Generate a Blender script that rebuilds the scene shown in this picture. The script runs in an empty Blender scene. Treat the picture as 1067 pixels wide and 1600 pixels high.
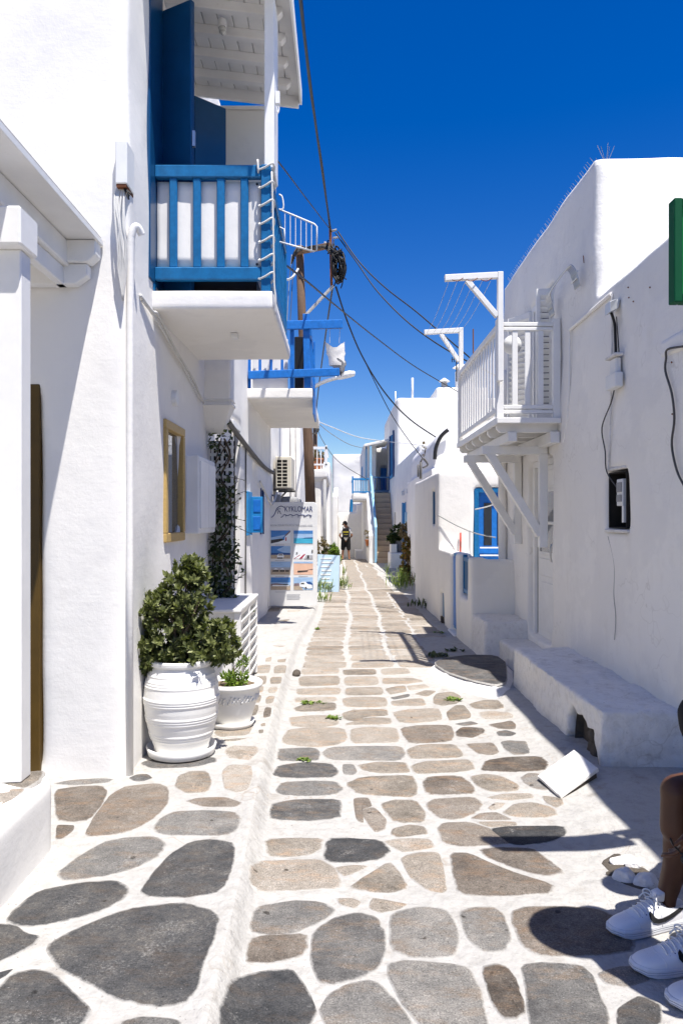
import bpy, bmesh, math, random
from math import radians, sin, cos, pi
from mathutils import Vector, Matrix, noise

random.seed(7)
SC = bpy.context.scene
COL = SC.collection

# ------------------------------------------------------------------ camera, sky, sun, exposure
F, CX, HY, EYE = 1150.0, 533.5, 812.0, 1.5
cam_data = bpy.data.cameras.new('camera')
cam_data.sensor_fit = 'AUTO'
cam_data.sensor_width = 36.0
cam_data.lens = F / 1600 * 36.0
cam_data.shift_y = (HY - 800.0) / 1600.0
cam_data.clip_start = 0.05
cam_data.clip_end = 2000
cam = bpy.data.objects.new('camera', cam_data)
cam.location = (0, 0, EYE)
cam.rotation_euler = (radians(90), 0, 0)
COL.objects.link(cam)
SC.camera = cam

KX, KY = 0.200, 0.31                    # shadow of a 1 m stick: -KX in x, +KY in y
SUN_DIR = Vector((KX, -KY, 1)).normalized()
SUN_EL = math.asin(SUN_DIR.z)
world = bpy.data.worlds.new("World")
SC.world = world
world.use_nodes = True
wn = world.node_tree
bg = wn.nodes['Background']
sky = wn.nodes.new('ShaderNodeTexSky')
sky.sky_type = 'NISHITA'
sky.sun_disc = False
sky.sun_elevation = SUN_EL
sky.sun_rotation = math.atan2(SUN_DIR.x, SUN_DIR.y)
sky.altitude = 20
sky.air_density = 1.0
sky.dust_density = 0.15
sky.ozone_density = 3.0
hs = wn.nodes.new('ShaderNodeHueSaturation')
hs.inputs['Hue'].default_value = 0.519
hs.inputs['Saturation'].default_value = 1.46
hs.inputs['Value'].default_value = 1.0
wn.links.new(sky.outputs['Color'], hs.inputs['Color'])
wn.links.new(hs.outputs['Color'], bg.inputs['Color'])
bg.inputs['Strength'].default_value = 0.064

sun_data = bpy.data.lights.new('sun', 'SUN')
sun_data.energy = 3.8
sun_data.angle = radians(0.53)
sun_data.color = (1.0, 0.96, 0.90)
sun = bpy.data.objects.new('sun', sun_data)
sun.rotation_euler = (-SUN_DIR).to_track_quat('-Z', 'Y').to_euler()
sun.location = (3, -5, 12)
COL.objects.link(sun)

SC.view_settings.view_transform = 'Standard'
SC.view_settings.look = 'None'
SC.view_settings.exposure = 1.14
SC.view_settings.gamma = 1.0
SC.view_settings.use_curve_mapping = False
SC.cycles.max_bounces = 12
SC.cycles.diffuse_bounces = 6
SC.cycles.use_denoising = True

# ------------------------------------------------------------------ ground shape and picture-to-place helpers
def sstep(t):
    t = max(0.0, min(1.0, t))
    return t * t * (3 - 2 * t)

KERB = [(-3, -0.30), (1.6, -0.335), (2.19, -0.350), (3.09, -0.372), (4.13, -0.425), (5.99, -0.487), (8.7, -0.518), (11.5, -0.43), (14, -0.44), (60, -0.5)]
def kerb_x(y):
    for (a, xa), (b, xb) in zip(KERB, KERB[1:]):
        if y <= b:
            t = max(0, (y - a) / (b - a))
            return xa + (xb - xa) * t
    return KERB[-1][1]

def gz(x, y):
    z = -0.0125 * max(0.0, y - 8.0)
    k = kerb_x(y)
    z += 0.06 * sstep((k + 0.035 - x) / 0.085) * (1 - sstep((y - 13.2) / 0.8))
    z += 0.015 * math.exp(-((x - k + 0.02) / 0.07) ** 2) * (1 - sstep((y - 13.2) / 0.8))
    z += 0.05 * sstep((x - 1.05) / 0.5) * sstep((4.6 - y) / 1.2) * sstep((y - 2.55) / 0.7)
    z += 0.06 * sstep((x - 1.18) / 0.35) * sstep((y - 3.6) / 0.9) * sstep((6.9 - y) / 0.6)
    z += 0.012 * noise.noise(Vector((x * 0.9, y * 0.9, 3.1))) + 0.004 * noise.noise(Vector((x * 4, y * 4, 7.7)))
    return z

def P(px, py, Y):
    return Vector(((px - CX) * Y / F, Y, EYE - (py - HY) * Y / F))

def G(px, py):
    z = 0.0
    for _ in range(6):
        Y = (EYE - z) * F / (py - HY)
        X = (px - CX) * Y / F
        z = gz(X, Y)
    return X, Y

def YW(px, X):
    return X * F / (px - CX)

def ZW(py, Y):
    return EYE - (py - HY) * Y / F

# ------------------------------------------------------------------ materials
MATS = {}
def nt_mat(name):
    m = bpy.data.materials.new(name)
    m.use_nodes = True
    return m, m.node_tree, m.node_tree.nodes['Principled BSDF']

def coords(nt, scale=1.0):
    tc = nt.nodes.new('ShaderNodeTexCoord')
    mp = nt.nodes.new('ShaderNodeMapping')
    if isinstance(scale, (int, float)):
        scale = (scale,) * 3
    mp.inputs['Scale'].default_value = scale
    nt.links.new(tc.outputs['Object'], mp.inputs['Vector'])
    return mp.outputs['Vector']

def noise_n(nt, vec, scale, detail=4, rough=0.55):
    n = nt.nodes.new('ShaderNodeTexNoise')
    n.inputs['Scale'].default_value = scale
    n.inputs['Detail'].default_value = detail
    n.inputs['Roughness'].default_value = rough
    nt.links.new(vec, n.inputs['Vector'])
    return n.outputs['Fac']

def ramp(nt, fac, stops):
    r = nt.nodes.new('ShaderNodeValToRGB')
    el = r.color_ramp.elements
    while len(el) < len(stops):
        el.new(0.5)
    for e, (p, c) in zip(el, stops):
        e.position = p
        e.color = c if len(c) == 4 else (*c, 1)
    nt.links.new(fac, r.inputs['Fac'])
    return r.outputs['Color']

def mix(nt, a, b, fac, mode='MIX'):
    m = nt.nodes.new('ShaderNodeMix')
    m.data_type = 'RGBA'
    m.blend_type = mode
    for v, sock in ((fac, m.inputs[0]), (a, m.inputs[6]), (b, m.inputs[7])):
        if hasattr(v, 'is_linked') or hasattr(v, 'links'):
            nt.links.new(v, sock)
        elif isinstance(v, (int, float)):
            sock.default_value = v
        else:
            sock.default_value = v if len(v) == 4 else (*v, 1)
    return m.outputs[2]

def math_n(nt, op, a, b=0.5):
    m = nt.nodes.new('ShaderNodeMath')
    m.operation = op
    for v, s in ((a, m.inputs[0]), (b, m.inputs[1])):
        if isinstance(v, (int, float)):
            s.default_value = v
        else:
            nt.links.new(v, s)
    return m.outputs[0]

def bump(nt, bs, height, strength, dist=0.01, prev=None):
    b = nt.nodes.new('ShaderNodeBump')
    b.inputs['Strength'].default_value = strength
    b.inputs['Distance'].default_value = dist
    nt.links.new(height, b.inputs['Height'])
    if prev is not None:
        nt.links.new(prev, b.inputs['Normal'])
    nt.links.new(b.outputs['Normal'], bs.inputs['Normal'])
    return b.outputs['Normal']

def plaster(name, base, dirt=0.12, dirt_col=(0.55, 0.50, 0.43), bumpy=0.25, fine=60, crack=0.0, speck=0.0):
    m, nt, bs = nt_mat(name)
    v = coords(nt)
    big = noise_n(nt, v, 1.3, 5, 0.6)
    vs = coords(nt, (5, 5, 0.8))
    streak = noise_n(nt, vs, 1.5, 4, 0.6)
    patch = ramp(nt, noise_n(nt, v, 0.8, 6, 0.6), [(0.47, (0.955, 0.955, 0.96)), (0.50, (1, 1, 1))])
    tone = ramp(nt, big, [(0.3, tuple(c * 0.94 for c in base)), (0.7, base)])
    tone = mix(nt, tone, patch, 1.0, 'MULTIPLY')
    msk = ramp(nt, math_n(nt, 'MULTIPLY', streak, noise_n(nt, v, 3.1, 5, 0.65)), [(0.30, (0, 0, 0)), (0.50, (dirt, dirt, dirt))])
    col = mix(nt, tone, dirt_col, msk)
    if crack > 0:
        vo = nt.nodes.new('ShaderNodeTexVoronoi')
        vo.feature = 'DISTANCE_TO_EDGE'
        vo.inputs['Scale'].default_value = 1.1
        wv = nt.nodes.new('ShaderNodeVectorMath')
        wv.operation = 'ADD'
        nz = nt.nodes.new('ShaderNodeTexNoise')
        nz.inputs['Scale'].default_value = 4
        nt.links.new(v, nz.inputs['Vector'])
        nt.links.new(v, wv.inputs[0])
        nt.links.new(nz.outputs['Color'], wv.inputs[1])
        nt.links.new(wv.outputs[0], vo.inputs['Vector'])
        ck = ramp(nt, vo.outputs['Distance'], [(0.0, (crack,) * 3), (0.012, (0, 0, 0))])
        gate = ramp(nt, noise_n(nt, v, 1.7, 2), [(0.48, (0, 0, 0)), (0.62, (1, 1, 1))])
        ckg = mix(nt, (0, 0, 0), ck, gate)
        col = mix(nt, col, (0.30, 0.25, 0.20), ckg)
    if speck > 0:
        sp_m = ramp(nt, noise_n(nt, v, 75, 3, 0.6), [(0.66, (0, 0, 0)), (0.74, (speck,) * 3)])
        gate2 = ramp(nt, noise_n(nt, v, 2.6, 4), [(0.42, (0, 0, 0)), (0.6, (1, 1, 1))])
        col = mix(nt, col, (0.10, 0.085, 0.07), mix(nt, (0, 0, 0), sp_m, gate2))
        mott = ramp(nt, noise_n(nt, v, 17, 6, 0.7), [(0.30, (0.82, 0.81, 0.80)), (0.52, (1.0, 1.0, 1.0))])
        col = mix(nt, col, mott, 1.0, 'MULTIPLY')
    nt.links.new(col, bs.inputs['Base Color'])
    bs.inputs['Roughness'].default_value = 0.9
    bs.inputs['Specular IOR Level'].default_value = 0.15
    n0 = bump(nt, bs, noise_n(nt, coords(nt, (3, 3, 26)), 1.6, 5, 0.65), bumpy * 0.7, 0.006) if 'wall' in name else None
    n1 = bump(nt, bs, noise_n(nt, v, 7, 5, 0.6), bumpy, 0.03, n0)
    bump(nt, bs, noise_n(nt, v, fine, 4, 0.7), bumpy, 0.006, n1)
    MATS[name] = m
    return m

def paint(name, base, rough=0.5, var=0.1, grain=None, wear=0.0, wear_col=(0.5, 0.45, 0.38), spec=0.35, bmp=0.15):
    m, nt, bs = nt_mat(name)
    v = coords(nt, grain or 1.0)
    n = noise_n(nt, v, 6, 5, 0.6)
    col = ramp(nt, n, [(0.3, tuple(c * (1 - var) for c in base)), (0.7, tuple(min(1, c * (1 + var * 0.5)) for c in base))])
    if wear > 0:
        w = ramp(nt, noise_n(nt, v, 23, 6, 0.7), [(0.62, (0, 0, 0)), (0.72, (wear,) * 3)])
        col = mix(nt, col, wear_col, w)
    nt.links.new(col, bs.inputs['Base Color'])
    bs.inputs['Roughness'].default_value = rough
    bs.inputs['Specular IOR Level'].default_value = spec
    bump(nt, bs, noise_n(nt, v, 30, 4, 0.6), bmp, 0.004)
    MATS[name] = m
    return m

def metal(name, base, rough=0.35):
    m, nt, bs = nt_mat(name)
    bs.inputs['Base Color'].default_value = (*base, 1)
    bs.inputs['Metallic'].default_value = 0.9
    bs.inputs['Roughness'].default_value = rough
    bump(nt, bs, noise_n(nt, coords(nt), 40, 3), 0.05, 0.002)
    MATS[name] = m
    return m

def stone(name, cols, speck=0.5, worn=0.45):
    """schist slab: mottled colour, flecks, lime paint that creeps over the rim (attribute 'rim')"""
    m, nt, bs = nt_mat(name)
    v = coords(nt)
    oi = nt.nodes.new('ShaderNodeObjectInfo')
    va = nt.nodes.new('ShaderNodeVectorMath')
    va.operation = 'MULTIPLY_ADD'
    cmb = nt.nodes.new('ShaderNodeCombineXYZ')
    for i in range(3):
        nt.links.new(oi.outputs['Random'], cmb.inputs[i])
    nt.links.new(cmb.outputs[0], va.inputs[0])
    va.inputs[1].default_value = (31, 17, 9)
    nt.links.new(v, va.inputs[2])
    vv = va.outputs[0]
    n1 = noise_n(nt, vv, 5.5, 7, 0.7)
    n2 = noise_n(nt, vv, 38, 6, 0.75)
    n3 = noise_n(nt, vv, 170, 3, 0.8)
    mp = nt.nodes.new('ShaderNodeMapping')
    mp.inputs['Scale'].default_value = (3.0, 7.0, 1.0)
    mp.inputs['Rotation'].default_value = (0, 0, 0.6)
    nt.links.new(vv, mp.inputs['Vector'])
    n4 = noise_n(nt, mp.outputs[0], 2.0, 7, 0.72)
    fac = math_n(nt, 'ADD', math_n(nt, 'MULTIPLY', n1, 0.6), math_n(nt, 'MULTIPLY', n2, 0.4))
    fac = math_n(nt, 'ADD', fac, math_n(nt, 'MULTIPLY', math_n(nt, 'SUBTRACT', oi.outputs['Random'], 0.5), 0.26))
    col = ramp(nt, fac, [(0.30, cols[0]), (0.44, cols[1]), (0.57, cols[2]), (0.72, cols[3])])
    warm = ramp(nt, n4, [(0.50, (0, 0, 0)), (0.66, (0.55,) * 3)])
    col = mix(nt, col, tuple(c * k for c, k in zip(cols[2], (1.25, 0.95, 0.70))), warm)
    col = mix(nt, col, ramp(nt, n3, [(0.32, (1 - speck * 1.4,) * 3), (0.47, (1, 1, 1)), (0.55, (1, 1, 1)), (0.68, (1.0 + speck * 1.6,) * 3)]), 1.0, 'MULTIPLY')
    spots = ramp(nt, noise_n(nt, vv, 13, 2, 0.4), [(0.235, (0.16, 0.14, 0.12)), (0.265, (1, 1, 1))])
    col = mix(nt, col, spots, 0.8, 'MULTIPLY')
    fleck = ramp(nt, noise_n(nt, vv, 120, 2, 0.6), [(0.70, (0, 0, 0)), (0.76, (0.6,) * 3)])
    col = mix(nt, col, (0.42, 0.41, 0.40), fleck)
    at = nt.nodes.new('ShaderNodeAttribute')
    at.attribute_name = 'rim'
    e = math_n(nt, 'ADD', at.outputs['Fac'], math_n(nt, 'MULTIPLY', math_n(nt, 'SUBTRACT', noise_n(nt, vv, 22, 6, 0.7), 0.5), 0.55))
    limem = ramp(nt, e, [(0.0, (0.9,) * 3), (0.20, (0, 0, 0))])
    smear = ramp(nt, math_n(nt, 'MULTIPLY', noise_n(nt, vv, 6, 3), noise_n(nt, vv, 90, 3, 0.8)), [(0.32, (0, 0, 0)), (0.46, (worn,) * 3)])
    col = mix(nt, col, (0.39, 0.377, 0.355), smear)
    col = mix(nt, col, (0.42, 0.405, 0.38), limem)
    nt.links.new(col, bs.inputs['Base Color'])
    bs.inputs['Roughness'].default_value = 0.78
    bs.inputs['Specular IOR Level'].default_value = 0.25
    n = bump(nt, bs, n4, 0.6, 0.02)
    n = bump(nt, bs, n2, 0.6, 0.006, n)
    bump(nt, bs, n3, 0.5, 0.002, n)
    MATS[name] = m
    return m

def leaf_mat(name, a, b, c=None):
    m, nt, bs = nt_mat(name)
    v = coords(nt)
    at = nt.nodes.new('ShaderNodeAttribute')
    at.attribute_name = 'tint'
    col = ramp(nt, at.outputs['Fac'], [(0.0, a), (0.75, b), (1.0, c or b)])
    nt.links.new(col, bs.inputs['Base Color'])
    bs.inputs['Roughness'].default_value = 0.45
    bs.inputs['Specular IOR Level'].default_value = 0.4
    tr = nt.nodes.new('ShaderNodeBsdfTranslucent')
    nt.links.new(mix(nt, col, (1.1, 1.25, 0.45), 1.0, 'MULTIPLY'), tr.inputs['Color'])
    ms = nt.nodes.new('ShaderNodeMixShader')
    ms.inputs[0].default_value = 0.22
    nt.links.new(bs.outputs[0], ms.inputs[1])
    nt.links.new(tr.outputs[0], ms.inputs[2])
    nt.links.new(ms.outputs[0], nt.nodes['Material Output'].inputs['Surface'])
    MATS[name] = m
    return m

def glass(name, tint, rough=0.05):
    m, nt, bs = nt_mat(name)
    bs.inputs['Base Color'].default_value = (*tint, 1)
    bs.inputs['Roughness'].default_value = rough
    bs.inputs['Specular IOR Level'].default_value = 0.9
    bump(nt, bs, noise_n(nt, coords(nt), 3, 2), 0.02, 0.01)
    MATS[name] = m
    return m

plaster('lime_wall', (0.84, 0.82, 0.785), 0.16, bumpy=0.13)
plaster('lime_wall_worn', (0.86, 0.835, 0.79), 0.22, bumpy=0.35, crack=0.22)
plaster('lime_cream', (0.81, 0.785, 0.735), 0.10, bumpy=0.2)
plaster('lime_rough', (0.77, 0.75, 0.72), 0.45, (0.30, 0.26, 0.21), bumpy=0.8, fine=34, crack=0.3, speck=0.7)
plaster('lime_ground', (0.425, 0.412, 0.39), 0.7, (0.23, 0.195, 0.155), bumpy=1.0, fine=38, crack=0.6, speck=0.9)
plaster('concrete_step', (0.56, 0.43, 0.29), 0.3, (0.3, 0.26, 0.2), bumpy=0.4)
plaster('grey_cement', (0.33, 0.33, 0.33), 0.3, (0.2, 0.2, 0.2), bumpy=0.5)
plaster('earth', (0.16, 0.12, 0.08), 0.4, (0.05, 0.04, 0.03), bumpy=0.8)
plaster('rubble_dark', (0.10, 0.085, 0.07), 0.6, (0.02, 0.02, 0.02), bumpy=0.9)
paint('white_wood', (0.80, 0.79, 0.765), 0.5, 0.06, (1, 1, 1), 0.25, (0.6, 0.56, 0.5))
paint('grey_wood', (0.50, 0.48, 0.44), 0.7, 0.25, (2, 30, 2), 0.4, (0.25, 0.22, 0.2))
paint('white_metal', (0.78, 0.785, 0.79), 0.4, 0.05)
paint('white_plastic', (0.74, 0.74, 0.73), 0.45, 0.05)
paint('white_canvas', (0.78, 0.76, 0.73), 0.85, 0.05, bmp=0.3)
paint('blue_wood', (0.006, 0.13, 0.32), 0.42, 0.22, (4, 4, 4), 0.25, (0.06, 0.24, 0.42))
paint('blue_door', (0.003, 0.058, 0.16), 0.3, 0.15, spec=0.5)
paint('blue_bright', (0.010, 0.155, 0.52), 0.48, 0.2, (3, 3, 3), 0.4, (0.25, 0.4, 0.6))
paint('blue_sky_paint', (0.015, 0.22, 0.50), 0.5, 0.12, None, 0.15, (0.5, 0.6, 0.65))
paint('blue_pale', (0.26, 0.50, 0.68), 0.55, 0.12, None, 0.4, (0.6, 0.68, 0.7))
paint('blue_slate', (0.07, 0.16, 0.28), 0.5, 0.12)
paint('blue_dark', (0.012, 0.05, 0.17), 0.45, 0.1)
paint('ochre_wood', (0.50, 0.34, 0.12), 0.55, 0.12, (3, 3, 12), 0.1)
paint('ochre_door', (0.085, 0.048, 0.006), 0.5, 0.2)
paint('green_sign_dark', (0.002, 0.075, 0.03), 0.6, 0.05, spec=0.15)
paint('green_sign', (0.002, 0.20, 0.04), 0.55, 0.05, spec=0.15)
paint('ceramic_white', (0.80, 0.79, 0.765), 0.45, 0.05, None, 0.12, (0.55, 0.5, 0.42))
paint('terracotta', (0.45, 0.17, 0.07), 0.8, 0.15)
paint('pole_wood', (0.155, 0.095, 0.06), 0.85, 0.4, (18, 18, 0.8), 0.5, (0.30, 0.22, 0.16), bmp=0.7)
paint('bark', (0.12, 0.09, 0.06), 0.9, 0.3, (10, 10, 2), bmp=0.6)
paint('black_cable', (0.012, 0.012, 0.013), 0.55, 0.2)
paint('grey_cable', (0.28, 0.28, 0.27), 0.6, 0.2)
paint('dark_cable', (0.09, 0.085, 0.08), 0.6, 0.2)
paint('white_cable', (0.62, 0.61, 0.58), 0.6, 0.15)
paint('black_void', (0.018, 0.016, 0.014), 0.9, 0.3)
paint('black_plastic', (0.015, 0.015, 0.016), 0.35, 0.1)
paint('rust', (0.20, 0.07, 0.03), 0.85, 0.3)
paint('red_paint', (0.50, 0.05, 0.03), 0.5, 0.1)
paint('unit_beige', (0.62, 0.58, 0.49), 0.5, 0.06)
paint('board_blue', (0.43, 0.57, 0.70), 0.4, 0.04)
paint('board_white', (0.80, 0.83, 0.85), 0.4, 0.02)
paint('print_navy', (0.012, 0.03, 0.14), 0.4, 0.0)
paint('print_grey', (0.42, 0.43, 0.46), 0.5, 0.0)
paint('print_sky', (0.07, 0.23, 0.55), 0.35, 0.25, (1, 1, 3))
paint('print_pale_sky', (0.35, 0.52, 0.75), 0.35, 0.2, (1, 1, 5))
paint('print_sea', (0.06, 0.42, 0.62), 0.35, 0.25, (1, 1, 9))
paint('print_deep', (0.02, 0.08, 0.26), 0.35, 0.2)
paint('print_sand', (0.45, 0.36, 0.27), 0.35, 0.2, (5, 5, 9))
paint('print_peach', (0.78, 0.50, 0.36), 0.35, 0.1)
paint('print_dark', (0.05, 0.045, 0.045), 0.35, 0.3)
paint('print_hill', (0.22, 0.16, 0.17), 0.35, 0.3)
paint('print_red', (0.45, 0.04, 0.09), 0.35, 0.1)
paint('skin', (0.33, 0.155, 0.085), 0.5, 0.12)
paint('skin_dark', (0.085, 0.034, 0.018), 0.5, 0.25, bmp=0.3)
paint('shirt_white', (0.75, 0.75, 0.74), 0.9, 0.06, bmp=0.3)
paint('cloth_black', (0.012, 0.012, 0.014), 0.9, 0.2, bmp=0.3)
paint('hair_dark', (0.018, 0.013, 0.010), 0.6, 0.2)
paint('yellow_strip', (0.75, 0.62, 0.05), 0.5, 0.1)
paint('shoe_leather', (0.74, 0.74, 0.76), 0.42, 0.03, bmp=0.12)
paint('shoe_sole', (0.68, 0.69, 0.72), 0.6, 0.03)
paint('dry_plant', (0.36, 0.22, 0.12), 0.9, 0.3)
metal('steel', (0.55, 0.55, 0.55), 0.35)
metal('galvanised', (0.62, 0.64, 0.66), 0.45)
glass('glass_dark', (0.012, 0.016, 0.02))
glass('glass_window', (0.10, 0.115, 0.13))
glass('bulb_glass', (0.5, 0.5, 0.48), 0.15)
stone('stone_dark', [(0.017, 0.0175, 0.019), (0.034, 0.035, 0.037), (0.065, 0.064, 0.064), (0.12, 0.11, 0.098)])
stone('stone_grey', [(0.055, 0.053, 0.052), (0.105, 0.101, 0.097), (0.165, 0.157, 0.146), (0.25, 0.232, 0.21)])
stone('stone_beige', [(0.12, 0.103, 0.084), (0.213, 0.186, 0.154), (0.28, 0.246, 0.207), (0.36, 0.325, 0.284)])
stone('stone_pale', [(0.17, 0.148, 0.122), (0.25, 0.222, 0.187), (0.315, 0.282, 0.243), (0.39, 0.36, 0.32)], 0.4, 0.75)
stone('stone_brown', [(0.055, 0.045, 0.037), (0.115, 0.096, 0.079), (0.175, 0.149, 0.124), (0.25, 0.22, 0.187)])
leaf_mat('leaf_shrub', (0.05, 0.066, 0.02), (0.20, 0.22, 0.08), (0.36, 0.37, 0.19))
leaf_mat('leaf_dark', (0.028, 0.044, 0.014), (0.09, 0.125, 0.036), (0.20, 0.19, 0.07))
leaf_mat('leaf_fresh', (0.07, 0.12, 0.015), (0.16, 0.24, 0.03), (0.26, 0.32, 0.06))
leaf_mat('leaf_red', (0.08, 0.09, 0.02), (0.26, 0.14, 0.04), (0.40, 0.33, 0.05))
leaf_mat('leaf_dry', (0.11, 0.085, 0.05), (0.22, 0.17, 0.09), (0.30, 0.22, 0.12))
leaf_mat('leaf_grass', (0.10, 0.16, 0.04), (0.24, 0.32, 0.08), (0.36, 0.40, 0.14))

# ------------------------------------------------------------------ mesh helpers
ORG = {}

class MB:
    def __init__(self):
        self.v, self.f, self.mi, self.tint = [], [], [], {}

    def add(self, vs, fs, mi=0, tint=None):
        b = len(self.v)
        self.v += [Vector(p) for p in vs]
        for f in fs:
            self.f.append([b + i for i in f])
            self.mi.append(mi)
        if tint is not None:
            for i in range(b, len(self.v)):
                self.tint[i] = tint
        return self

    def box(self, x0, x1, y0, y1, z0, z1, mi=0):
        vs = [(x, y, z) for z in (z0, z1) for y in (y0, y1) for x in (x0, x1)]
        fs = [(0, 2, 3, 1), (4, 5, 7, 6), (0, 1, 5, 4), (2, 6, 7, 3), (0, 4, 6, 2), (1, 3, 7, 5)]
        return self.add(vs, fs, mi)

    def beam(self, p, q, w, h, up=(0, 0, 1), mi=0):
        p, q, up = Vector(p), Vector(q), Vector(up)
        d = (q - p).normalized()
        s = d.cross(up)
        if s.length < 1e-4:
            s = d.cross(Vector((0, 1, 0)))
        s.normalize()
        u = s.cross(d).normalized()
        vs = []
        for e in (p, q):
            for a, b in ((-1, -1), (1, -1), (1, 1), (-1, 1)):
                vs.append(e + s * (a * w / 2) + u * (b * h / 2))
        return self.add(vs, [(0, 1, 2, 3), (7, 6, 5, 4), (0, 4, 5, 1), (1, 5, 6, 2), (2, 6, 7, 3), (3, 7, 4, 0)], mi)

    def tube(self, pts, r, n=6, mi=0, tint=None):
        pts = [Vector(p) for p in pts]
        rs = r if isinstance(r, (list, tuple)) else [r] * len(pts)
        prev = None
        rings = []
        for i, p in enumerate(pts):
            a = pts[max(i - 1, 0)]
            b = pts[min(i + 1, len(pts) - 1)]
            d = (b - a).normalized()
            ref = prev if prev is not None else (Vector((0, 0, 1)) if abs(d.z) < 0.9 else Vector((1, 0, 0)))
            s = d.cross(ref)
            if s.length < 1e-4:
                s = d.cross(Vector((0.3, 0.8, 0.5)))
            s.normalize()
            u = s.cross(d).normalized()
            prev = u
            rings.append([p + (s * cos(2 * pi * k / n) + u * sin(2 * pi * k / n)) * rs[i] for k in range(n)])
        vs = [v for ring in rings for v in ring]
        fs = []
        for i in range(len(pts) - 1):
            for k in range(n):
                k2 = (k + 1) % n
                fs.append((i * n + k, i * n + k2, (i + 1) * n + k2, (i + 1) * n + k))
        fs.append(tuple(range(n))[::-1])
        fs.append(tuple((len(pts) - 1) * n + k for k in range(n)))
        return self.add(vs, fs, mi, tint)

    def lathe(self, prof, c, n=32, mi=0):
        c = Vector(c)
        vs = []
        for r, z in prof:
            for k in range(n):
                a = 2 * pi * k / n
                vs.append(c + Vector((r * cos(a), r * sin(a), z)))
        fs = []
        for i in range(len(prof) - 1):
            for k in range(n):
                k2 = (k + 1) % n
                fs.append((i * n + k, i * n + k2, (i + 1) * n + k2, (i + 1) * n + k))
        fs.append(tuple(range(n))[::-1])
        fs.append(tuple((len(prof) - 1) * n + k for k in range(n)))
        return self.add(vs, fs, mi)

    def prism(self, poly, z0, z1, mi=0, top=None):
        n = len(poly)
        top = top or poly
        vs = [(x, y, z0) for x, y in poly] + [(x, y, z1) for x, y in top]
        fs = [tuple(range(n))[::-1], tuple(range(n, 2 * n))]
        fs += [(i, (i + 1) % n, n + (i + 1) % n, n + i) for i in range(n)]
        return self.add(vs, fs, mi)

    def extrude(self, poly3, vec, mi=0):
        n = len(poly3)
        vec = Vector(vec)
        vs = [Vector(p) for p in poly3] + [Vector(p) + vec for p in poly3]
        fs = [tuple(range(n))[::-1], tuple(range(n, 2 * n))]
        fs += [(i, (i + 1) % n, n + (i + 1) % n, n + i) for i in range(n)]
        return self.add(vs, fs, mi)

    def ball(self, c, r, mi=0, n=10, sq=(1, 1, 1)):
        c = Vector(c)
        vs, fs = [], []
        m = n // 2 + 1
        for i in range(m):
            t = pi * i / (m - 1)
            for k in range(n):
                a = 2 * pi * k / n
                vs.append(c + Vector((r * sq[0] * sin(t) * cos(a), r * sq[1] * sin(t) * sin(a), r * sq[2] * cos(t))))
        for i in range(m - 1):
            for k in range(n):
                k2 = (k + 1) % n
                fs.append((i * n + k, (i + 1) * n + k, (i + 1) * n + k2, i * n + k2))
        return self.add(vs, fs, mi)

    def leaf(self, c, d, up, L, W, tint, fold=0.15):
        d = Vector(d).normalized()
        s = d.cross(Vector(up))
        if s.length < 1e-3:
            s = d.cross(Vector((1, 0.2, 0)))
        s.normalize()
        u = s.cross(d)
        c = Vector(c)
        vs = [c, c + d * L * 0.55 + s * W / 2 + u * fold * W, c + d * L - u * fold * W * 0.6, c + d * L * 0.55 - s * W / 2 + u * fold * W, c + d * L * 0.5]
        return self.add(vs, [(0, 1, 4), (1, 2, 4), (2, 3, 4), (3, 0, 4)], 0, tint)

    def build(self, name, mats, parent=None, smooth=False, bevel=0.0, loc=None, segs=1):
        if not isinstance(mats, (list, tuple)):
            mats = [mats]
        org = ORG[parent.name] if parent is not None else Vector(loc or (0, 0, 0))
        me = bpy.data.meshes.new(name)
        me.from_pydata([p - org for p in self.v], [], self.f)
        for m in mats:
            me.materials.append(MATS[m])
        if len(mats) > 1:
            me.polygons.foreach_set('material_index', self.mi)
        if self.tint:
            at = me.attributes.new('tint', 'FLOAT', 'POINT')
            at.data.foreach_set('value', [self.tint.get(i, 0.5) for i in range(len(self.v))])
        if smooth:
            me.polygons.foreach_set('use_smooth', [True] * len(me.polygons))
        me.update()
        o = bpy.data.objects.new(name, me)
        COL.objects.link(o)
        return link(o, parent, org, bevel, segs, smooth)

def link(o, parent, org, bevel=0.0, segs=1, smooth=False):
    if parent is not None:
        o.parent = parent
    else:
        o.location = org
    ORG[o.name] = Vector(org)
    if bevel > 0:
        b = o.modifiers.new('bevel', 'BEVEL')
        b.width = bevel
        b.segments = segs
        b.limit_method = 'ANGLE'
        b.angle_limit = radians(40)
        b.harden_normals = False
    return o

def thing(name, label, cat, loc=(0, 0, 0), group=None):
    o = bpy.data.objects.new(name, None)
    o.empty_display_size = 0.1
    o.location = loc
    COL.objects.link(o)
    ORG[o.name] = Vector(loc)
    return tag(o, label, cat, group)

def tag(o, label, cat, group=None):
    o['label'] = label
    o['category'] = cat
    if group:
        o['group'] = group
    return o

def struct(o):
    o['kind'] = 'structure'
    return o

def copies(o, deltas):
    """further parts like o, sharing its mesh, each moved by a delta"""
    out = []
    for d in deltas:
        c = o.copy()
        COL.objects.link(c)
        c.location = o.location + Vector(d)
        ORG[c.name] = ORG[o.name]
        out.append(c)
    return out

def eval_mesh(o):
    dg = bpy.context.evaluated_depsgraph_get()
    dg.update()
    return bpy.data.meshes.new_from_object(o.evaluated_get(dg))

def tmp_obj(bmf):
    me = bpy.data.meshes.new('shape')
    bmf.to_mesh(me)
    o = bpy.data.objects.new('shape', me)
    COL.objects.link(o)
    return o

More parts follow.
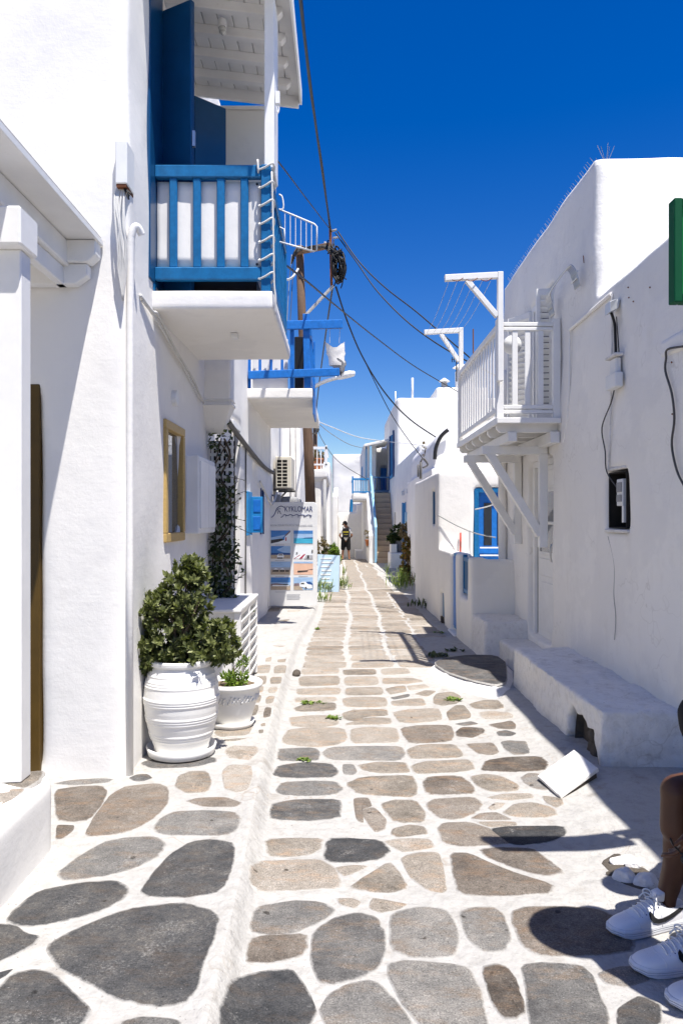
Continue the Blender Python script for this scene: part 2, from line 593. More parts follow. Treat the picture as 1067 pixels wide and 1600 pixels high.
def bm_of(mb):
    bm = bmesh.new()
    vs = [bm.verts.new(p) for p in mb.v]
    for f in mb.f:
        try:
            bm.faces.new([vs[i] for i in f])
        except ValueError:
            pass
    bmesh.ops.recalc_face_normals(bm, faces=bm.faces)
    return bm

def lump(name, adds, subs, voxel, smooth, amp, mat, parent=None, loc=(0, 0, 0), freq=1.6, amp2=0.0):
    """hand-plastered body: union of solids minus openings, remeshed, softened and made a little uneven"""
    parts = []
    cut = None
    if subs:
        mb = MB()
        bm = bmesh.new()
        for s in subs:
            b2 = bm_of(s)
            me = bpy.data.meshes.new('shape')
            b2.to_mesh(me)
            bm.from_mesh(me)
            bpy.data.meshes.remove(me)
        cut = tmp_obj(bm)
    bm = bmesh.new()
    for a in adds:
        o = tmp_obj(bm_of(a))
        if cut is not None:
            md = o.modifiers.new('cut', 'BOOLEAN')
            md.operation = 'DIFFERENCE'
            md.object = cut
            md.solver = 'EXACT'
        me = eval_mesh(o)
        bm.from_mesh(me)
        bpy.data.meshes.remove(me)
        bpy.data.objects.remove(o)
    o = tmp_obj(bm)
    rm = o.modifiers.new('remesh', 'REMESH')
    rm.mode = 'VOXEL'
    rm.voxel_size = voxel
    if smooth:
        sm = o.modifiers.new('smooth', 'SMOOTH')
        sm.factor = 0.5
        sm.iterations = smooth
    me = eval_mesh(o)
    bpy.data.objects.remove(o)
    if cut is not None:
        bpy.data.objects.remove(cut)
    org = ORG[parent.name] if parent is not None else Vector(loc)
    nrm = [v.normal.copy() for v in me.vertices]
    for v, n in zip(me.vertices, nrm):
        d = amp * noise.noise(v.co * freq) + (amp2 * noise.noise(v.co * freq * 5) if amp2 else 0)
        v.co = v.co + n * d - org
    me.polygons.foreach_set('use_smooth', [True] * len(me.polygons))
    me.materials.clear()
    me.materials.append(MATS[mat])
    me.name = name
    ob = bpy.data.objects.new(name, me)
    COL.objects.link(ob)
    return link(ob, parent, org)

def B(*a):
    return MB().box(*a)

def capsules(name, segs, voxel, smooth, mat, parent=None, loc=(0, 0, 0), extra=()):
    adds = []
    for p, q, r1, r2 in segs:
        p, q = Vector(p), Vector(q)
        m = MB().ball(p, r1, n=14)
        adds.append(m)
        adds.append(MB().ball(q, r2, n=14))
        if (q - p).length > 1e-4:
            adds.append(MB().tube([p, q], [r1, r2], 14))
    adds += list(extra)
    return lump(name, adds, None, voxel, smooth, 0.0, mat, parent, loc)

def text(s, size, loc, rot, mat, parent, xs=1.0, align='LEFT', space=1.0):
    cu = bpy.data.curves.new('glyphs', 'FONT')
    cu.body = s
    cu.size = size
    cu.align_x = align
    cu.space_character = space
    cu.extrude = 0.0008
    cu.materials.append(MATS[mat])
    f = bpy.data.objects.new('glyphs', cu)
    COL.objects.link(f)
    o = bpy.data.objects.new('lettering', eval_mesh(f))
    bpy.data.objects.remove(f)
    COL.objects.link(o)
    o.parent = parent
    o.location = Vector(loc) - ORG[parent.name]
    o.rotation_euler = rot
    o.scale = (xs, 1, 1)
    return o

def cat_rom(pts, k=6):
    pts = [Vector(p) for p in pts]
    out = []
    for i in range(len(pts) - 1):
        p0, p1, p2, p3 = pts[max(i - 1, 0)], pts[i], pts[i + 1], pts[min(i + 2, len(pts) - 1)]
        for j in range(k):
            t = j / k
            out.append(0.5 * ((2 * p1) + (p2 - p0) * t + (2 * p0 - 5 * p1 + 4 * p2 - p3) * t * t + (3 * p1 - p0 - 3 * p2 + p3) * t ** 3))
    out.append(pts[-1])
    return out

def rnd(a, b):
    return random.uniform(a, b)
# ------------------------------------------------------------------ ground
def axis(segs):
    out = [segs[0][0]]
    for a, b, s in segs:
        n = max(1, round((b - a) / s))
        out += [a + (b - a) * (i + 1) / n for i in range(n)]
    return out

def build_ground():
    ys = axis([(-3, 1.2, 0.3), (1.2, 5, 0.045), (5, 9, 0.07), (9, 16, 0.14), (16, 34, 0.4), (34, 60, 1.5)])
    us = axis([(-6, -1.5, 0.5), (-1.5, -0.25, 0.05), (-0.25, 0.25, 0.012), (0.25, 1.9, 0.05), (1.9, 8, 0.5)])   # measured from the kerb line
    nv = len(us)
    vs = []
    for y in ys:
        k = kerb_x(y)
        for u in us:
            x = k + u
            vs.append((x, y, gz(x, y)))
    fw, fr = [], []
    ksplit = min(range(nv), key=lambda i: abs(us[i] + 0.03))
    for j in range(len(ys) - 1):
        for i in range(nv - 1):
            f = (j * nv + i, j * nv + i + 1, (j + 1) * nv + i + 1, (j + 1) * nv + i)
            (fw if i < ksplit else fr).append(f)
    obs = []
    for name, fs in (('street', fr), ('walkway', fw)):
        used = sorted({i for f in fs for i in f})
        idx = {v: n for n, v in enumerate(used)}
        me = bpy.data.meshes.new(name)
        me.from_pydata([vs[i] for i in used], [], [[idx[i] for i in f] for f in fs])
        me.polygons.foreach_set('use_smooth', [True] * len(me.polygons))
        me.materials.append(MATS['lime_ground'])
        o = bpy.data.objects.new(name, me)
        COL.objects.link(o)
        ORG[o.name] = Vector((0, 0, 0))
        struct(o)
        obs.append(o)
    t = MB().box(-400, 400, -400, 600, -3.0, -1.2).build('terrain', 'earth')
    struct(t)
    return obs

street, walkway = build_ground()

def chaikin(p, k=0.2):
    out = []
    n = len(p)
    for i in range(n):
        a, b = p[i], p[(i + 1) % n]
        out.append((a[0] * (1 - k) + b[0] * k, a[1] * (1 - k) + b[1] * k))
        out.append((a[0] * k + b[0] * (1 - k), a[1] * k + b[1] * (1 - k)))
    return out

def stone_mesh(poly, zf, mat, proud=0.0035):
    """one flat paving slab; ring by ring from the buried rim to the middle"""
    p = chaikin(poly, 0.17) if len(poly) >= 7 else chaikin(chaikin(poly, 0.13), 0.25)
    cx = sum(q[0] for q in p) / len(p)
    cy = sum(q[1] for q in p) / len(p)
    n = len(p)
    size = max(max(abs(q[0] - cx) for q in p), max(abs(q[1] - cy) for q in p))
    sw = max(abs(q[0] - cx) for q in p)
    sh = max(abs(q[1] - cy) for q in p)
    p = [(cx + (q[0] - cx) * (1 + min(0.2, 0.026 / sw)), cy + (q[1] - cy) * (1 + min(0.3, 0.026 / sh))) for q in p]
    jit = [1 + 0.035 * noise.noise(Vector((q[0] * 14, q[1] * 14, size))) for q in p]
    ins = min(0.24, 0.03 / size)
    levels = [(1.0 + ins * 0.4, -0.012, 0.0), (1.0, proud * 0.4, 0.02), (1 - ins * 0.6, proud, 0.3), (1 - ins * 1.6, proud + 0.001, 0.7), (0.5, proud + 0.002, 1.0)]
    vs, rim = [], []
    for s, dz, r in levels:
        for q, jt in zip(p, jit):
            x, y = cx + (q[0] - cx) * s * jt, cy + (q[1] - cy) * s * jt
            vs.append((x, y, zf(x, y) + dz + 0.003 * noise.noise(Vector((x * 9, y * 9, 1)))))
            rim.append(r)
    vs.append((cx, cy, zf(cx, cy) + proud + 0.002))
    rim.append(1.0)
    fs = []
    for l in range(len(levels) - 1):
        for i in range(n):
            j = (i + 1) % n
            fs.append((l * n + i, l * n + j, (l + 1) * n + j, (l + 1) * n + i))
    b = (len(levels) - 1) * n
    for i in range(n):
        fs.append((b + i, b + (i + 1) % n, len(vs) - 1))
    return vs, fs, rim

def orient(poly):
    a = sum(poly[i][0] * poly[(i + 1) % len(poly)][1] - poly[(i + 1) % len(poly)][0] * poly[i][1] for i in range(len(poly)))
    return poly if a > 0 else poly[::-1]

def lay_stone(poly, mat, parent, zf=gz, name='paving_stone'):
    vs, fs, rim = stone_mesh(orient(poly), zf, mat)
    c = Vector(vs[-1])
    me = bpy.data.meshes.new(name)
    me.from_pydata([Vector(v) - c for v in vs], [], fs)
    at = me.attributes.new('rim', 'FLOAT', 'POINT')
    at.data.foreach_set('value', rim)
    me.polygons.foreach_set('use_smooth', [True] * len(me.polygons))
    me.materials.append(MATS[mat])
    o = bpy.data.objects.new(name, me)
    COL.objects.link(o)
    o.parent = parent
    o.location = c - ORG[parent.name]
    ORG[o.name] = ORG[parent.name]
    return o

D, E, H, N = 'stone_dark', 'stone_grey', 'stone_beige', 'stone_brown'
TRACED = []          # (x offset, y offset, scale, parent, [(material, outline) ...]) outlines read off the photograph
TRACED.append((0, 1170, 2.6675, walkway, [
    (D, [(220,830),(330,760),(520,680),(740,655),(850,680),(895,715),(880,790),(840,880),(810,1000),(760,1050),(640,1060),(500,1030),(380,970),(260,900)]),
    (D, [(60,710),(90,660),(170,600),(320,570),(460,560),(515,590),(490,630),(420,670),(300,705),(170,730),(90,728)]),
    (D, [(612,590),(650,530),(720,450),(800,395),(880,387),(960,405),(950,490),(925,560),(880,600),(760,612),(650,612)]),
    (E, [(265,515),(330,460),(430,400),(530,375),(630,375),(670,400),(645,445),(560,495),(440,525),(300,543)]),
    (N, [(375,345),(420,270),(480,190),(540,160),(650,150),(688,170),(685,220),(640,280),(560,330),(470,355),(390,358)]),
    (N, [(240,175),(330,162),(420,160),(442,180),(420,230),(370,290),(300,298),(248,290)]),
    (E, [(660,325),(690,290),(740,268),(860,265),(960,270),(985,290),(975,340),(930,355),(760,355),(680,350)]),
    (H, [(740,160),(755,115),(800,98),(860,100),(875,140),(860,175),(790,182)]),
    (H, [(935,100),(960,72),(1040,72),(1045,110),(1030,165),(990,177),(945,168)]),
    (N, [(790,220),(840,207),(940,208),(995,225),(970,240),(860,240)]),
    (E, [(240,145),(300,132),(400,127),(465,130),(440,142),(330,150)]),
    (E, [(545,122),(570,110),(610,108),(632,122),(600,133),(560,133)]),
    (N, [(240,322),(305,325),(300,345),(258,375),(240,370)]),
    (D, [(-60,740),(60,745),(100,775),(155,785),(120,820),(0,880),(-70,900)]),
    (D, [(-10,1030),(70,950),(150,937),(220,955),(300,1030),(350,1085),(345,1120),(310,1160),(150,1230),(-80,1230),(-80,1090)]),
    (D, [(-60,960),(0,935),(50,922),(20,950),(-60,985)]),
    (E, [(520,1147),(600,1130),(700,1135),(740,1150),(700,1260),(540,1260)]),
    (H, [(945,10),(1000,0),(1060,5),(1055,30),(1000,42),(960,30)]),
    (E, [(600,60),(650,45),(880,40),(890,55),(800,75),(640,78)]),
]))
TRACED.append((340, 1260, 2.9639, street, [
    (H, [(240,160),(350,153),(470,158),(465,195),(420,220),(330,228),(250,222)]),
    (D, [(510,240),(525,158),(620,158),(740,165),(780,205),(740,240),(640,255),(540,252)]),
    (H, [(180,300),(215,265),(350,258),(460,255),(520,285),(548,345),(540,372),(400,378),(180,378),(172,350)]),
    (H, [(550,285),(620,278),(690,280),(640,305),(590,322)]),
    (H, [(630,375),(690,330),(790,265),(830,310),(865,375),(800,395),(720,392)]),
    (E, [(175,570),(185,500),(220,470),(340,452),(460,455),(522,485),(500,510),(420,550),(340,578),(230,582)]),
    (N, [(150,680),(165,625),(220,612),(390,605),(400,650),(370,690),(260,712),(155,712)]),
    (E, [(455,610),(490,570),(560,525),(640,508),(720,525),(752,600),(750,670),(730,740),(650,785),(540,810),(490,800),(460,720)]),
    (D, [(40,1000),(80,850),(140,800),(230,780),(330,775),(365,820),(425,915),(420,970),(350,1060),(200,1100),(60,1080)]),
    (E, [(497,930),(530,880),(610,840),(690,822),(740,840),(800,900),(860,980),(900,1100),(600,1100),(520,1000)]),
    (H, [(710,470),(725,432),(800,445),(868,455),(840,475),(760,488)]),
    (H, [(560,430),(620,430),(660,445),(630,470),(570,455)]),
    (E, [(822,520),(850,495),(940,480),(1040,490),(1070,520),(1095,600),(1085,680),(1000,690),(900,682),(825,655)]),
    (E, [(815,740),(900,725),(1050,740),(1140,760),(1180,840),(1210,960),(1230,1080),(1000,1080),(940,990),(870,900),(820,790)]),
    (H, [(860,250),(900,225),(1020,220),(1048,390),(980,385),(900,330)]),
    (H, [(780,165),(850,155),(970,155),(990,190),(860,208)]),
]))
TRACED.append((640, 1260, 2.9639, street, [
    (N, [(145,110),(170,85),(280,82),(370,110),(450,165),(400,172),(240,182),(170,165)]),
    (N, [(205,225),(290,228),(380,270),(480,310),(640,360),(630,395),(520,405),(400,410),(240,400),(215,310)]),
    (N, [(345,205),(450,198),(560,200),(600,230),(690,300),(640,312),(560,305),(440,265),(370,235)]),
    (E, [(245,500),(290,485),(380,480),(425,510),(455,600),(430,650),(370,662),(310,640),(270,590)]),
    (N, [(495,500),(560,478),(700,475),(850,485),(900,500),(1000,560),(1010,650),(920,670),(700,680),(600,672),(540,635),(500,560)]),
    (N, [(345,765),(400,748),(450,760),(490,820),(525,930),(480,970),(430,965),(385,900)]),
    (E, [(540,750),(640,740),(780,745),(830,800),(860,880),(890,940),(900,1080),(600,1080),(575,960),(560,840)]),
    (D, [(380,112),(480,100),(700,98),(712,130),(640,160),(500,172),(440,160)]),
    (E, [(880,775),(980,750),(1080,750),(1100,800),(1000,830),(920,820)]),
    (D, [(970,945),(1060,895),(1150,930),(1150,1000),(1000,1060),(970,1000)]),
]))
TRACED.append((400, 1040, 3.5567, street, [
    (H, [(262,18),(450,14),(452,46),(262,50)]), (H, [(245,75),(260,62),(455,58),(455,110),(250,115)]), (H, [(235,130),(460,125),(458,160),(240,162)]),
    (H, [(228,180),(435,178),(435,200),(228,203)]), (H, [(222,235),(300,208),(430,208),(432,248),(240,255)]),
    (H, [(200,290),(300,280),(440,282),(445,330),(330,345),(205,335)]),
    (H, [(165,400),(190,360),(300,348),(475,350),(492,410),(440,440),(330,452),(165,435)]),
    (E, [(135,500),(145,465),(320,460),(340,490),(335,525),(230,530),(135,525)]),
    (E, [(115,595),(140,560),(260,543),(400,548),(437,580),(430,615),(280,622),(120,615)]),
    (E, [(130,690),(160,655),(300,650),(430,652),(465,688),(420,715),(260,720),(140,710)]),
    (E, [(97,825),(115,770),(240,750),(440,752),(455,790),(440,845),(260,858),(105,848)]),
    (H, [(490,25),(655,22),(660,50),(500,52)]), (H, [(500,65),(665,62),(672,108),(505,112)]),
    (H, [(510,125),(690,122),(698,162),(505,166)]), (H, [(490,185),(560,175),(710,178),(718,228),(500,230)]),
    (H, [(490,265),(560,248),(715,245),(722,280),(600,285),(580,310),(500,300)]), (H, [(510,322),(620,292),(735,295),(742,325),(520,328)]),
    (H, [(535,355),(640,345),(770,350),(785,425),(560,430),(538,415)]),
    (E, [(385,490),(420,460),(600,452),(800,455),(812,500),(780,525),(600,525),(420,520)]),
    (E, [(485,555),(540,555),(558,590),(540,602),(490,600)]), (H, [(580,555),(700,540),(820,545),(835,590),(700,595),(610,580)]),
    (H, [(515,660),(600,625),(850,615),(878,660),(870,725),(700,720),(580,710)]),
    (N, [(585,810),(660,795),(720,860),(710,905),(660,922)]), (N, [(545,745),(620,740),(640,785),(580,805),(600,870),(560,850)]),
    (H, [(710,775),(760,755),(880,755),(925,820),(920,865),(780,865),(730,810)]),
    (H, [(770,910),(850,890),(920,900),(945,935),(800,950),(760,935)]),
]))
TRACED.append((600, 1040, 3.5567, street, [
    (H, [(-10,20),(120,16),(140,45),(0,52)]), (H, [(10,130),(110,112),(120,145),(40,160)]), (H, [(130,115),(220,105),(250,122),(150,138)]),
    (H, [(0,72),(150,70),(215,88),(130,100),(0,102)]), (E, [(38,178),(135,160),(135,175),(60,188)]),
    (H, [(172,158),(230,140),(285,143),(240,172)]), (H, [(50,200),(120,190),(205,185),(222,222),(60,222)]),
    (H, [(282,180),(300,155),(370,148),(415,170),(405,210),(330,222),(285,212)]),
    (H, [(60,262),(150,245),(290,240),(315,300),(180,318),(95,315)]),
    (H, [(355,260),(400,222),(440,225),(475,270),(470,292),(370,305)]),
    (H, [(480,215),(560,193),(625,195),(660,235),(510,240)]), (H, [(535,265),(600,255),(690,262),(710,290),(560,297)]),
    (N, [(105,350),(200,335),(355,335),(375,385),(360,420),(150,430),(120,390)]),
    (E, [(395,325),(480,312),(520,325),(450,335)]), (N, [(405,370),(440,345),(540,350),(550,370),(490,400),(410,390)]),
    (N, [(585,330),(700,308),(725,330),(720,350),(640,350)]), (E, [(628,370),(680,362),(730,378),(700,390),(640,390)]),
    (H, [(140,470),(200,445),(380,440),(425,490),(415,508),(160,515)]),
    (N, [(460,440),(600,430),(630,480),(600,495),(530,490)]), (E, [(655,430),(700,420),(780,425),(800,485),(720,492),(680,470)]),
    (H, [(160,560),(240,535),(460,528),(492,575),(400,590),(190,597)]),
    (N, [(550,570),(580,530),(680,515),(860,510),(895,550),(870,580),(700,588),(560,580)]),
    (N, [(230,650),(260,622),(410,618),(470,660),(488,705),(380,713),(250,710)]),
    (H, [(490,625),(560,610),(640,618),(735,665),(720,692),(600,698),(530,670)]),
    (E, [(765,625),(800,605),(860,605),(920,690),(830,680),(780,650)]),
    (N, [(250,770),(300,745),(480,738),(530,770),(500,815),(400,850),(310,840),(265,800)]),
    (H, [(580,735),(660,718),(800,712),(822,735),(700,748)]), (H, [(580,790),(620,765),(668,768),(640,795),(600,802)]),
    (H, [(680,815),(740,775),(830,770),(920,795),(948,825),(900,838),(780,842),(700,830)]),
    (N, [(488,850),(540,825),(620,820),(700,855),(600,858)]), (H, [(520,870),(720,872),(725,890),(600,900)]),
    (H, [(885,730),(980,740),(990,770),(950,785),(900,760)]),
]))
TRACED.append((280, 930, 3.81, walkway, [
    (E, [(460,425),(540,415),(530,465),(440,465)]), (E, [(430,490),(515,480),(510,530),(420,535)]), (E, [(415,550),(498,545),(490,580),(405,582)]),
    (E, [(395,605),(485,597),(475,640),(392,640)]), (E, [(365,665),(470,655),(455,715),(355,718)]), (E, [(220,820),(320,740),(440,738),(405,830),(260,842)]),
    (E, [(270,860),(410,852),(330,868),(280,868)]), (H, [(285,930),(330,900),(450,905),(460,935),(420,975),(310,968)]),
    (E, [(570,430),(590,418),(635,420),(625,465),(568,465)]), (E, [(545,500),(560,488),(608,490),(600,525),(548,527)]),
    (E, [(535,560),(550,548),(585,552),(575,580),(535,580)]), (E, [(518,620),(535,603),(568,605),(555,640),(520,643)]),
    (N, [(505,700),(515,672),(548,675),(540,720),(505,727)]), (E, [(488,768),(510,762),(512,778),(490,780)]), (E, [(475,805),(500,803),(500,820),(478,822)]),
    (E, [(520,375),(550,368),(545,395),(515,395)]), (E, [(590,385),(635,380),(630,397),(590,398)]), (E, [(555,300),(635,302),(600,310)]),
    (H, [(580,150),(660,145),(640,155)]), (E, [(540,80),(600,72),(590,95),(530,98)]), (E, [(650,92),(720,88),(715,98),(650,100)]),
]))
for ox, oy, sc_, par, lst in TRACED:
    for mat, poly in lst:
        if sc_ == 3.81 and mat == E:
            mat = 'stone_pale' if oy + poly[0][1] / sc_ < 1085 else H
        lay_stone([G(ox + x / sc_, oy + y / sc_) for x, y in poly], mat, par)

# rows of slabs that run on up the street beyond the traced ones
def rows():
    y = 7.75
    k = 0
    far = []
    y = 7.42
    while y < 33.5:
        dy = rnd(0.30, 0.46) * (1 + 0.02 * max(0, y - 12))
        lo = kerb_x(y) + 0.13
        hi = 1.32 + 0.1 * noise.noise(Vector((0, y * 0.4, 2)))
        if y > 16:
            hi = 1.15 + 0.25 * noise.noise(Vector((0, y * 0.3, 9)))
        j1 = lo + 0.44 + 0.05 * noise.noise(Vector((1, y * 0.5, 0)))
        j2 = j1 + 0.47 + 0.08 * noise.noise(Vector((5, y * 0.5, 0)))
        edges = [(lo, j1 - 0.045), (j1 + 0.045, j2 - 0.04), (j2 + 0.04, hi)]
        if hi - j2 > 0.62:
            mid = j2 + (hi - j2) * rnd(0.5, 0.62)
            edges[2:] = [(j2 + 0.04, mid - 0.03), (mid + 0.03, hi)]
        for a, b in edges:
            if y < 9.2 and a > 0.85:
                continue
            if b - a < 0.12:
                continue
            s = rnd(-0.05, 0.05)
            g = 0.02
            poly = [(a + rnd(0, .03), y + g + s * 0.5), ((a + b) / 2, y + g + rnd(-.015, .015)), (b - rnd(0, .03), y + g - s * 0.4), (b, y + dy * 0.5),
                    (b - rnd(0, .04), y + dy - g - s * 0.3), ((a + b) / 2, y + dy - g + rnd(-.02, .02)), (a + rnd(0, .04), y + dy - g + s * 0.6), (a, y + dy * 0.45)]
            mat = 'stone_pale' if random.random() < 0.7 + 0.02 * (y - 7) else H
            if y < 17.5:
                lay_stone(poly, mat, street)
            else:
                far.append(stone_mesh(orient(poly), gz, mat))
        y += dy
    mv, mf, mr = [], [], []
    for vs, fs, rim in far:
        b = len(mv)
        mv += vs
        mr += rim
        mf += [[b + i for i in f] for f in fs]
    me = bpy.data.meshes.new('paving_stones')
    me.from_pydata(mv, [], mf)
    at = me.attributes.new('rim', 'FLOAT', 'POINT')
    at.data.foreach_set('value', mr)
    me.polygons.foreach_set('use_smooth', [True] * len(me.polygons))
    me.materials.append(MATS['stone_pale'])
    o = bpy.data.objects.new('paving_stones', me)
    COL.objects.link(o)
    o.parent = street
    o['kind'] = 'stuff'
rows()
# ------------------------------------------------------------------ left side: corner house with the blue balcony
def window_frame(mb, x, y0, y1, z0, z1, w, d0, d1):
    """frame on a wall that faces +x"""
    mb.box(x - d0, x + d1, y0, y1, z1 - w, z1)
    mb.box(x - d0, x + d1, y0, y1, z0, z0 + w)
    mb.box(x - d0, x + d1, y0, y0 + w, z0 + w, z1 - w)
    mb.box(x - d0, x + d1, y1 - w, y1, z0 + w, z1 - w)

house = thing('white_house', 'tall white corner house with blue slatted balcony and plank eave, behind the large potted shrub', 'house', (-1.2, 5.4, 0))
lump('wall', [B(-4.5, -1.2, 4.13, 6.66, -0.4, 5.35)],
     [B(-1.30, -1.0, 5.05, 5.52, 1.40, 2.13), B(-1.5, -1.0, 4.92, 5.82, 2.97, 4.86), B(-2.62, -1.70, 3.9, 4.30, 0.06, 2.24)],
     0.04, 6, 0.018, 'lime_wall', house)
# ochre door in the near face
dr = MB().box(-2.62, -1.70, 4.235, 4.285, 0.07, 2.24).build('door', 'ochre_door', house)
fr = MB().box(-1.745, -1.688, 4.122, 4.235, 0.08, 2.26).box(-2.6, -1.745, 4.18, 4.235, 2.19, 2.26).build('frame', 'ochre_door', dr, bevel=0.004)
# window with ochre frame
wn_ = MB()
window_frame(wn_, -1.2, 4.98, 5.58, 1.345, 2.185, 0.062, 0.06, 0.018)
wn_ = wn_.build('window', 'ochre_wood', house, bevel=0.005)
MB().box(-1.232, -1.226, 5.04, 5.52, 1.405, 2.125).build('pane', 'glass_window', wn_)
# balcony
slab = lump('balcony', [B(-1.25, -0.425, 4.66, 6.18, 2.835, 2.95)], None, 0.022, 3, 0.006, 'lime_wall', house)
p_ = MB().box(-1.245, -1.185, 4.665, 4.725, 2.955, 3.83).build('post', 'blue_wood', slab, bevel=0.006)
copies(p_, [(0.735, 0, -0.075)])
copies(p_, [(0.735, 1.36, -0.075)])
MB().box(-1.185, -0.51, 4.672, 4.722, 3.675, 3.755).build('rail', 'blue_wood', slab, bevel=0.006)
MB().box(-1.185, -0.51, 4.672, 4.722, 3.025, 3.105).build('rail', 'blue_wood', slab, bevel=0.006)
MB().box(-0.50, -0.45, 4.726, 6.023, 3.675, 3.755).build('rail', 'blue_wood', slab, bevel=0.006)
MB().box(-0.50, -0.45, 4.726, 6.023, 3.025, 3.105).build('rail', 'blue_wood', slab, bevel=0.006)
s_ = MB().box(-1.095, -1.045, 4.680, 4.712, 3.105, 3.675).build('slat', 'blue_wood', slab, bevel=0.006)
copies(s_, [(0.151 * i, 0, 0) for i in (1, 2, 3)])
s_ = MB().box(-0.49, -0.46, 4.86, 4.91, 3.105, 3.675).build('slat', 'blue_wood', slab, bevel=0.006)
copies(s_, [(0, 0.15 * i, 0) for i in range(1, 8)])
o = MB().box(-1.14, -0.56, 4.86, 5.12, 2.952, 3.10).build('shade_block', 'black_plastic', None, bevel=0.006, loc=(-0.85, 5.0, 2.95))  # black block added to put dark shade beneath the bottom rail
tag(o, 'black block added as the dark shade under the bottom rail of the near balcony', 'shade block')
# shutter doors of the balcony opening, standing half open
sh = MB().beam((-1.215, 4.92, 3.93), (-0.965, 4.79, 3.93), 0.04, 1.90).build('door_leaf', 'blue_door', house, bevel=0.006)
sh2 = MB().beam((-1.165, 5.80, 3.90), (-0.945, 5.99, 3.90), 0.035, 1.88).build('door_leaf', 'blue_door', house, bevel=0.006)
MB().box(-0.965, -0.948, 4.765, 4.79, 3.92, 4.02).build('lock_plate', 'steel', sh)
MB().box(-1.215, -1.183, 4.56, 4.89, 3.0, 5.3).build('shutter', 'blue_door', house, bevel=0.006)
hb = MB().box(-1.235, -1.19, 4.86, 4.92, 2.97, 4.86).build('door_frame', 'blue_door', house)
copies(hb, [(0, 0.93, 0)])
MB().box(-1.46, -1.45, 4.94, 5.80, 2.97, 4.86).build('dark_glass', 'glass_dark', house)
# end partition and eave
MB().box(-1.22, -0.545, 6.10, 6.17, 2.952, 4.90).build('partition', 'lime_wall', house, bevel=0.012)
MB().box(-1.22, -0.535, 6.09, 6.18, 4.90, 4.93).build('partition_cap', 'white_wood', house, bevel=0.006)
cp = MB().box(-0.497, -0.433, 4.735, 5.02, 3.765, 4.91).build('column', 'white_wood', house, bevel=0.005)
roof = MB()
def eave_z(x):
    return 4.95 - 0.118 * (x + 0.6)
roof.extrude([(-1.2, 4.28, eave_z(-1.2) + 0.075), (-0.33, 4.28, eave_z(-0.33) + 0.075), (-0.33, 4.28, eave_z(-0.33) + 0.12), (-1.2, 4.28, eave_z(-1.2) + 0.12)], (0, 1.79, 0))
roof = roof.build('roof', 'white_wood', house, bevel=0.004)
for i in range(8):
    x0 = -1.19 + 0.107 * i
    MB().extrude([(x0, 4.29, eave_z(x0) + 0.052), (x0 + 0.102, 4.29, eave_z(x0 + 0.102) + 0.052), (x0 + 0.102, 4.29, eave_z(x0 + 0.102) + 0.072), (x0, 4.29, eave_z(x0) + 0.072)], (0, 1.75, 0)).build('plank', 'white_wood', roof, bevel=0.003)
for y in (4.45, 4.72, 4.99, 5.26, 5.53, 5.80):
    MB().extrude([(-1.2, y, eave_z(-1.2) - 0.015), (-0.43, y, eave_z(-0.43) - 0.015), (-0.40, y, eave_z(-0.40) + 0.02), (-0.40, y, eave_z(-0.40) + 0.052), (-1.2, y, eave_z(-1.2) + 0.052)], (0, 0.055, 0)).build('rafter', 'white_wood', roof, bevel=0.004)
MB().beam((-1.2, 6.055, eave_z(-1.2) + 0.03), (-0.345, 6.055, eave_z(-0.345) + 0.03), 0.03, 0.13).build('fascia', 'white_wood', roof, bevel=0.004)
MB().box(-0.345, -0.325, 4.28, 6.07, eave_z(-0.33) - 0.0, eave_z(-0.33) + 0.125).build('fascia', 'white_wood', roof, bevel=0.004)
lamp = thing('ceiling_lamp', 'small white bulb holder hanging under the plank eave of the balcony', 'lamp', (-0.83, 5.13, 4.9))
MB().tube([(-0.83, 5.13, 4.985), (-0.83, 5.13, 4.93)], 0.032, 14).build('socket', 'white_plastic', lamp, smooth=False, bevel=0.004)
MB().tube([(-0.83, 5.13, 4.93), (-0.825, 5.125, 4.90)], 0.026, 14).ball((-0.825, 5.125, 4.895), 0.02).build('bulb', 'bulb_glass', lamp, smooth=True)
# duct and its tapered foot
duct = MB().box(-1.215, -0.965, 6.42, 6.64, 2.52, 3.05).build('flue', 'lime_wall', house, bevel=0.02, segs=3)
MB().box(-1.22, -0.955, 6.41, 6.65, 2.50, 2.525).box(-1.22, -0.955, 6.41, 6.65, 2.545, 2.555).build('flue_band', 'lime_wall', duct, bevel=0.004)
MB().prism([(-1.21, 6.60), (-1.06, 6.60), (-1.06, 6.63), (-1.21, 6.63)], 2.27, 2.50, top=[(-1.225, 6.38), (-0.96, 6.38), (-0.96, 6.64), (-1.225, 6.64)]).build('flue_foot', 'lime_cream', duct, bevel=0.008)
# meter cabinet on the wall
mc = MB().box(-1.205, -1.10, 5.68, 6.42, 1.39, 2.0).build('meter_cabinet', 'white_metal', house, bevel=0.012, segs=2)
MB().box(-1.10, -1.088, 5.72, 6.04, 1.43, 1.96).build('cabinet_door', 'white_metal', mc, bevel=0.004)
MB().box(-1.10, -1.088, 6.055, 6.38, 1.43, 1.96).build('cabinet_door', 'white_metal', mc, bevel=0.004)
# round bell lamp above the window
MB().tube([(-1.215, 5.27, 2.37), (-1.17, 5.27, 2.37)], 0.055, 18).build('wall_light', 'white_plastic', house, bevel=0.008, segs=2)

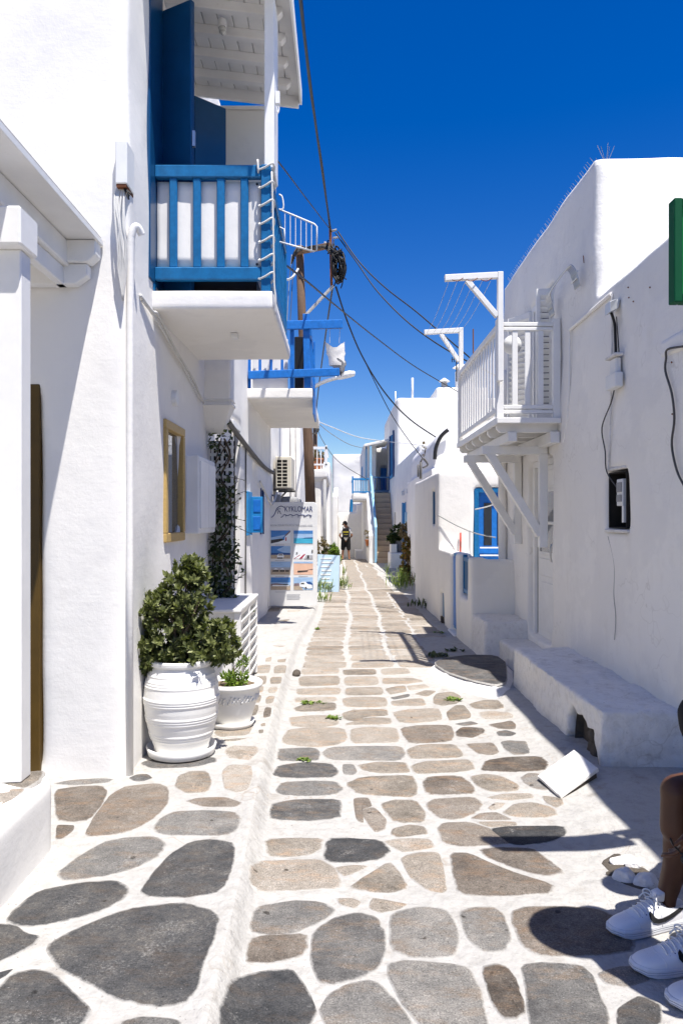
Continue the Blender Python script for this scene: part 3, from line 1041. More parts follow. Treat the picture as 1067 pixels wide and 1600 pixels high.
# porch of the house next door, at the near left
porch = thing('porch', 'white timber porch roof on a square column over a stone topped step', 'porch', (-1.5, 3.2, 0.39))
pl = lump('step', [B(-3.2, -1.265, 0.4, 3.25, -0.3, 0.385)], None, 0.03, 5, 0.008, 'lime_wall', porch)
def step_top(x, y):
    return 0.385
def S(px, py):
    Y = (EYE - 0.385) * F / (py - HY)
    return ((px - CX) * Y / F, Y)
for mat, poly in ((H, [(0,125),(90,105),(170,100),(155,130),(110,160),(40,150)]), (H, [(-60,170),(95,175),(50,210),(0,240),(-60,260)]), (N, [(-120,105),(-20,108),(-10,140),(-120,150)])):
    o = lay_stone([S(x / 2.6675, 1170 + y / 2.6675) for x, y in poly], mat, porch, step_top)
MB().box(-1.59, -1.348, 3.10, 3.20, 0.39, 2.64).build('column', 'white_wood', porch, bevel=0.006)
MB().box(-1.62, -1.325, 3.04, 3.22, 2.64, 2.80).build('capital', 'white_wood', porch, bevel=0.008)
MB().box(-1.62, -1.50, 0.5, 4.125, 2.90, 3.035).build('beam', 'white_wood', porch, bevel=0.006)
MB().box(-1.58, -1.53, 0.5, 4.125, 2.80, 2.899).build('beam', 'white_wood', porch, bevel=0.006)
MB().extrude([(-1.90, 4.03, 2.915), (-1.39, 4.03, 2.915), (-1.345, 4.03, 2.955), (-1.345, 4.03, 3.035), (-1.90, 4.03, 3.035)], (0, 0.09, 0)).build('bracket', 'white_wood', porch, bevel=0.005)
MB().extrude([(-1.90, 4.06, 2.80), (-1.47, 4.06, 2.80), (-1.40, 4.06, 2.85), (-1.40, 4.06, 2.913), (-1.90, 4.06, 2.913)], (0, 0.065, 0)).build('corbel', 'white_wood', porch, bevel=0.005)
pr = MB().box(-3.2, -1.345, 0.3, 4.128, 3.062, 3.085).build('roof', 'grey_wood', porch, bevel=0.003)
for i in range(6):
    x1 = -1.352 - 0.30 * i
    MB().box(x1 - 0.296, x1, 0.35, 4.127, 3.038, 3.060).build('plank', 'white_wood', pr, bevel=0.003)
MB().box(-1.35, -1.332, 0.3, 4.126, 3.03, 3.062).build('edge_board', 'white_wood', pr, bevel=0.003)
MB().box(-2.6, -1.9, 4.05, 4.12, 2.80, 2.90).build('header', 'white_wood', porch, bevel=0.005)

# junction box, hanging cables and painted down pipe on the corner
jb = thing('junction_box', 'white junction box with loose grey cables hanging on the corner wall', 'junction box', (-1.2, 4.35, 3.4))
MB().box(-1.25, -1.185, 4.07, 4.22, 3.36, 3.60).build('casing', 'white_plastic', jb, bevel=0.006)
MB().box(-1.245, -1.19, 4.075, 4.215, 3.345, 3.36).build('base_plate', 'rust', jb)
cb = MB()
for i in range(7):
    x = -1.25 + 0.008 * i
    cb.tube(cat_rom([(x, 4.12, 3.36), (x - 0.008 + rnd(-.01, .01), 4.09, 3.28), (x + rnd(-.012, .012), 4.08, 3.12), (x + 0.012, 4.085, 3.0 + rnd(-.05, .04)), (x + 0.01, 4.09, 2.9), (-1.215, 4.10, 2.72)], 4), 0.006, 5)
cb.build('cable_bundle', 'white_cable', jb, smooth=True)
cb = MB()
for i in range(3):
    cb.tube(cat_rom([(-1.21, 4.1, 3.35), (-1.195 + 0.015 * i, 4.09, 3.31), (-1.18, 4.09, 3.28 + 0.02 * i), (-1.195, 4.11, 3.34)], 5), 0.004, 5)
cb.build('cable', 'black_cable', jb, smooth=True)
dp = MB().tube(cat_rom([(-1.135, 4.19, 3.12), (-1.15, 4.17, 3.155), (-1.17, 4.16, 3.15), (-1.188, 4.16, 3.09)], 5) + [(-1.195, 4.16, 2.6), (-1.197, 4.162, 1.2), (-1.195, 4.16, 0.06)], 0.021, 12)
dp = dp.build('drain_pipe', 'lime_wall', None, smooth=True, loc=(-1.172, 4.215, 0.08))
tag(dp, 'white painted drain pipe with bent top on the left house corner', 'pipe')
# thin wires under the slab
w = MB().tube(cat_rom([(-1.19, 4.36, 2.83), (-1.17, 4.55, 2.79), (-1.165, 4.7, 2.80), (-1.17, 5.2, 2.70), (-1.175, 5.8, 2.62), (-1.18, 6.3, 2.50)], 5), 0.010, 6)
w.tube(cat_rom([(-1.19, 4.40, 2.81), (-1.175, 4.7, 2.765), (-1.175, 5.4, 2.65), (-1.18, 6.2, 2.50)], 5), 0.007, 6)
tag(w.build('wall_cable', 'white_cable', None, smooth=True, loc=(-1.2, 5, 2.7)), 'twin white cables running along the wall under the large balcony slab', 'cable')
w = MB().box(-0.79, -0.74, 5.25, 5.32, 2.80, 2.834).build('socket_box', 'white_plastic', None, bevel=0.004, loc=(-0.76, 5.28, 2.83))
tag(w, 'small white socket box under the near balcony slab', 'socket box')

# canvas, rope and drying rack on the balcony
cv = MB()
n = 26
vs, fs = [], []
for i in range(n + 1):
    for j in range(9):
        x = -1.18 + 0.665 * i / n
        z = 3.12 + 0.545 * j / 8
        y = 4.719 + 0.0015 * sin(i * 0.9) + 0.001 * sin(i * 2.3 + j) + 0.004 * noise.noise(Vector((x * 6, z * 5, 0)))
        vs.append((x, y, z))
for i in range(n):
    for j in range(8):
        fs.append((i * 9 + j, (i + 1) * 9 + j, (i + 1) * 9 + j + 1, i * 9 + j + 1))
cv.add(vs, fs)
cv = cv.build('canvas_sheet', 'white_canvas', None, smooth=True, loc=(-0.85, 4.74, 3.1))
cv.modifiers.new('thick', 'SOLIDIFY').thickness = 0.003
tag(cv, 'white canvas sheet tied behind the blue slats of the near balcony', 'canvas')
for x in (-1.06, -0.93, -0.78, -0.63, -0.54):
    for z in (3.135, 3.65):
        m = MB().tube([(x, 4.712, z), (x, 4.720, z)], 0.008, 10).build('eyelet', 'black_plastic', cv)
cs = MB()
vs, fs = [], []
for i in range(31):
    for j in range(5):
        y = 4.80 + 1.2 * i / 30
        vs.append((-0.508 + 0.006 * sin(i * 0.8 + j), y, 3.12 + 0.545 * j / 4))
for i in range(30):
    for j in range(4):
        fs.append((i * 5 + j, (i + 1) * 5 + j, (i + 1) * 5 + j + 1, i * 5 + j + 1))
o = cs.add(vs, fs).build('canvas_sheet', 'white_canvas', None, smooth=True, loc=(-0.51, 5.4, 3.1))
tag(o, 'white canvas sheet along the street side of the near blue balcony, seen edge on', 'canvas')
rope = []
zs = 3.76
for k in range(7):
    z = 3.72 - 0.115 * k
    rope += [(-0.525, 4.675, z), (-0.48, 4.655, z + 0.01), (-0.435, 4.655, z + 0.035), (-0.430, 4.70, z + 0.01), (-0.47, 4.735, z - 0.03)]
o = MB().tube(cat_rom([(-0.53, 4.66, 3.78), (-0.525, 4.655, 3.70)] + rope, 3), 0.007, 6).tube(cat_rom([(-0.44, 4.655, 3.70), (-0.43, 4.655, 3.3), (-0.425, 4.655, 3.0), (-0.415, 4.65, 2.9), (-0.418, 4.66, 2.8)], 4), 0.006, 6).build('rope', 'white_cable', None, smooth=True, loc=(-0.47, 4.68, 3.4))
tag(o, 'white rope wound around the blue corner post of the near balcony', 'rope')
rk = thing('drying_rack', 'white wire drying rack hooked on the side of the near blue balcony', 'drying rack', (-0.43, 5.1, 3.5))
def rp(px, py):
    return P(px, py, 5.05)
fr_ = MB().tube(cat_rom([rp(436, 304), rp(441, 308), rp(443, 325), rp(437, 328)], 3), 0.006, 6)
fr_.tube([rp(436, 327), rp(460, 337), rp(491, 350), rp(495, 354), rp(495, 391), rp(491, 393), rp(462, 385), rp(437, 378)], 0.006, 6)
fr_.tube([rp(437, 355), rp(444, 358), rp(445, 380)], 0.005, 6)
fr_.build('frame', 'white_metal', rk, smooth=True)
for i in range(6):
    t = (i + 1) / 7
    a = rp(437 + 58 * t, 328 + 24 * t)
    b = rp(437 + 58 * t, 378 + 15 * t)
    MB().tube([a, b], 0.0028, 5).build('wire', 'white_metal', rk)
o = MB().box(-0.428, -0.40, 4.77, 4.80, 4.20, 4.28).tube(cat_rom([(-0.412, 4.78, 4.20), (-0.405, 4.78, 4.17), (-0.412, 4.78, 4.14), (-0.418, 4.78, 4.17), (-0.412, 4.78, 4.20)], 3), 0.005, 6).build('awning_hook', 'white_plastic', None, bevel=0.003, loc=(-0.41, 4.78, 4.24))
tag(o, 'white plastic hook box on the white balcony column', 'hook')

# ------------------------------------------------------------------ trellis and creeper
tr = thing('trellis', 'white square lattice trellis standing out from the left wall beneath the flue', 'trellis', (-1.1, 6.72, 0.8))
for i in range(5):
    MB().box(-1.19 + 0.045 * i, -1.165 + 0.045 * i, 6.720, 6.728, 0.70, 2.22).build('lath', 'white_wood', tr)
for i in range(22):
    MB().box(-1.195, -0.98, 6.710, 6.719, 0.72 + 0.068 * i, 0.747 + 0.068 * i).build('lath', 'white_wood', tr)
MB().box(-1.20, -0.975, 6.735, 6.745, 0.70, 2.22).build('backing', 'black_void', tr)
vine = MB()
stem = MB()
for k in range(5):
    pts = [(-1.1 + rnd(-.06, .08), 6.69, 0.75)]
    for j in range(1, 10):
        pts.append((-1.09 + rnd(-.08, .10), 6.67 + rnd(-.03, .02), 0.75 + j * 0.165))
    stem.tube(cat_rom(pts, 3), 0.006, 5)
for k in range(1000):
    z = 0.6 + 1.78 * random.random() ** 0.95
    dens = 0.55 + 0.45 * noise.noise(Vector((0, 0, z * 2.6))) + (0.25 if z < 1.5 else 0)
    if 1.82 < z < 2.16:
        dens *= 0.22
    if random.random() > dens:
        continue
    wdt = 0.10 + 0.035 * sin(z * 6) + (0.05 if z < 1.2 else 0)
    cx_ = -1.10 + 0.05 * sin(z * 4.3) + (0.06 if z < 1.3 else 0)
    c = (random.gauss(cx_, wdt * 0.6), 6.66 + rnd(-.10, .03), z)
    vine.leaf(c, (rnd(-1, 1), rnd(-1, .1), rnd(-.9, .5)), (rnd(-.4, .4), -0.5, 1), rnd(.04, .075), rnd(.025, .045), random.random() ** 1.6)
for k in range(60):
    a = (-1.0 + rnd(-.05, .05), 6.62, rnd(.7, 1.9))
    b = (a[0] + rnd(.03, .16), 6.6, a[2] + rnd(-.1, .16))
    if k % 3 == 0:
        stem.tube([a, b], 0.0025, 4)
        for q in range(3):
            vine.leaf((a[0] + (b[0] - a[0]) * (q + 1) / 3, 6.6, a[2] + (b[2] - a[2]) * (q + 1) / 3), (rnd(-1, 1), -0.4, rnd(-.6, .6)), (0, -0.4, 1), .04, .02, random.random())
vt = thing('climbing_vine', 'dark green creeper climbing the white lattice trellis', 'climbing plant', (-1.1, 6.66, 0.6))
vine.build('foliage', 'leaf_dark', vt)
stem.build('stem', 'bark', vt, smooth=True)

# slatted bench box, pots, shrub
bx = thing('slatted_box', 'white low cabinet with horizontal slats along the left wall behind the pots', 'cabinet', (-1.0, 6.3, 0.06))
MB().box(-1.19, -0.785, 5.74, 6.96, 0.775, 0.80).build('top', 'white_wood', bx, bevel=0.005)
MB().box(-1.19, -0.84, 5.80, 6.93, 0.10, 0.773).build('carcass', 'white_wood', bx)
MB().box(-0.84, -0.79, 5.76, 5.82, 0.07, 0.773).build('upright', 'white_wood', bx, bevel=0.004)
MB().box(-0.84, -0.79, 6.33, 6.39, 0.07, 0.773).build('upright', 'white_wood', bx, bevel=0.004)
MB().box(-0.84, -0.79, 6.88, 6.94, 0.07, 0.773).build('upright', 'white_wood', bx, bevel=0.004)
sl = MB().beam((-0.800, 5.825, 0.14), (-0.800, 6.325, 0.14), 0.012, 0.062, (0.35, 0, 1)).build('slat', 'white_wood', bx, bevel=0.003)
copies(sl, [(0, 0, 0.088 * i) for i in range(1, 8)])
copies(sl, [(0, 0.56, 0.088 * i) for i in range(0, 8)])
for px in (365, 374):
    pass
o = MB().box(-1.09, -1.0, 6.80, 6.88, 0.80, 0.92).box(-1.06, -1.02, 6.79, 6.80, 0.90, 0.96).build('blue_tub', 'blue_bright', None, bevel=0.006, loc=(-1.05, 6.84, 0.8))
tag(o, 'small blue tub standing on the white slatted cabinet', 'tub')

gx, gy = G(283, 1180)
gy += 0.02
g0 = gz(gx, gy)
pot = thing('plant_pot', 'large white ribbed urn shaped pot in a saucer holding the shrub', 'plant pot', (gx, gy, g0))
prof = [(0.115, 0.015), (0.15, 0.02), (0.175, 0.09), (0.205, 0.19), (0.222, 0.29), (0.228, 0.36), (0.222, 0.43), (0.205, 0.495), (0.188, 0.535), (0.178, 0.55), (0.196, 0.562), (0.198, 0.585), (0.182, 0.592), (0.168, 0.58), (0.16, 0.53), (0.10, 0.525)]
full = []
for (r, z), (r2, z2) in zip(prof, prof[1:]):
    for k in range(5):
        t = k / 5
        zz = z + (z2 - z) * t
        rr = r + (r2 - r) * t
        if 0.05 < zz < 0.53 and r > 0.14 and z2 > z:
            for b in (0.05, 0.12, 0.135, 0.15, 0.225, 0.24, 0.255, 0.335, 0.35, 0.365, 0.44, 0.455, 0.47, 0.505):
                rr += 0.0055 * math.exp(-((zz - b) / 0.0055) ** 2)
        full.append((rr, zz))
dense = []
for i in range(len(prof) - 1):
    (r, z), (r2, z2) = prof[i], prof[i + 1]
    kk = max(2, int(abs(z2 - z) / 0.004))
    for k in range(kk):
        t = k / kk
        zz, rr = z + (z2 - z) * t, r + (r2 - r) * t
        if 1 <= i <= 7:
            for b in (0.05, 0.12, 0.135, 0.15, 0.225, 0.24, 0.255, 0.335, 0.35, 0.365, 0.44, 0.455, 0.47, 0.505):
                rr += 0.005 * math.exp(-((zz - b) / 0.0055) ** 2)
        dense.append((rr, zz))
MB().lathe(dense, (gx, gy, g0), 48).build('body', 'ceramic_white', pot, smooth=True)
MB().lathe([(0.02, 0.004), (0.165, 0.0), (0.198, 0.012), (0.212, 0.06), (0.205, 0.064), (0.19, 0.02), (0.02, 0.014)], (gx, gy, g0 + 0.002), 40).build('saucer', 'ceramic_white', pot, smooth=True)
MB().lathe([(0.001, 0.53), (0.158, 0.532), (0.158, 0.545), (0.001, 0.55)], (gx, gy, g0), 24).build('soil', 'earth', pot)

def shrub_at(base, crown, blobs, tips, mat, leafL, leafW, nm, label, stems=8, group=None, per=(9, 14), seed=1, cat='shrub'):
    rs = random.Random(seed)
    t = thing(nm, label, cat, base, group)
    fo, st = MB(), MB()
    base = Vector(base)
    pts = []
    tries = 0
    while len(pts) < tips and tries < tips * 40:
        tries += 1
        c, r = rs.choice(blobs)
        d = Vector((rs.gauss(0, 1), rs.gauss(0, 1), rs.gauss(0, 1))).normalized()
        rad = (0.45 + 0.55 * rs.random() ** 0.5) * (1 + 0.22 * noise.noise(d * 2.2 + Vector(c) * 3))
        pts.append((Vector(c) + Vector((d.x * r[0], d.y * r[1], d.z * r[2])) * rad, d))
    for p, d in pts:
        n = rs.randint(*per)
        upd = (d * 0.8 + Vector((0, 0, 0.6)) + Vector((rs.gauss(0, .3), rs.gauss(0, .3), rs.gauss(0, .2)))).normalized()
        for k in range(n):
            a = 2.4 * k + rs.random()
            s = upd.cross(Vector((0.31, 0.2, 1))).normalized()
            u = s.cross(upd)
            spread = 0.35 + 0.75 * (k / n)
            dd = (upd * (1 - spread * 0.6) + (s * cos(a) + u * sin(a)) * spread)
            L = leafL * rs.uniform(0.7, 1.15)
            fo.leaf(p - upd * 0.012 * (k / n) * 2, dd, upd, L, leafW * rs.uniform(0.8, 1.2), min(1, max(0, rs.gauss(0.42, 0.25))), fold=0.1)
    for k in range(stems):
        p, d = pts[k * (len(pts) // stems)]
        b = base + Vector((rs.uniform(-.03, .03), rs.uniform(-.03, .03), 0))
        m = b.lerp(p, 0.5) + Vector((rs.uniform(-.04, .04), rs.uniform(-.04, .04), 0.03))
        st.tube(cat_rom([b, m, p], 4), [0.012 * crown] * 5 + [0.006 * crown] * 4, 5)
    fo.build('foliage', mat, t)
    st.build('stem', 'bark', t, smooth=True)
    return t

bz = g0 + 0.545
gx -= 0.02
blobs = [((gx - 0.13, gy, bz + 0.22), (0.17, 0.2, 0.21)), ((gx + 0.05, gy + 0.03, bz + 0.44), (0.17, 0.18, 0.21)), ((gx + 0.18, gy, bz + 0.15), (0.20, 0.2, 0.15)),
         ((gx - 0.02, gy - 0.02, bz + 0.24), (0.22, 0.22, 0.24)), ((gx + 0.07, gy + 0.05, bz + 0.57), (0.10, 0.1, 0.10)), ((gx - 0.18, gy - .02, bz + 0.08), (0.09, 0.12, 0.11)),
         ((gx + 0.02, gy, bz + 0.10), (0.20, 0.18, 0.14)), ((gx - 0.16, gy, bz + 0.34), (0.13, 0.14, 0.12)), ((gx + 0.27, gy - 0.01, bz + 0.13), (0.10, 0.12, 0.13))]
shrub_at((gx, gy, bz), 1.0, blobs, 760, 'leaf_shrub', 0.046, 0.024, 'potted_shrub', 'bushy green shrub growing out of the large ribbed white pot', 14, seed=5)

px_, py_ = G(362, 1135)
p0 = gz(px_, py_)
pot2 = thing('plant_pot', 'smaller white pot with a wide rim and relief band beside the slatted cabinet', 'plant pot', (px_, py_ + 0.02, p0))
prof = [(0.10, 0.03), (0.13, 0.035), (0.155, 0.12), (0.178, 0.20), (0.192, 0.255), (0.195, 0.27), (0.212, 0.282), (0.215, 0.305), (0.20, 0.316), (0.182, 0.31), (0.175, 0.28), (0.02, 0.275)]
MB().lathe(prof, (px_, py_ + 0.02, p0), 40).build('body', 'ceramic_white', pot2, smooth=True, bevel=0)
rl = MB()
for k in range(12):
    for q in range(3):
        pts = []
        for j in range(7):
            a = 2 * pi * (k + 0.28 * q + 0.045 * j) / 12
            r_ = 0.176 + 0.012 * (j / 6)
            pts.append((px_ + r_ * cos(a), py_ + 0.02 + r_ * sin(a), p0 + 0.185 + 0.055 * j / 6 + 0.012 * sin(j * 1.6 + q)))
        rl.tube(pts, 0.007, 5)
rl.build('relief_band', 'ceramic_white', pot2, smooth=True)
MB().lathe([(0.02, 0.004), (0.14, 0.0), (0.16, 0.04), (0.152, 0.043), (0.13, 0.012)], (px_, py_ + 0.02, p0 + 0.002), 32).build('saucer', 'ceramic_white', pot2, smooth=True)
MB().lathe([(0.001, 0.28), (0.174, 0.282), (0.001, 0.29)], (px_, py_ + 0.02, p0), 20).build('soil', 'earth', pot2)
shrub_at((px_, py_, p0 + 0.28), 0.5, [((px_ + 0.02, py_ - 0.02, p0 + 0.33), (0.10, 0.08, 0.05))], 30, 'leaf_fresh', 0.045, 0.016, 'succulent', 'small yellow green succulent growing in the smaller white pot', 4, seed=9, per=(7, 10))
shrub_at((px_, py_ + .05, p0 + 0.28), 0.4, [((px_ + 0.07, py_ + 0.04, p0 + 0.40), (0.04, 0.05, 0.11))], 26, 'leaf_fresh', 0.035, 0.010, 'sprig', 'thin upright green sprig beside the succulent in the smaller pot', 4, seed=10, per=(6, 8))
# ------------------------------------------------------------------ left side: second house, its balcony, sign, cables
hb_ = thing('white_house', 'white house with bright blue balcony rails and glazed white door, beyond the creeper', 'house', (-1.2, 9.5, 0))
lump('wall', [B(-4.5, -1.2, 6.64, 12.62, -0.4, 5.7)],
     [B(-1.30, -1.0, 8.15, 8.78, 0.03, 2.62), B(-1.28, -1.0, 9.95, 10.6, 0.05, 2.28), B(-1.3, -1.0, 10.95, 11.35, 1.3, 1.95), B(-1.5, -1.0, 9.7, 11.6, 3.2, 5.2)],
     0.045, 6, 0.02, 'lime_wall', hb_)
d_ = MB()
window_frame(d_, -1.225, 8.16, 8.77, 0.04, 2.61, 0.07, 0.03, 0.03)
d_ = d_.build('door', 'white_wood', hb_, bevel=0.004)
MB().box(-1.255, -1.235, 8.23, 8.70, 2.02, 2.12).box(-1.255, -1.235, 8.23, 8.70, 0.11, 0.85).build('panel', 'white_wood', d_, bevel=0.004)
MB().box(-1.262, -1.256, 8.23, 8.70, 0.86, 2.015).box(-1.262, -1.256, 8.23, 8.70, 2.125, 2.54).build('pane', 'glass_dark', d_)
w_ = MB().box(-1.235, -1.215, 10.95, 11.35, 1.3, 1.95).build('window', 'blue_dark', hb_, bevel=0.004)
MB().box(-1.215, -1.19, 10.94, 10.99, 1.28, 1.97).box(-1.215, -1.19, 11.31, 11.36, 1.28, 1.97).build('frame', 'blue_dark', w_, bevel=0.004)
# small blue window with its shutter swung out
w_ = MB().box(-1.21, -1.175, 9.25, 9.72, 1.30, 1.86).build('window', 'blue_sky_paint', hb_, bevel=0.004)
MB().box(-1.175, -1.03, 9.62, 9.65, 1.33, 1.80).build('shutter', 'blue_sky_paint', w_, bevel=0.004)
MB().box(-1.15, -1.055, 9.612, 9.62, 1.37, 1.54).box(-1.15, -1.055, 9.612, 9.62, 1.60, 1.76).build('shutter_panel', 'blue_bright', w_, bevel=0.003)
MB().box(-1.21, -1.195, 12.1, 12.5, 0.06, 2.3).build('pilaster', 'lime_wall', hb_, bevel=0.01)
# balcony
s2 = lump('balcony', [B(-1.25, -0.37, 9.40, 12.45, 3.045, 3.18)], None, 0.025, 3, 0.006, 'lime_cream', hb_)
o = MB().beam((-0.435, 9.47, 3.185), (-0.455, 9.47, 4.14), 0.085, 0.085, (0, 1, 0)).build('post', 'blue_bright', s2, bevel=0.006)
MB().box(-1.2, -1.165, 9.44, 9.50, 3.185, 4.0).build('post', 'blue_bright', s2, bevel=0.006)
MB().box(-0.66, -0.61, 9.45, 9.50, 3.185, 3.95).build('post', 'blue_bright', s2, bevel=0.006)
MB().beam((-1.19, 9.415, 3.975), (0.012, 9.415, 4.0), 0.05, 0.11).build('beam', 'blue_bright', s2, bevel=0.006)
MB().beam((-1.19, 9.40, 3.345), (-0.025, 9.40, 3.385), 0.05, 0.10).build('beam', 'blue_bright', s2, bevel=0.006)
sl = MB().box(-1.065, -1.03, 9.46, 9.485, 3.40, 3.92).build('slat', 'blue_bright', s2, bevel=0.005)
copies(sl, [(0.142 * i, 0, 0) for i in (1, 2)])
MB().box(-0.43, -0.39, 9.52, 10.3, 3.30, 3.39).build('rail', 'blue_bright', s2, bevel=0.005)
MB().box(-0.43, -0.39, 9.52, 10.3, 3.88, 3.97).build('rail', 'blue_bright', s2, bevel=0.005)
sl = MB().box(-0.425, -0.395, 9.75, 9.79, 3.39, 3.88).build('slat', 'blue_bright', s2, bevel=0.005)
copies(sl, [(0, 0.17 * i, 0) for i in range(1, 3)])
MB().box(-0.43, -0.37, 10.3, 10.36, 3.185, 4.0).build('post', 'blue_bright', s2, bevel=0.005)
MB().box(-0.368, -0.35, 9.45, 10.2, 2.85, 3.18).build('side_plank', 'blue_bright', s2, bevel=0.005)
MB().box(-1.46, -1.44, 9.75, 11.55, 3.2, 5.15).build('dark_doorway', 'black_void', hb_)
o = MB().box(-1.16, -0.70, 9.62, 9.64, 3.20, 3.86).build('windbreak_sheet', 'white_canvas', None, bevel=0.004, loc=(-0.93, 9.63, 3.2))
tag(o, 'white sheet hung behind the bright blue slats of the further balcony', 'sheet')
o = MB().box(-0.62, -0.50, 9.72, 9.80, 3.19, 3.92).build('folded_chair', 'black_plastic', None, bevel=0.01, loc=(-0.56, 9.76, 3.19))
tag(o, 'dark folded chair leaning on the further blue balcony', 'chair')
# bag hung from the beam
bag = MB()
vs, fs = [], []
for i in range(9):
    for k in range(14):
        a = 2 * pi * k / 14
        t = i / 8
        r = 0.112 - 0.02 * t + 0.022 * noise.noise(Vector((cos(a) * 3, sin(a) * 3, t * 5)))
        vs.append((-0.085 + r * 1.1 * cos(a) + 0.03 * t, 9.43 + r * 0.6 * sin(a), 3.74 - 0.27 * t + (0.045 * cos(2 * a) + 0.012 * sin(5 * a)) * (1 - t)))
for i in range(8):
    for k in range(14):
        fs.append((i * 14 + k, i * 14 + (k + 1) % 14, (i + 1) * 14 + (k + 1) % 14, (i + 1) * 14 + k))
bag.add(vs, fs)
bt = thing('hanging_bag', 'crumpled white plastic bag hanging from the end of the bright blue beam', 'bag', (-0.08, 9.43, 3.75))
bag.build('bag_body', 'white_canvas', bt, smooth=True)
vs, fs = [], []
for i in range(5):
    for k in range(12):
        a = 2 * pi * k / 12
        t = i / 4
        r = 0.105 * (1 - 0.6 * t) + 0.04 * noise.noise(Vector((cos(a) * 4, sin(a) * 4, t * 6)))
        vs.append((-0.05 + 0.04 * t + r * cos(a), 9.43 + r * 0.6 * sin(a), 3.53 - 0.16 * t + 0.03 * sin(3 * a)))
for i in range(4):
    for k in range(12):
        fs.append((i * 12 + k, i * 12 + (k + 1) % 12, (i + 1) * 12 + (k + 1) % 12, (i + 1) * 12 + k))
MB().add(vs, fs).build('bag_bottom', 'grey_cement', bt, smooth=True)
MB().tube([(-0.15, 9.42, 3.94), (-0.15, 9.43, 3.76)], 0.003, 5).tube([(-0.02, 9.42, 3.94), (-0.03, 9.43, 3.76)], 0.003, 5).build('string', 'white_cable', bt)

# armoured pipe and wires along this wall
o = MB().tube(cat_rom([(-1.185, 6.9, 2.66), (-1.17, 7.6, 2.52), (-1.165, 8.8, 2.42), (-1.17, 10.2, 2.34), (-1.175, 11.4, 2.30), (-1.16, 12.6, 2.30)], 5), 0.03, 7).build('conduit', 'dark_cable', None, smooth=True, loc=(-1.17, 9, 2.4))
tag(o, 'thick dark conduit running along the left wall under the further balcony', 'conduit')
o = MB().tube([(-1.18, 9.1, 2.41), (-1.185, 9.1, 0.1)], 0.010, 5).build('wall_cable', 'dark_cable', None, loc=(-1.18, 9.1, 0.1))
tag(o, 'dark cable running straight down beside the small blue shutter', 'cable')
o = MB().tube(cat_rom([(-1.17, 10.6, 2.05), (-1.15, 11.2, 1.9), (-1.13, 12.0, 1.75), (-1.12, 12.9, 2.0)], 5), 0.018, 6).build('wall_cable', 'white_cable', None, smooth=True, loc=(-1.15, 12, 1.9))
tag(o, 'white cable sagging along the left wall towards the air conditioner', 'cable')

# third house on the left
hc = thing('white_house', 'low white house behind the picture board with an air conditioner on it', 'house', (-1.2, 15, 0))
lump('wall', [B(-4.5, -1.2, 12.6, 15.1, -0.4, 3.85), B(-4.5, -0.83, 15.0, 21.5, -0.5, 3.8)], None, 0.06, 5, 0.02, 'lime_wall', hc)
MB().tube([(-1.0, 14.97, 0.0), (-1.0, 14.97, 3.7)], 0.03, 8).build('drain_pipe', 'lime_cream', hc, smooth=True)
MB().tube([(-0.90, 14.98, 0.3), (-0.90, 14.98, 3.7)], 0.022, 8).build('drain_pipe', 'lime_wall', hc, smooth=True)
ac = thing('air_conditioner', 'beige outdoor air conditioner on wall brackets above the picture board', 'air conditioner', (-1.02, 13.2, 2.05))
MB().box(-1.16, -0.875, 12.95, 13.75, 2.05, 2.615).build('casing', 'unit_beige', ac, bevel=0.015, segs=2)
MB().box(-1.135, -0.945, 12.935, 12.95, 2.075, 2.555).build('recess', 'black_void', ac)
fin = MB().box(-1.14, -0.94, 12.925, 12.936, 2.070, 2.082).build('fin', 'unit_beige', ac)
copies(fin, [(0, 0, 0.06 * i) for i in range(1, 9)])
fin = MB().box(-1.142, -1.128, 12.924, 12.936, 2.07, 2.56).build('bar', 'unit_beige', ac)
copies(fin, [(0.093, 0, 0), (0.19, 0, 0)])
MB().box(-1.2, -0.86, 12.96, 13.0, 2.01, 2.045).box(-1.2, -0.86, 13.68, 13.72, 2.01, 2.045).beam((-1.19, 12.98, 1.75), (-0.95, 12.98, 2.02), 0.03, 0.03).box(-1.195, -1.165, 12.96, 13.0, 1.72, 2.4).build('bracket', 'dark_cable', ac)
o = MB().tube([(-1.2, 12.72, 1.92), (-1.06, 12.7, 1.92)], 0.02, 8).box(-1.17, -1.05, 12.64, 12.78, 1.78, 1.93).build('wall_lantern', 'grey_cement', None, bevel=0.01, loc=(-1.1, 12.7, 1.85))
tag(o, 'small grey wall lantern left above the picture board', 'lantern')
o = lump('rubble_mound', [MB().prism([(-1.15, 13.0), (-0.62, 13.0), (-0.55, 14.2), (-1.15, 14.2)], -0.1, 1.9, top=[(-1.1, 13.1), (-0.8, 13.1), (-0.75, 14.0), (-1.1, 14.0)])], None, 0.04, 5, 0.04, 'grey_cement', None, (-0.9, 13.5, 0))
o.name = 'stub_wall'
tag(o, 'grey cement stub wall just behind the picture board', 'wall')

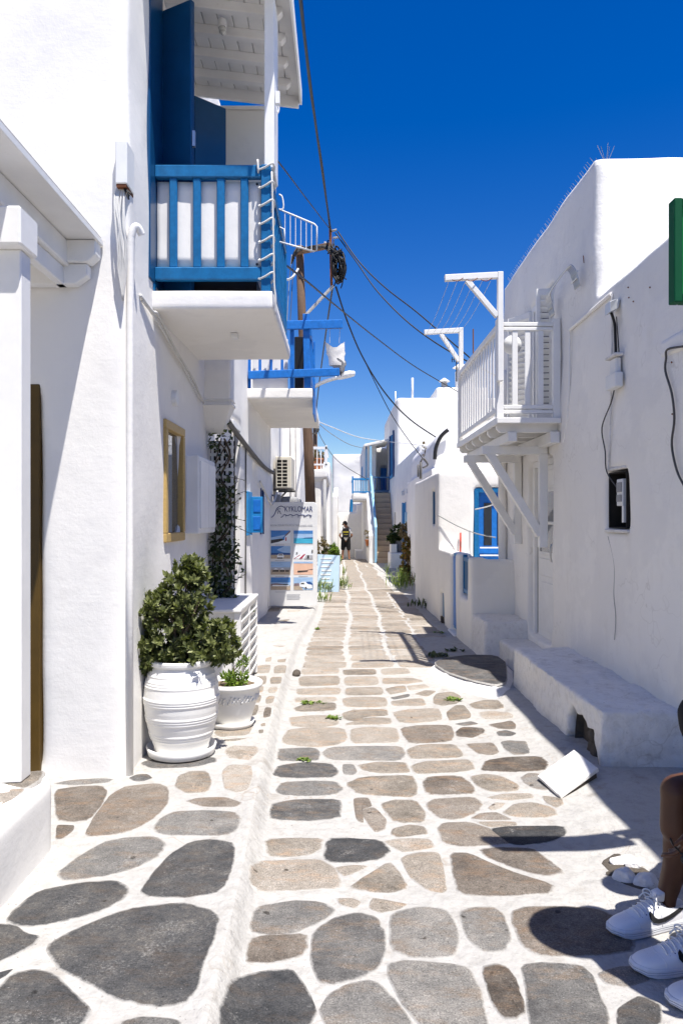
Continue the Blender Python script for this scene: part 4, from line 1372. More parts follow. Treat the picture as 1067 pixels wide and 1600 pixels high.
# the tours board
SY = 12.30
def sx(x):
    return (405 + x / 7.62 - CX) * SY / F
def sz(y):
    return EYE - (760 + y / 7.62 - HY) * SY / F
sign = thing('picture_board', 'tall white tours board with KYKLOMAR lettering and eight photographs', 'sign', (sx(400), SY, gz(-0.8, SY)))
bd = MB()
poly = [(sx(115), sz(1425)), (sx(690), sz(1425)), (sx(690), sz(225)), (sx(680), sz(203)), (sx(655), sz(188)), (sx(140), sz(188)), (sx(118), sz(205))]
bd.extrude([(x, SY, z) for x, z in poly], (0, 0.05, 0))
bd.build('panel', 'white_plastic', sign, bevel=0.004)
MB().box(sx(92), sx(112), SY + 0.0, SY + 0.03, gz(-1.2, SY), sz(370)).build('post', 'black_plastic', sign)
FRONT = (radians(90), 0, 0)
def fit_text(s, x0, x1, y0, y1, mat):
    h = sz(y0) - sz(y1)
    t = text(s, h / 0.70, (sx(x0), SY - 0.0045, sz(y1)), FRONT, mat, sign)
    xs_ = [v.co.x for v in t.data.vertices]
    w = max(xs_) - min(xs_)
    t.scale = ((sx(x1) - sx(x0)) / max(w, 1e-4), 1, 1)
    return t
fit_text('KYKLOMAR', 300, 632, 236, 300, 'print_navy')
for i, ch in enumerate('TOURS'):
    fit_text(ch, 310 + 72 * i, 330 + 72 * i, 345, 369, 'print_navy')
fit_text('BOOK YOUR TOURS & TRANSFERS HERE', 136, 634, 454, 474, 'print_grey')
logo = MB()
def sp(x, y, d=0.004):
    return (sx(x), SY - d, sz(y))
logo.tube(cat_rom([sp(148, 370), sp(170, 350), sp(190, 318), sp(208, 272), sp(235, 243), sp(268, 235), sp(300, 252)], 4), 0.006, 5)
logo.tube(cat_rom([sp(222, 325), sp(228, 298), sp(240, 292), sp(250, 308), sp(256, 332)], 4), 0.005, 5)
logo.tube(cat_rom([sp(215, 290), sp(232, 268), sp(258, 268)], 4), 0.004, 5)
pts = [sp(258, 370), sp(280, 358)]
for i in range(10):
    pts.append(sp(302 + 36 * i, 334 if i % 2 == 0 else 349))
logo.tube(cat_rom(pts, 3), 0.005, 5)
logo.build('wave_emblem', 'print_navy', sign)
def photo(col, row, layers):
    x0, x1 = ((140, 372), (412, 640))[col]
    y0, y1 = ((525, 678), (710, 860), (895, 1050), (1083, 1232))[row]
    mats, mb = [], MB()
    for k, (mat, poly) in enumerate(layers):
        d = 0.002 + 0.0012 * k
        if mat not in mats:
            mats.append(mat)
        mb.extrude([(sx(x0 + (x1 - x0) * u), SY - d - 0.001, sz(y0 + (y1 - y0) * v)) for u, v in poly], (0, 0.001, 0), mats.index(mat))
    return mb.build('photograph', mats, sign)
full_ = [(0, 1), (1, 1), (1, 0), (0, 0)]
def band(a, b):
    return [(0, b), (1, b), (1, a), (0, a)]
photo(0, 0, [('print_sky', full_), ('print_pale_sky', [(0, .75), (.5, .7), (.8, .3), (0, .55)]), ('print_dark', [(0, 1), (0, .74), (.25, .68), (.55, .62), (.7, .75), (.4, .9)]), ('board_white', [(.05, 1), (.4, .88), (.7, .72), (.72, .5), (1, .1), (1, 1)]), ('print_hill', [(.7, .4), (.98, 0), (1, .12), (.8, .4)]), ('print_red', [(.74, .8), (.8, .8), (.8, .5), (.75, .55)])])
photo(1, 0, [('print_pale_sky', full_), ('print_sky', band(0, .25)), ('print_sea', band(.6, 1)), ('print_deep', [(.42, .62), (1, .62), (1, .54), (.6, .56)])])
photo(0, 1, [('print_sky', full_), ('print_pale_sky', [(.3, .3), (.7, 0), (1, 0), (1, .55), (.6, .5)]), ('print_deep', band(.55, .7)), ('print_sand', band(.7, 1)), ('board_white', [(.32, .95), (.32, .75), (.4, .62), (.62, .62), (.68, .8), (.64, .95)]), ('print_dark', [(.36, .74), (.42, .66), (.6, .66), (.62, .74)]), ('print_dark', [(.33, 1), (.33, .9), (.62, .9), (.6, 1)])])
photo(1, 1, [('board_white', full_), ('print_red', [(0, 1), (.05, 1), (.35, .7), (.3, .7)]), ('print_red', [(.28, 1), (.42, 1), (.63, .6), (.5, .68)]), ('print_grey', [(.55, 1), (.65, .72), (1, .72), (1, 1)]), ('print_dark', [(.68, 1), (.72, .72), (.8, .72), (.8, 1)]), ('print_dark', [(.92, .5), (.95, .28), (1, .3), (1, .55)]), ('print_dark', [(.1, .58), (.14, .5), (.22, .52), (.2, .6)])])
photo(0, 2, [('print_grey', full_), ('print_pale_sky', band(0, .45)), ('print_sand', band(.62, 1)), ('print_dark', [(.08, .78), (.1, .66), (.4, .64), (.4, .78)]), ('print_dark', [(.46, .78), (.46, .65), (.7, .65), (.7, .78)]), ('print_dark', [(.75, .78), (.75, .66), (.93, .66), (.93, .78)]), ('board_white', [(.12, .6), (.25, .5), (.4, .6)]), ('board_white', [(.46, .6), (.6, .5), (.72, .6)])])
photo(1, 2, [('print_peach', full_), ('print_pale_sky', band(0, .14)), ('print_hill', [(.7, .62), (1, .56), (1, .62)]), ('print_dark', [(.2, .82), (.2, .7), (.55, .68), (.75, .66), (.72, .76)])])
photo(0, 3, [('print_pale_sky', full_), ('print_sky', band(0, .4)), ('print_sand', band(.66, 1)), ('print_hill', [(0, .68), (0, .52), (.25, .47), (.6, .52), (1, .66)]), ('board_white', [(.05, .7), (.1, .6), (.9, .62), (.95, .7)]), ('print_dark', [(.6, .6), (.65, .52), (.9, .56), (.9, .62)])])
photo(1, 3, [('print_pale_sky', full_), ('print_sand', [(0, 1), (0, .6), (.3, .6), (.5, 1)]), ('print_hill', [(0, .7), (.02, .48), (.28, .46), (.3, .66)]), ('print_deep', [(.6, .5), (.65, .36), (.85, .34), (1, .52), (1, .9)]), ('board_white', [(.3, .72), (.32, .45), (.45, .34), (.62, .34), (.72, .52), (.95, .6), (.98, .85), (.8, .9), (.66, .84)]), ('print_dark', [(.36, .55), (.4, .44), (.54, .44), (.56, .54)]), ('print_dark', [(.58, .88), (.6, .76), (.66, .76), (.68, .9)])])
for x, y in ((190, 694), (190, 880), (190, 1068), (190, 1254), (470, 1068)):
    MB().box(sx(x), sx(x + 110), SY - 0.003, SY - 0.001, sz(y + 6), sz(y)).build('caption', 'print_grey', sign)
for k in range(4):
    MB().box(sx(330), sx(490 - 10 * (k % 2)), SY - 0.003, SY - 0.001, sz(1292 + 18 * k), sz(1284 + 18 * k)).build('caption', 'print_grey', sign)
# light blue board leaning beyond it
ax0, ay0 = -0.525, 16.3
ab = thing('advert_board', 'pale blue advertising board with white lines standing beyond the picture board', 'sign', (-0.28, 16.3, gz(-0.3, 16.3)))
zb = gz(-0.3, 16.3)
MB().extrude([(-0.53, 16.28, zb), (-0.06, 16.28, zb), (-0.04, 16.40, zb + 0.80), (-0.53, 16.40, zb + 0.83)], (0, 0.03, 0)).build('panel', 'board_blue', ab)
for k in range(7):
    z = zb + 0.72 - 0.088 * k
    yy = 16.28 + 0.12 * (z - zb) / 0.82
    MB().box(-0.46 + 0.02 * (k % 2), -0.22 + (0.06 if k == 1 else 0) - 0.02 * (k % 3), yy - 0.008, yy - 0.003, z, z + 0.035).build('text_line', 'board_white', ab)
MB().beam((-0.055, 16.30, zb), (-0.035, 16.42, zb + 0.81), 0.02, 0.03).build('frame', 'grey_cement', ab)

# ------------------------------------------------------------------ utility pole, lamp and cables
pole = thing('utility_pole', 'leaning brown wooden utility pole with coiled black cables near its top', 'utility pole', (-0.55, 13.6, -0.07))
MB().tube([P(487, 838, 13.6), P(482, 700, 13.6), P(472, 500, 13.6), P(468, 385, 13.6)], [0.098, 0.09, 0.077, 0.07], 12).build('shaft', 'pole_wood', pole, smooth=True)
MB().beam(P(462, 394, 13.5), P(519, 383, 13.4), 0.10, 0.09).build('crossarm', 'pole_wood', pole, bevel=0.008)
MB().beam(P(516, 358, 13.4), P(518, 446, 13.4), 0.05, 0.05).build('steel_upright', 'rust', pole, bevel=0.004)
MB().beam(P(478, 492, 13.5), P(521, 446, 13.4), 0.045, 0.045).build('brace', 'grey_wood', pole, bevel=0.004)
MB().tube([P(518, 361, 13.4), P(526, 359, 13.4)], 0.022, 8).tube([P(508, 384, 13.4), P(508, 378, 13.4)], 0.022, 8).tube([P(520, 372, 13.4), P(528, 371, 13.4)], 0.02, 8).build('insulator', 'grey_cement', pole, smooth=True)
coil = MB()
rs = random.Random(3)
for k in range(16):
    cx_, cy_ = 528 + rs.uniform(-3, 3), 415 + rs.uniform(-8, 8)
    rw, rh = rs.uniform(4, 10), rs.uniform(15, 26)
    pts = []
    for j in range(11):
        a = 2 * pi * j / 10 + k
        pts.append(P(cx_ + rw * cos(a) + rs.uniform(-1.2, 1.2), cy_ + rh * sin(a) + rs.uniform(-1.5, 1.5), 13.4 + rs.uniform(-.1, .1)))
    coil.tube(cat_rom(pts, 2), 0.014, 5)
for k in range(12):
    a = (516 + rs.uniform(-4, 6), 380 + rs.uniform(-10, 50))
    b = (526 + rs.uniform(-8, 14), 400 + rs.uniform(-14, 44))
    coil.tube(cat_rom([P(*a, 13.4), P((a[0] + b[0]) / 2 + rs.uniform(-7, 7), (a[1] + b[1]) / 2 + rs.uniform(2, 14), 13.3), P(*b, 13.4), P(b[0] + rs.uniform(-8, 8), b[1] + rs.uniform(4, 16), 13.4)], 4), 0.011, 5)
coil.build('cable_coil', 'black_cable', pole, smooth=True)
wr = MB()
for k in range(5):
    y0 = 382 + 3 * k
    wr.tube(cat_rom([P(456 + 2 * k, 412 - 4 * k, 13.4), P(459, 396 + k, 13.3), P(468, 386 + 1.5 * k, 13.4), P(490, 388 - k + 2 * (k % 2), 13.35), P(508, 384 + k, 13.35), P(520, 392 + 2 * k, 13.35)], 4), 0.014, 5)
wr.build('cable_bunch', 'black_cable', pole, smooth=True)
MB().tube(cat_rom([P(466, 420, 13.4), P(458, 432, 13.3), P(449, 437, 13.3), P(443, 433, 13.3), P(440, 435, 13.3)], 4), 0.02, 6).build('loose_cable', 'white_cable', pole, smooth=True)
la = thing('street_lamp', 'grey street lamp on a thin arm beside the further blue balcony', 'street lamp', tuple(P(488, 606, 13.6)))
MB().tube(cat_rom([P(484, 612, 13.6), P(492, 604, 13.5), P(508, 596, 13.4), P(528, 590, 13.3)], 4), 0.035, 8).build('arm', 'galvanised', la, smooth=True)
MB().tube([P(526, 591, 13.3), P(532, 588, 13.3), P(546, 584.5, 13.3), P(554, 583.5, 13.3), P(555, 584, 13.3)], [0.03, 0.06, 0.065, 0.045, 0.01], 10).build('lamp_head', 'white_plastic', la, smooth=True)

def cable(label, pts, r, mat='black_cable', k=8, nm='power_cable'):
    w = [P(*p) for p in pts]
    o = MB().tube(cat_rom(w, k) if len(w) > 2 else w, r * 0.78, 6).build(nm, mat, None, smooth=True, loc=tuple(w[0]))
    return tag(o, label, 'cable')
cable('thick black twisted cable dropping from the top of the picture to the utility pole', [(460, -110, 4.6), (470, 5, 6.2), (486, 140, 8.4), (503, 265, 11), (517, 362, 13.4)], 0.02)
cable('second strand twisted round the thick black overhead cable', [(459, -110, 4.6), (471.5, 5, 6.22), (484.5, 140, 8.4), (504.5, 265, 11), (515.5, 362, 13.4)], 0.014)
cable('black cable from the near balcony partition up to the utility pole', [(428, 244, 6.2), (450, 272, 7.5), (480, 312, 10), (517, 360, 13.4)], 0.010)
cable('upper black cable sagging right from the utility pole towards the clothes line', [(528, 362, 13.4), (560, 408, 13.2), (600, 448, 12.8), (650, 487, 12.2), (700, 530, 11.6), (735, 560, 11)], 0.016)
cable('lower black cable sagging right from the utility pole behind the white balcony', [(524, 364, 13.4), (556, 408, 13.3), (590, 456, 13), (640, 506, 12.6), (700, 548, 12), (780, 590, 11)], 0.015)
cable('long thin black cable crossing the street from the near balcony to the right roofs', [(430, 402, 7), (480, 440, 9), (530, 482, 12), (590, 530, 16), (650, 574, 19), (722, 616, 21.5)], 0.016)
cable('dark cable hanging from the pole down to the low roof on the right', [(525, 448, 13.4), (540, 495, 14), (565, 555, 14.8), (600, 612, 15.6), (640, 655, 16.2), (690, 689, 16.8)], 0.020)
cable('thin dark cable hanging from the pole to the bracket on the low right house', [(524, 448, 13.4), (545, 510, 14), (575, 575, 14.6), (610, 645, 15.2), (640, 690, 15.8), (668, 726, 16.2)], 0.012)
cable('twisted dark cable dropping from the pole along the further balcony to the far pole', [(520, 446, 13.4), (512, 500, 15), (505, 550, 17.5), (498, 605, 21), (492, 660, 25)], 0.022)
cable('white cable strung from the far pole across to the porch roof', [(491, 656, 25), (520, 668, 27), (560, 683, 29), (604, 690, 31)], 0.022, 'white_cable')
cable('white cable strung from the porch roof along the tall white house', [(604, 690, 31), (625, 692, 26), (660, 696, 20), (684, 700, 17)], 0.014, 'white_cable')
cable('thin grey cable falling from the far pole to the blue stair balcony', [(491, 658, 25), (505, 690, 27), (530, 722, 29), (575, 750, 31)], 0.017, 'dark_cable')
cable('thin grey cable from the far pole to the top of the porch', [(491, 656, 25), (515, 676, 27), (545, 694, 29), (568, 700, 31)], 0.016, 'grey_cable')
cable('pair of thin grey wires hanging left of the utility pole', [(456, 398, 13.4), (452, 440, 13.4), (448, 510, 13.3)], 0.010, 'grey_cable')
cable('slack thin wire hanging beside the utility pole shaft', [(459, 402, 13.4), (457, 440, 13.4), (453, 512, 13.3)], 0.010, 'dark_cable')
fp = thing('utility_pole', 'distant thin wooden pole with tangled cables beyond the further balcony', 'utility pole', tuple(P(492, 840, 25)))
MB().tube([P(494, 850, 25), P(492, 640, 25)], 0.075, 8).build('shaft', 'pole_wood', fp, smooth=True)
cl = MB()
for k in range(6):
    cl.tube(cat_rom([P(488 + rs.uniform(-2, 3), 660, 24.9), P(496 + rs.uniform(-3, 3), 668 + rs.uniform(-4, 4), 24.8), P(490 + rs.uniform(-2, 6), 678, 24.9)], 3), 0.03, 5)
cl.build('cable_bunch', 'dark_cable', fp, smooth=True)

# house with white railing, further left
hg = thing('white_house', 'white house with a railed terrace just behind the brown utility pole', 'house', (-0.9, 23, -0.2))
lump('wall', [B(-4, -0.60, 22.0, 27, -0.8, 2.75), B(-4, -0.42, 21.9, 27, 2.72, 3.0)], None, 0.06, 4, 0.015, 'lime_cream', hg)
MB().tube([(-0.50, 21.95, -0.2), (-0.50, 21.95, 2.7)], 0.05, 8).build('drain_pipe', 'grey_cement', hg, smooth=True)
rl = MB().box(-1.25, -0.43, 21.95, 22.0, 3.60, 3.68).box(-1.25, -0.43, 21.95, 22.0, 3.12, 3.17).box(-0.48, -0.42, 21.95, 22.0, 3.0, 3.72)
rl.box(-0.48, -0.43, 22.0, 25, 3.60, 3.68).build('railing', 'white_wood', hg)
bb = MB().box(-1.2, -1.17, 21.96, 21.99, 3.0, 3.6).build('baluster', 'white_wood', hg)
copies(bb, [(0.115 * i, 0, 0) for i in range(1, 7)])
shrub_at((-0.78, 22.5, 3.02), 1, [((-0.85, 22.5, 3.45), (0.28, 0.2, 0.22))], 40, 'leaf_dry', 0.13, 0.06, 'potted_plant', 'dark leaved plant in a terracotta pot on the railed terrace', 4, seed=21)
o = MB().lathe([(0.12, 0), (0.2, 0.32), (0.22, 0.36), (0.18, 0.36)], (-0.72, 22.45, 3.0), 14).build('plant_pot', 'terracotta', None, smooth=True, loc=(-0.72, 22.45, 3.0))
tag(o, 'terracotta pot behind the white terrace railing on the left', 'plant pot')

# ------------------------------------------------------------------ plants on the left, weeds
def pt_on(px, py):
    x, y = G(px, py)
    return Vector((x, y, gz(x, y)))
b0 = pt_on(512, 868)
b0 = Vector((-0.42, 20.0, gz(-0.4, 20)))
o = MB().box(-0.62, 0.02, 19.7, 20.3, gz(-.3, 20) - 0.1, gz(-.3, 20) + 0.42).build('planter', 'lime_wall', None, bevel=0.03, segs=3, loc=(-0.3, 20, -0.15))
tag(o, 'low white planter behind the pale blue board', 'planter')
shrub_at((-0.18, 20, 0.25), 1.2, [((-0.27, 20, 0.58), (0.22, 0.25, 0.28)), ((-0.20, 20, 0.45), (0.17, .2, .2))], 110, 'leaf_fresh', 0.10, 0.045, 'bush', 'bright green bush in the low white planter beside the walking man', 6, seed=31)
shrub_at((-0.5, 20, 0.25), 1.2, [((-0.54, 19.9, 0.6), (0.18, 0.25, 0.38))], 90, 'leaf_dry', 0.09, 0.035, 'bush', 'brownish dry bush behind the top edge of the pale blue board', 6, seed=32)

def weed(pxs, py, h, n, label, mat='leaf_grass', spread=0.12, seed=0, w=0.012, flat=False, name='weed'):
    rs = random.Random(seed)
    b = pt_on(pxs, py)
    mb = MB()
    for k in range(n):
        c = b + Vector((rs.gauss(0, spread), rs.gauss(0, spread * 0.7), 0))
        c.z = gz(c.x, c.y)
        if flat:
            for q in range(5):
                a = rs.uniform(0, 2 * pi)
                mb.leaf(c + Vector((0, 0, 0.006)), (cos(a), sin(a), rs.uniform(0.1, 0.9)), (0, 0, 1), h * rs.uniform(.5, 1.1), w * 1.6, rs.random())
        else:
            a = rs.uniform(0, 2 * pi)
            top = Vector((cos(a) * 0.3, sin(a) * 0.3, 1)) * h * rs.uniform(0.4, 1.1)
            mb.leaf(c, top, (0.3, -1, 0.1), top.length, w, rs.random())
            for q in range(4):
                p = c + top * (0.3 + 0.17 * q)
                a2 = rs.uniform(0, 2 * pi)
                mb.leaf(p, (cos(a2), sin(a2), 0.4), (0, 0, 1), h * 0.22, w * 1.3, rs.random())
    o = mb.build(name, mat, None, loc=tuple(b))
    return tag(o, label, 'weed')
weed(505, 925, 0.32, 34, 'leggy green weeds at the right foot of the picture board', seed=1, spread=0.10, w=0.02)
weed(502, 940, 0.22, 22, 'low green weed sprouting from the kerb end by the picture board', seed=2, spread=0.07, w=0.02)
weed(533, 921, 0.34, 30, 'tall green weeds right of the pale blue board', seed=3, spread=0.09, w=0.02)
weed(536, 898, 0.3, 14, 'small weed higher up beside the pale blue board', seed=4, spread=0.07, w=0.02)
weed(485, 1100, 0.035, 16, 'yellow green moss weed growing over a paving slab beside the kerb', 'leaf_fresh', 0.045, 5, 0.012, True)
weed(521, 1124, 0.04, 12, 'little tuft of weed at the slab corner in the middle of the street', 'leaf_fresh', 0.022, 6, 0.012, True)
weed(472, 1189, 0.03, 8, 'thin line of moss on the joint below two grey slabs', 'leaf_fresh', 0.03, 7, 0.01, True)
weed(708, 1095, 0.04, 14, 'tuft of weed on the round slab in front of the slate step', 'leaf_fresh', 0.035, 8, 0.012, True)
weed(499, 984, 0.05, 6, 'tiny weed on the far slab by the kerb', 'leaf_fresh', 0.04, 9, 0.015, True)
# broken plaster lump at the kerb
kx_, ky_ = G(465, 1056)
o = lump('rubble', [MB().ball((kx_, ky_, gz(kx_, ky_) + 0.02), 0.05, n=8, sq=(1, 0.8, 0.9))], None, 0.012, 1, 0.03, 'rubble_dark', None, (kx_, ky_, gz(kx_, ky_)), freq=14)
o.name = 'broken_stone'
tag(o, 'small broken brown stone poking out of the white kerb', 'stone')
# ------------------------------------------------------------------ right side: house with the white wooden balcony
XR = 2.0
hr = thing('white_house', 'white house with wooden balcony and rooftop spikes filling the right side', 'house', (2.0, 6, 0))
lump('wall', [B(XR, 5.2, -2.2, 5.82, -0.4, 3.27), B(XR, 5.2, 5.80, 9.12, -0.4, 4.37)],
     [B(1.5, XR + 0.14, 7.02, 7.92, 0.28, 2.12), B(1.5, XR + 0.13, 6.92, 7.75, 2.45, 3.74), B(1.5, XR + 0.18, 5.15, 5.57, 1.41, 1.88)],
     0.04, 7, 0.022, 'lime_wall_worn', hr)
# ground floor door
d_ = MB().box(2.09, 2.125, 7.10, 7.84, 0.29, 2.05).build('door', 'white_wood', hr, bevel=0.004)
f_ = MB()
f_.box(2.05, 2.12, 7.03, 7.10, 0.29, 2.11).box(2.05, 2.12, 7.84, 7.91, 0.29, 2.11).box(2.05, 2.12, 7.10, 7.84, 2.05, 2.11).build('door_frame', 'white_wood', d_, bevel=0.005)
for z0, z1 in ((0.36, 0.86), (0.92, 1.10), (1.84, 2.0)):
    m = MB()
    m.box(2.078, 2.09, 7.2, 7.74, z0, z1).build('panel', 'white_wood', d_, bevel=0.006)
MB().box(2.082, 2.09, 7.22, 7.72, 1.17, 1.78).build('pane', 'glass_window', d_)
MB().box(2.075, 2.09, 7.19, 7.22, 1.15, 1.80).box(2.075, 2.09, 7.72, 7.75, 1.15, 1.80).box(2.075, 2.09, 7.22, 7.72, 1.78, 1.81).box(2.075, 2.09, 7.22, 7.72, 1.14, 1.17).box(2.075, 2.09, 7.22, 7.72, 1.45, 1.48).build('glazing_bar', 'white_wood', d_, bevel=0.003)
MB().box(2.085, 2.095, 7.085, 7.101, 0.3, 2.05).box(2.085, 2.095, 7.839, 7.855, 0.3, 2.05).build('door_gap', 'black_void', d_)
MB().tube(cat_rom([(2.09, 7.14, 1.25), (2.03, 7.14, 1.25), (2.03, 7.14, 1.10), (2.09, 7.14, 1.10)], 4), 0.009, 6).build('handle', 'steel', d_, smooth=True)
# upper door with louvred shutters
d_ = MB().box(2.09, 2.12, 6.93, 7.74, 2.46, 3.72).build('door', 'glass_dark', hr)  # dark glass also carries the shade of the door opening in its colour
MB().box(2.0, 2.09, 6.93, 7.0, 2.46, 3.72).box(2.0, 2.09, 7.67, 7.74, 2.46, 3.72).box(2.0, 2.09, 7.0, 7.67, 3.66, 3.72).build('door_frame', 'white_wood', d_, bevel=0.004)
for a, b in (((1.99, 7.76), (1.83, 8.05)), ((1.99, 6.98), (1.865, 7.0))):
    lf = MB()
    for z in (2.47, 3.66):
        lf.beam((a[0], a[1], z), (b[0], b[1], z), 0.035, 0.06)
    lf.beam((a[0], a[1], 2.45), (a[0], a[1], 3.69), 0.04, 0.04)
    lf.beam((b[0], b[1], 2.45), (b[0], b[1], 3.69), 0.04, 0.04)
    lf = lf.build('shutter', 'white_wood', d_, bevel=0.003)
    lv = MB()
    for k in range(20):
        z = 2.52 + 0.0575 * k
        lv.beam((a[0], a[1], z), (b[0], b[1], z), 0.008, 0.05, (0, -0.9, 1) if b[1] - a[1] < 0.1 else (-0.9, 0, 1))
    lv.build('louvres', 'white_wood', d_)
# recess with the meter
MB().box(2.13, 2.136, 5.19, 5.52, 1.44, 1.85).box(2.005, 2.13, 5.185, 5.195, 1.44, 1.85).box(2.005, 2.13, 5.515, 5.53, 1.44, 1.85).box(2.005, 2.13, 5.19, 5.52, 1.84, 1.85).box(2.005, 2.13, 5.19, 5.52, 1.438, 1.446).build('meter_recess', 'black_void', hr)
mt = MB().box(2.01, 2.08, 5.27, 5.385, 1.60, 1.795).build('meter', 'white_plastic', hr, bevel=0.005)
MB().box(2.002, 2.01, 5.285, 5.37, 1.70, 1.77).box(2.002, 2.01, 5.285, 5.37, 1.63, 1.68).build('meter_window', 'grey_cement', mt)
MB().box(2.01, 2.03, 5.25, 5.285, 1.48, 1.60).build('meter_pipe', 'white_plastic', mt)
MB().box(1.985, 2.05, 5.13, 5.57, 1.405, 1.43).build('sill', 'lime_rough', hr, bevel=0.006)
MB().box(1.992, 2.05, 5.16, 5.56, 1.862, 1.885).build('lintel', 'lime_rough', hr, bevel=0.006)
MB().box(1.99, 2.1, 3.9, 4.62, 2.50, 2.62).build('hood', 'lime_wall', hr, bevel=0.03, segs=3)
# wooden balcony
bal = MB()
bal = MB().box(1.405, 1.985, 6.66, 6.69, 2.375, 2.425).build('balcony', 'white_wood', hr, bevel=0.004)
pk = MB().box(1.43, 1.985, 6.692, 6.90, 2.405, 2.428).build('deck_board', 'white_wood', bal, bevel=0.003)
copies(pk, [(0, 0.213 * i, 0) for i in range(1, 11)])
jo = MB().extrude([(1.43, 6.78, 2.335), (1.46, 6.78, 2.305), (1.99, 6.78, 2.305), (1.99, 6.78, 2.403), (1.43, 6.78, 2.403)], (0, 0.06, 0)).build('joist', 'white_wood', bal, bevel=0.003)
copies(jo, [(0, 0.42 * i, 0) for i in range(1, 6)])
MB().box(1.405, 1.428, 6.70, 8.98, 2.37, 2.43).build('fascia', 'white_wood', bal, bevel=0.003)
MB().box(1.52, 1.60, 6.72, 8.95, 2.215, 2.303).build('bearer', 'white_wood', bal, bevel=0.004)
MB().box(1.90, 1.985, 6.70, 8.95, 2.20, 2.303).build('bearer', 'white_wood', bal, bevel=0.004)
for y, zb_ in ((7.12, 1.23), (8.15, 1.23)):
    br = MB()
    br.extrude([(1.36, y, 2.135), (1.99, y, 2.135), (1.99, y, 2.213), (1.36, y, 2.213)], (0, 0.08, 0))
    br.box(1.915, 1.995, y, y + 0.08, zb_, 2.134)
    br.beam((1.43, y + 0.04, 2.15), (1.93, y + 0.04, zb_ + 0.12), 0.078, 0.075, (0, 1, 0))
    br.build('bracket', 'white_wood', bal, bevel=0.004)
ps = MB().box(1.41, 1.475, 6.70, 6.765, 2.43, 3.33).build('post', 'white_wood', bal, bevel=0.004)
copies(ps, [(0, 2.18, 0), (0.515, -0.005, 0)])
for z0, z1 in ((3.225, 3.255), (3.265, 3.30), (2.47, 2.50), (2.51, 2.545)):
    MB().box(1.476, 1.924, 6.705, 6.75, z0, z1).build('rail', 'white_wood', bal, bevel=0.004)
MB().box(1.415, 1.47, 6.766, 8.879, 3.235, 3.295).build('rail', 'white_wood', bal, bevel=0.005)
MB().box(1.42, 1.465, 6.766, 8.879, 2.485, 2.535).build('rail', 'white_wood', bal, bevel=0.005)
bl = MB().box(1.433, 1.448, 6.835, 6.893, 2.536, 3.234).build('baluster', 'white_wood', bal, bevel=0.003)
copies(bl, [(0, 0.142 * i, 0) for i in range(1, 15)])
bl = MB().box(1.555, 1.605, 6.712, 6.735, 2.546, 3.224).build('baluster', 'white_wood', bal, bevel=0.003)
copies(bl, [(0.115, 0, 0), (0.235, 0, 0)])
for y, xo, zt in ((6.62, 0.93, 3.735), (8.80, 0.99, 3.80)):
    cl = MB()
    cl.box(1.405, 1.455, y, y + 0.055, 2.75 if y < 7 else 3.2, zt)
    cl.beam((xo, y + 0.027, zt - 0.055), (1.404, y + 0.027, zt - 0.03), 0.05, 0.055)
    cl.beam((xo + 0.2, y + 0.027, zt - 0.075), (1.405, y + 0.027, zt - 0.40), 0.045, 0.045, (0, 1, 0))
    cl.build('clothesline_arm', 'white_wood', bal, bevel=0.004)
ln = MB()
for k in range(6):
    x = 0.97 + 0.075 * k
    ln.tube(cat_rom([(x, 6.65, 3.655), (x + 0.01, 7.7, 3.62), (x + 0.05, 8.83, 3.73)], 5), 0.0022, 4)
ln.build('clothesline', 'white_cable', bal)
ln = MB()
for k in range(3):
    x = 0.99 + 0.13 * k
    ln.tube(cat_rom([(x, 6.61, 3.655), (x + 0.05, 6.60, 3.64), (x + 0.10, 6.61, 3.67)], 4), 0.004, 5)
ln.build('line_hook', 'rust', bal)
o = MB().ball((1.62, 7.0, 3.16), 0.09, n=16).build('globe_lamp', 'white_plastic', None, smooth=True, loc=(1.62, 7.0, 3.16))
tag(o, 'white globe lamp behind the near corner of the wooden balcony', 'lamp')

# spikes on the ridge
sk = MB()
rs = random.Random(11)
for k in range(56):
    y = 5.95 + 0.054 * k
    for s in (-1, 1):
        sk.tube([(2.09, y, 4.32), (2.03 + s * 0.025, y + rs.uniform(-.02, .02), 4.425)], 0.0018, 4)
for k in range(5):
    sk.tube([(2.12, 5.90, 4.34), (2.04 + 0.035 * k, 5.86 + rs.uniform(-.04, .04), 4.49)], 0.0022, 4)
o = sk.build('bird_spikes', 'steel', None, loc=(2.06, 7.4, 4.15))
tag(o, 'row of thin metal bird spikes along the right house roof edge', 'bird spikes')
# folded wire rack high on the wall
wk = thing('wire_rack', 'folded white wire rack hooked high on the right house wall', 'rack', (1.96, 6.4, 3.5))
for k in range(5):
    d = 0.028 * k
    MB().tube(cat_rom([(1.93, 6.80 - d, 3.36), (1.90, 6.80 - d, 3.50), (1.88, 6.72 - d, 3.56), (1.88, 6.25 - d, 3.60), (1.90, 6.16 - d, 3.58), (1.93, 6.15 - d, 3.50), (1.95, 6.15 - d, 3.42)], 4), 0.007, 5).build('wire', 'steel', wk, smooth=True)
for z in (3.48, 3.53):
    MB().tube([(1.905, 6.82, z - 0.05), (1.905, 6.66, z - 0.05)], 0.007, 5).build('wire', 'steel', wk)
    MB().tube([(1.925, 6.17, z), (1.925, 6.01, z)], 0.007, 5).build('wire', 'steel', wk)
MB().tube([(1.98, 6.02, 3.6), (1.975, 6.02, 3.66)], 0.004, 5).build('hook', 'rust', wk)

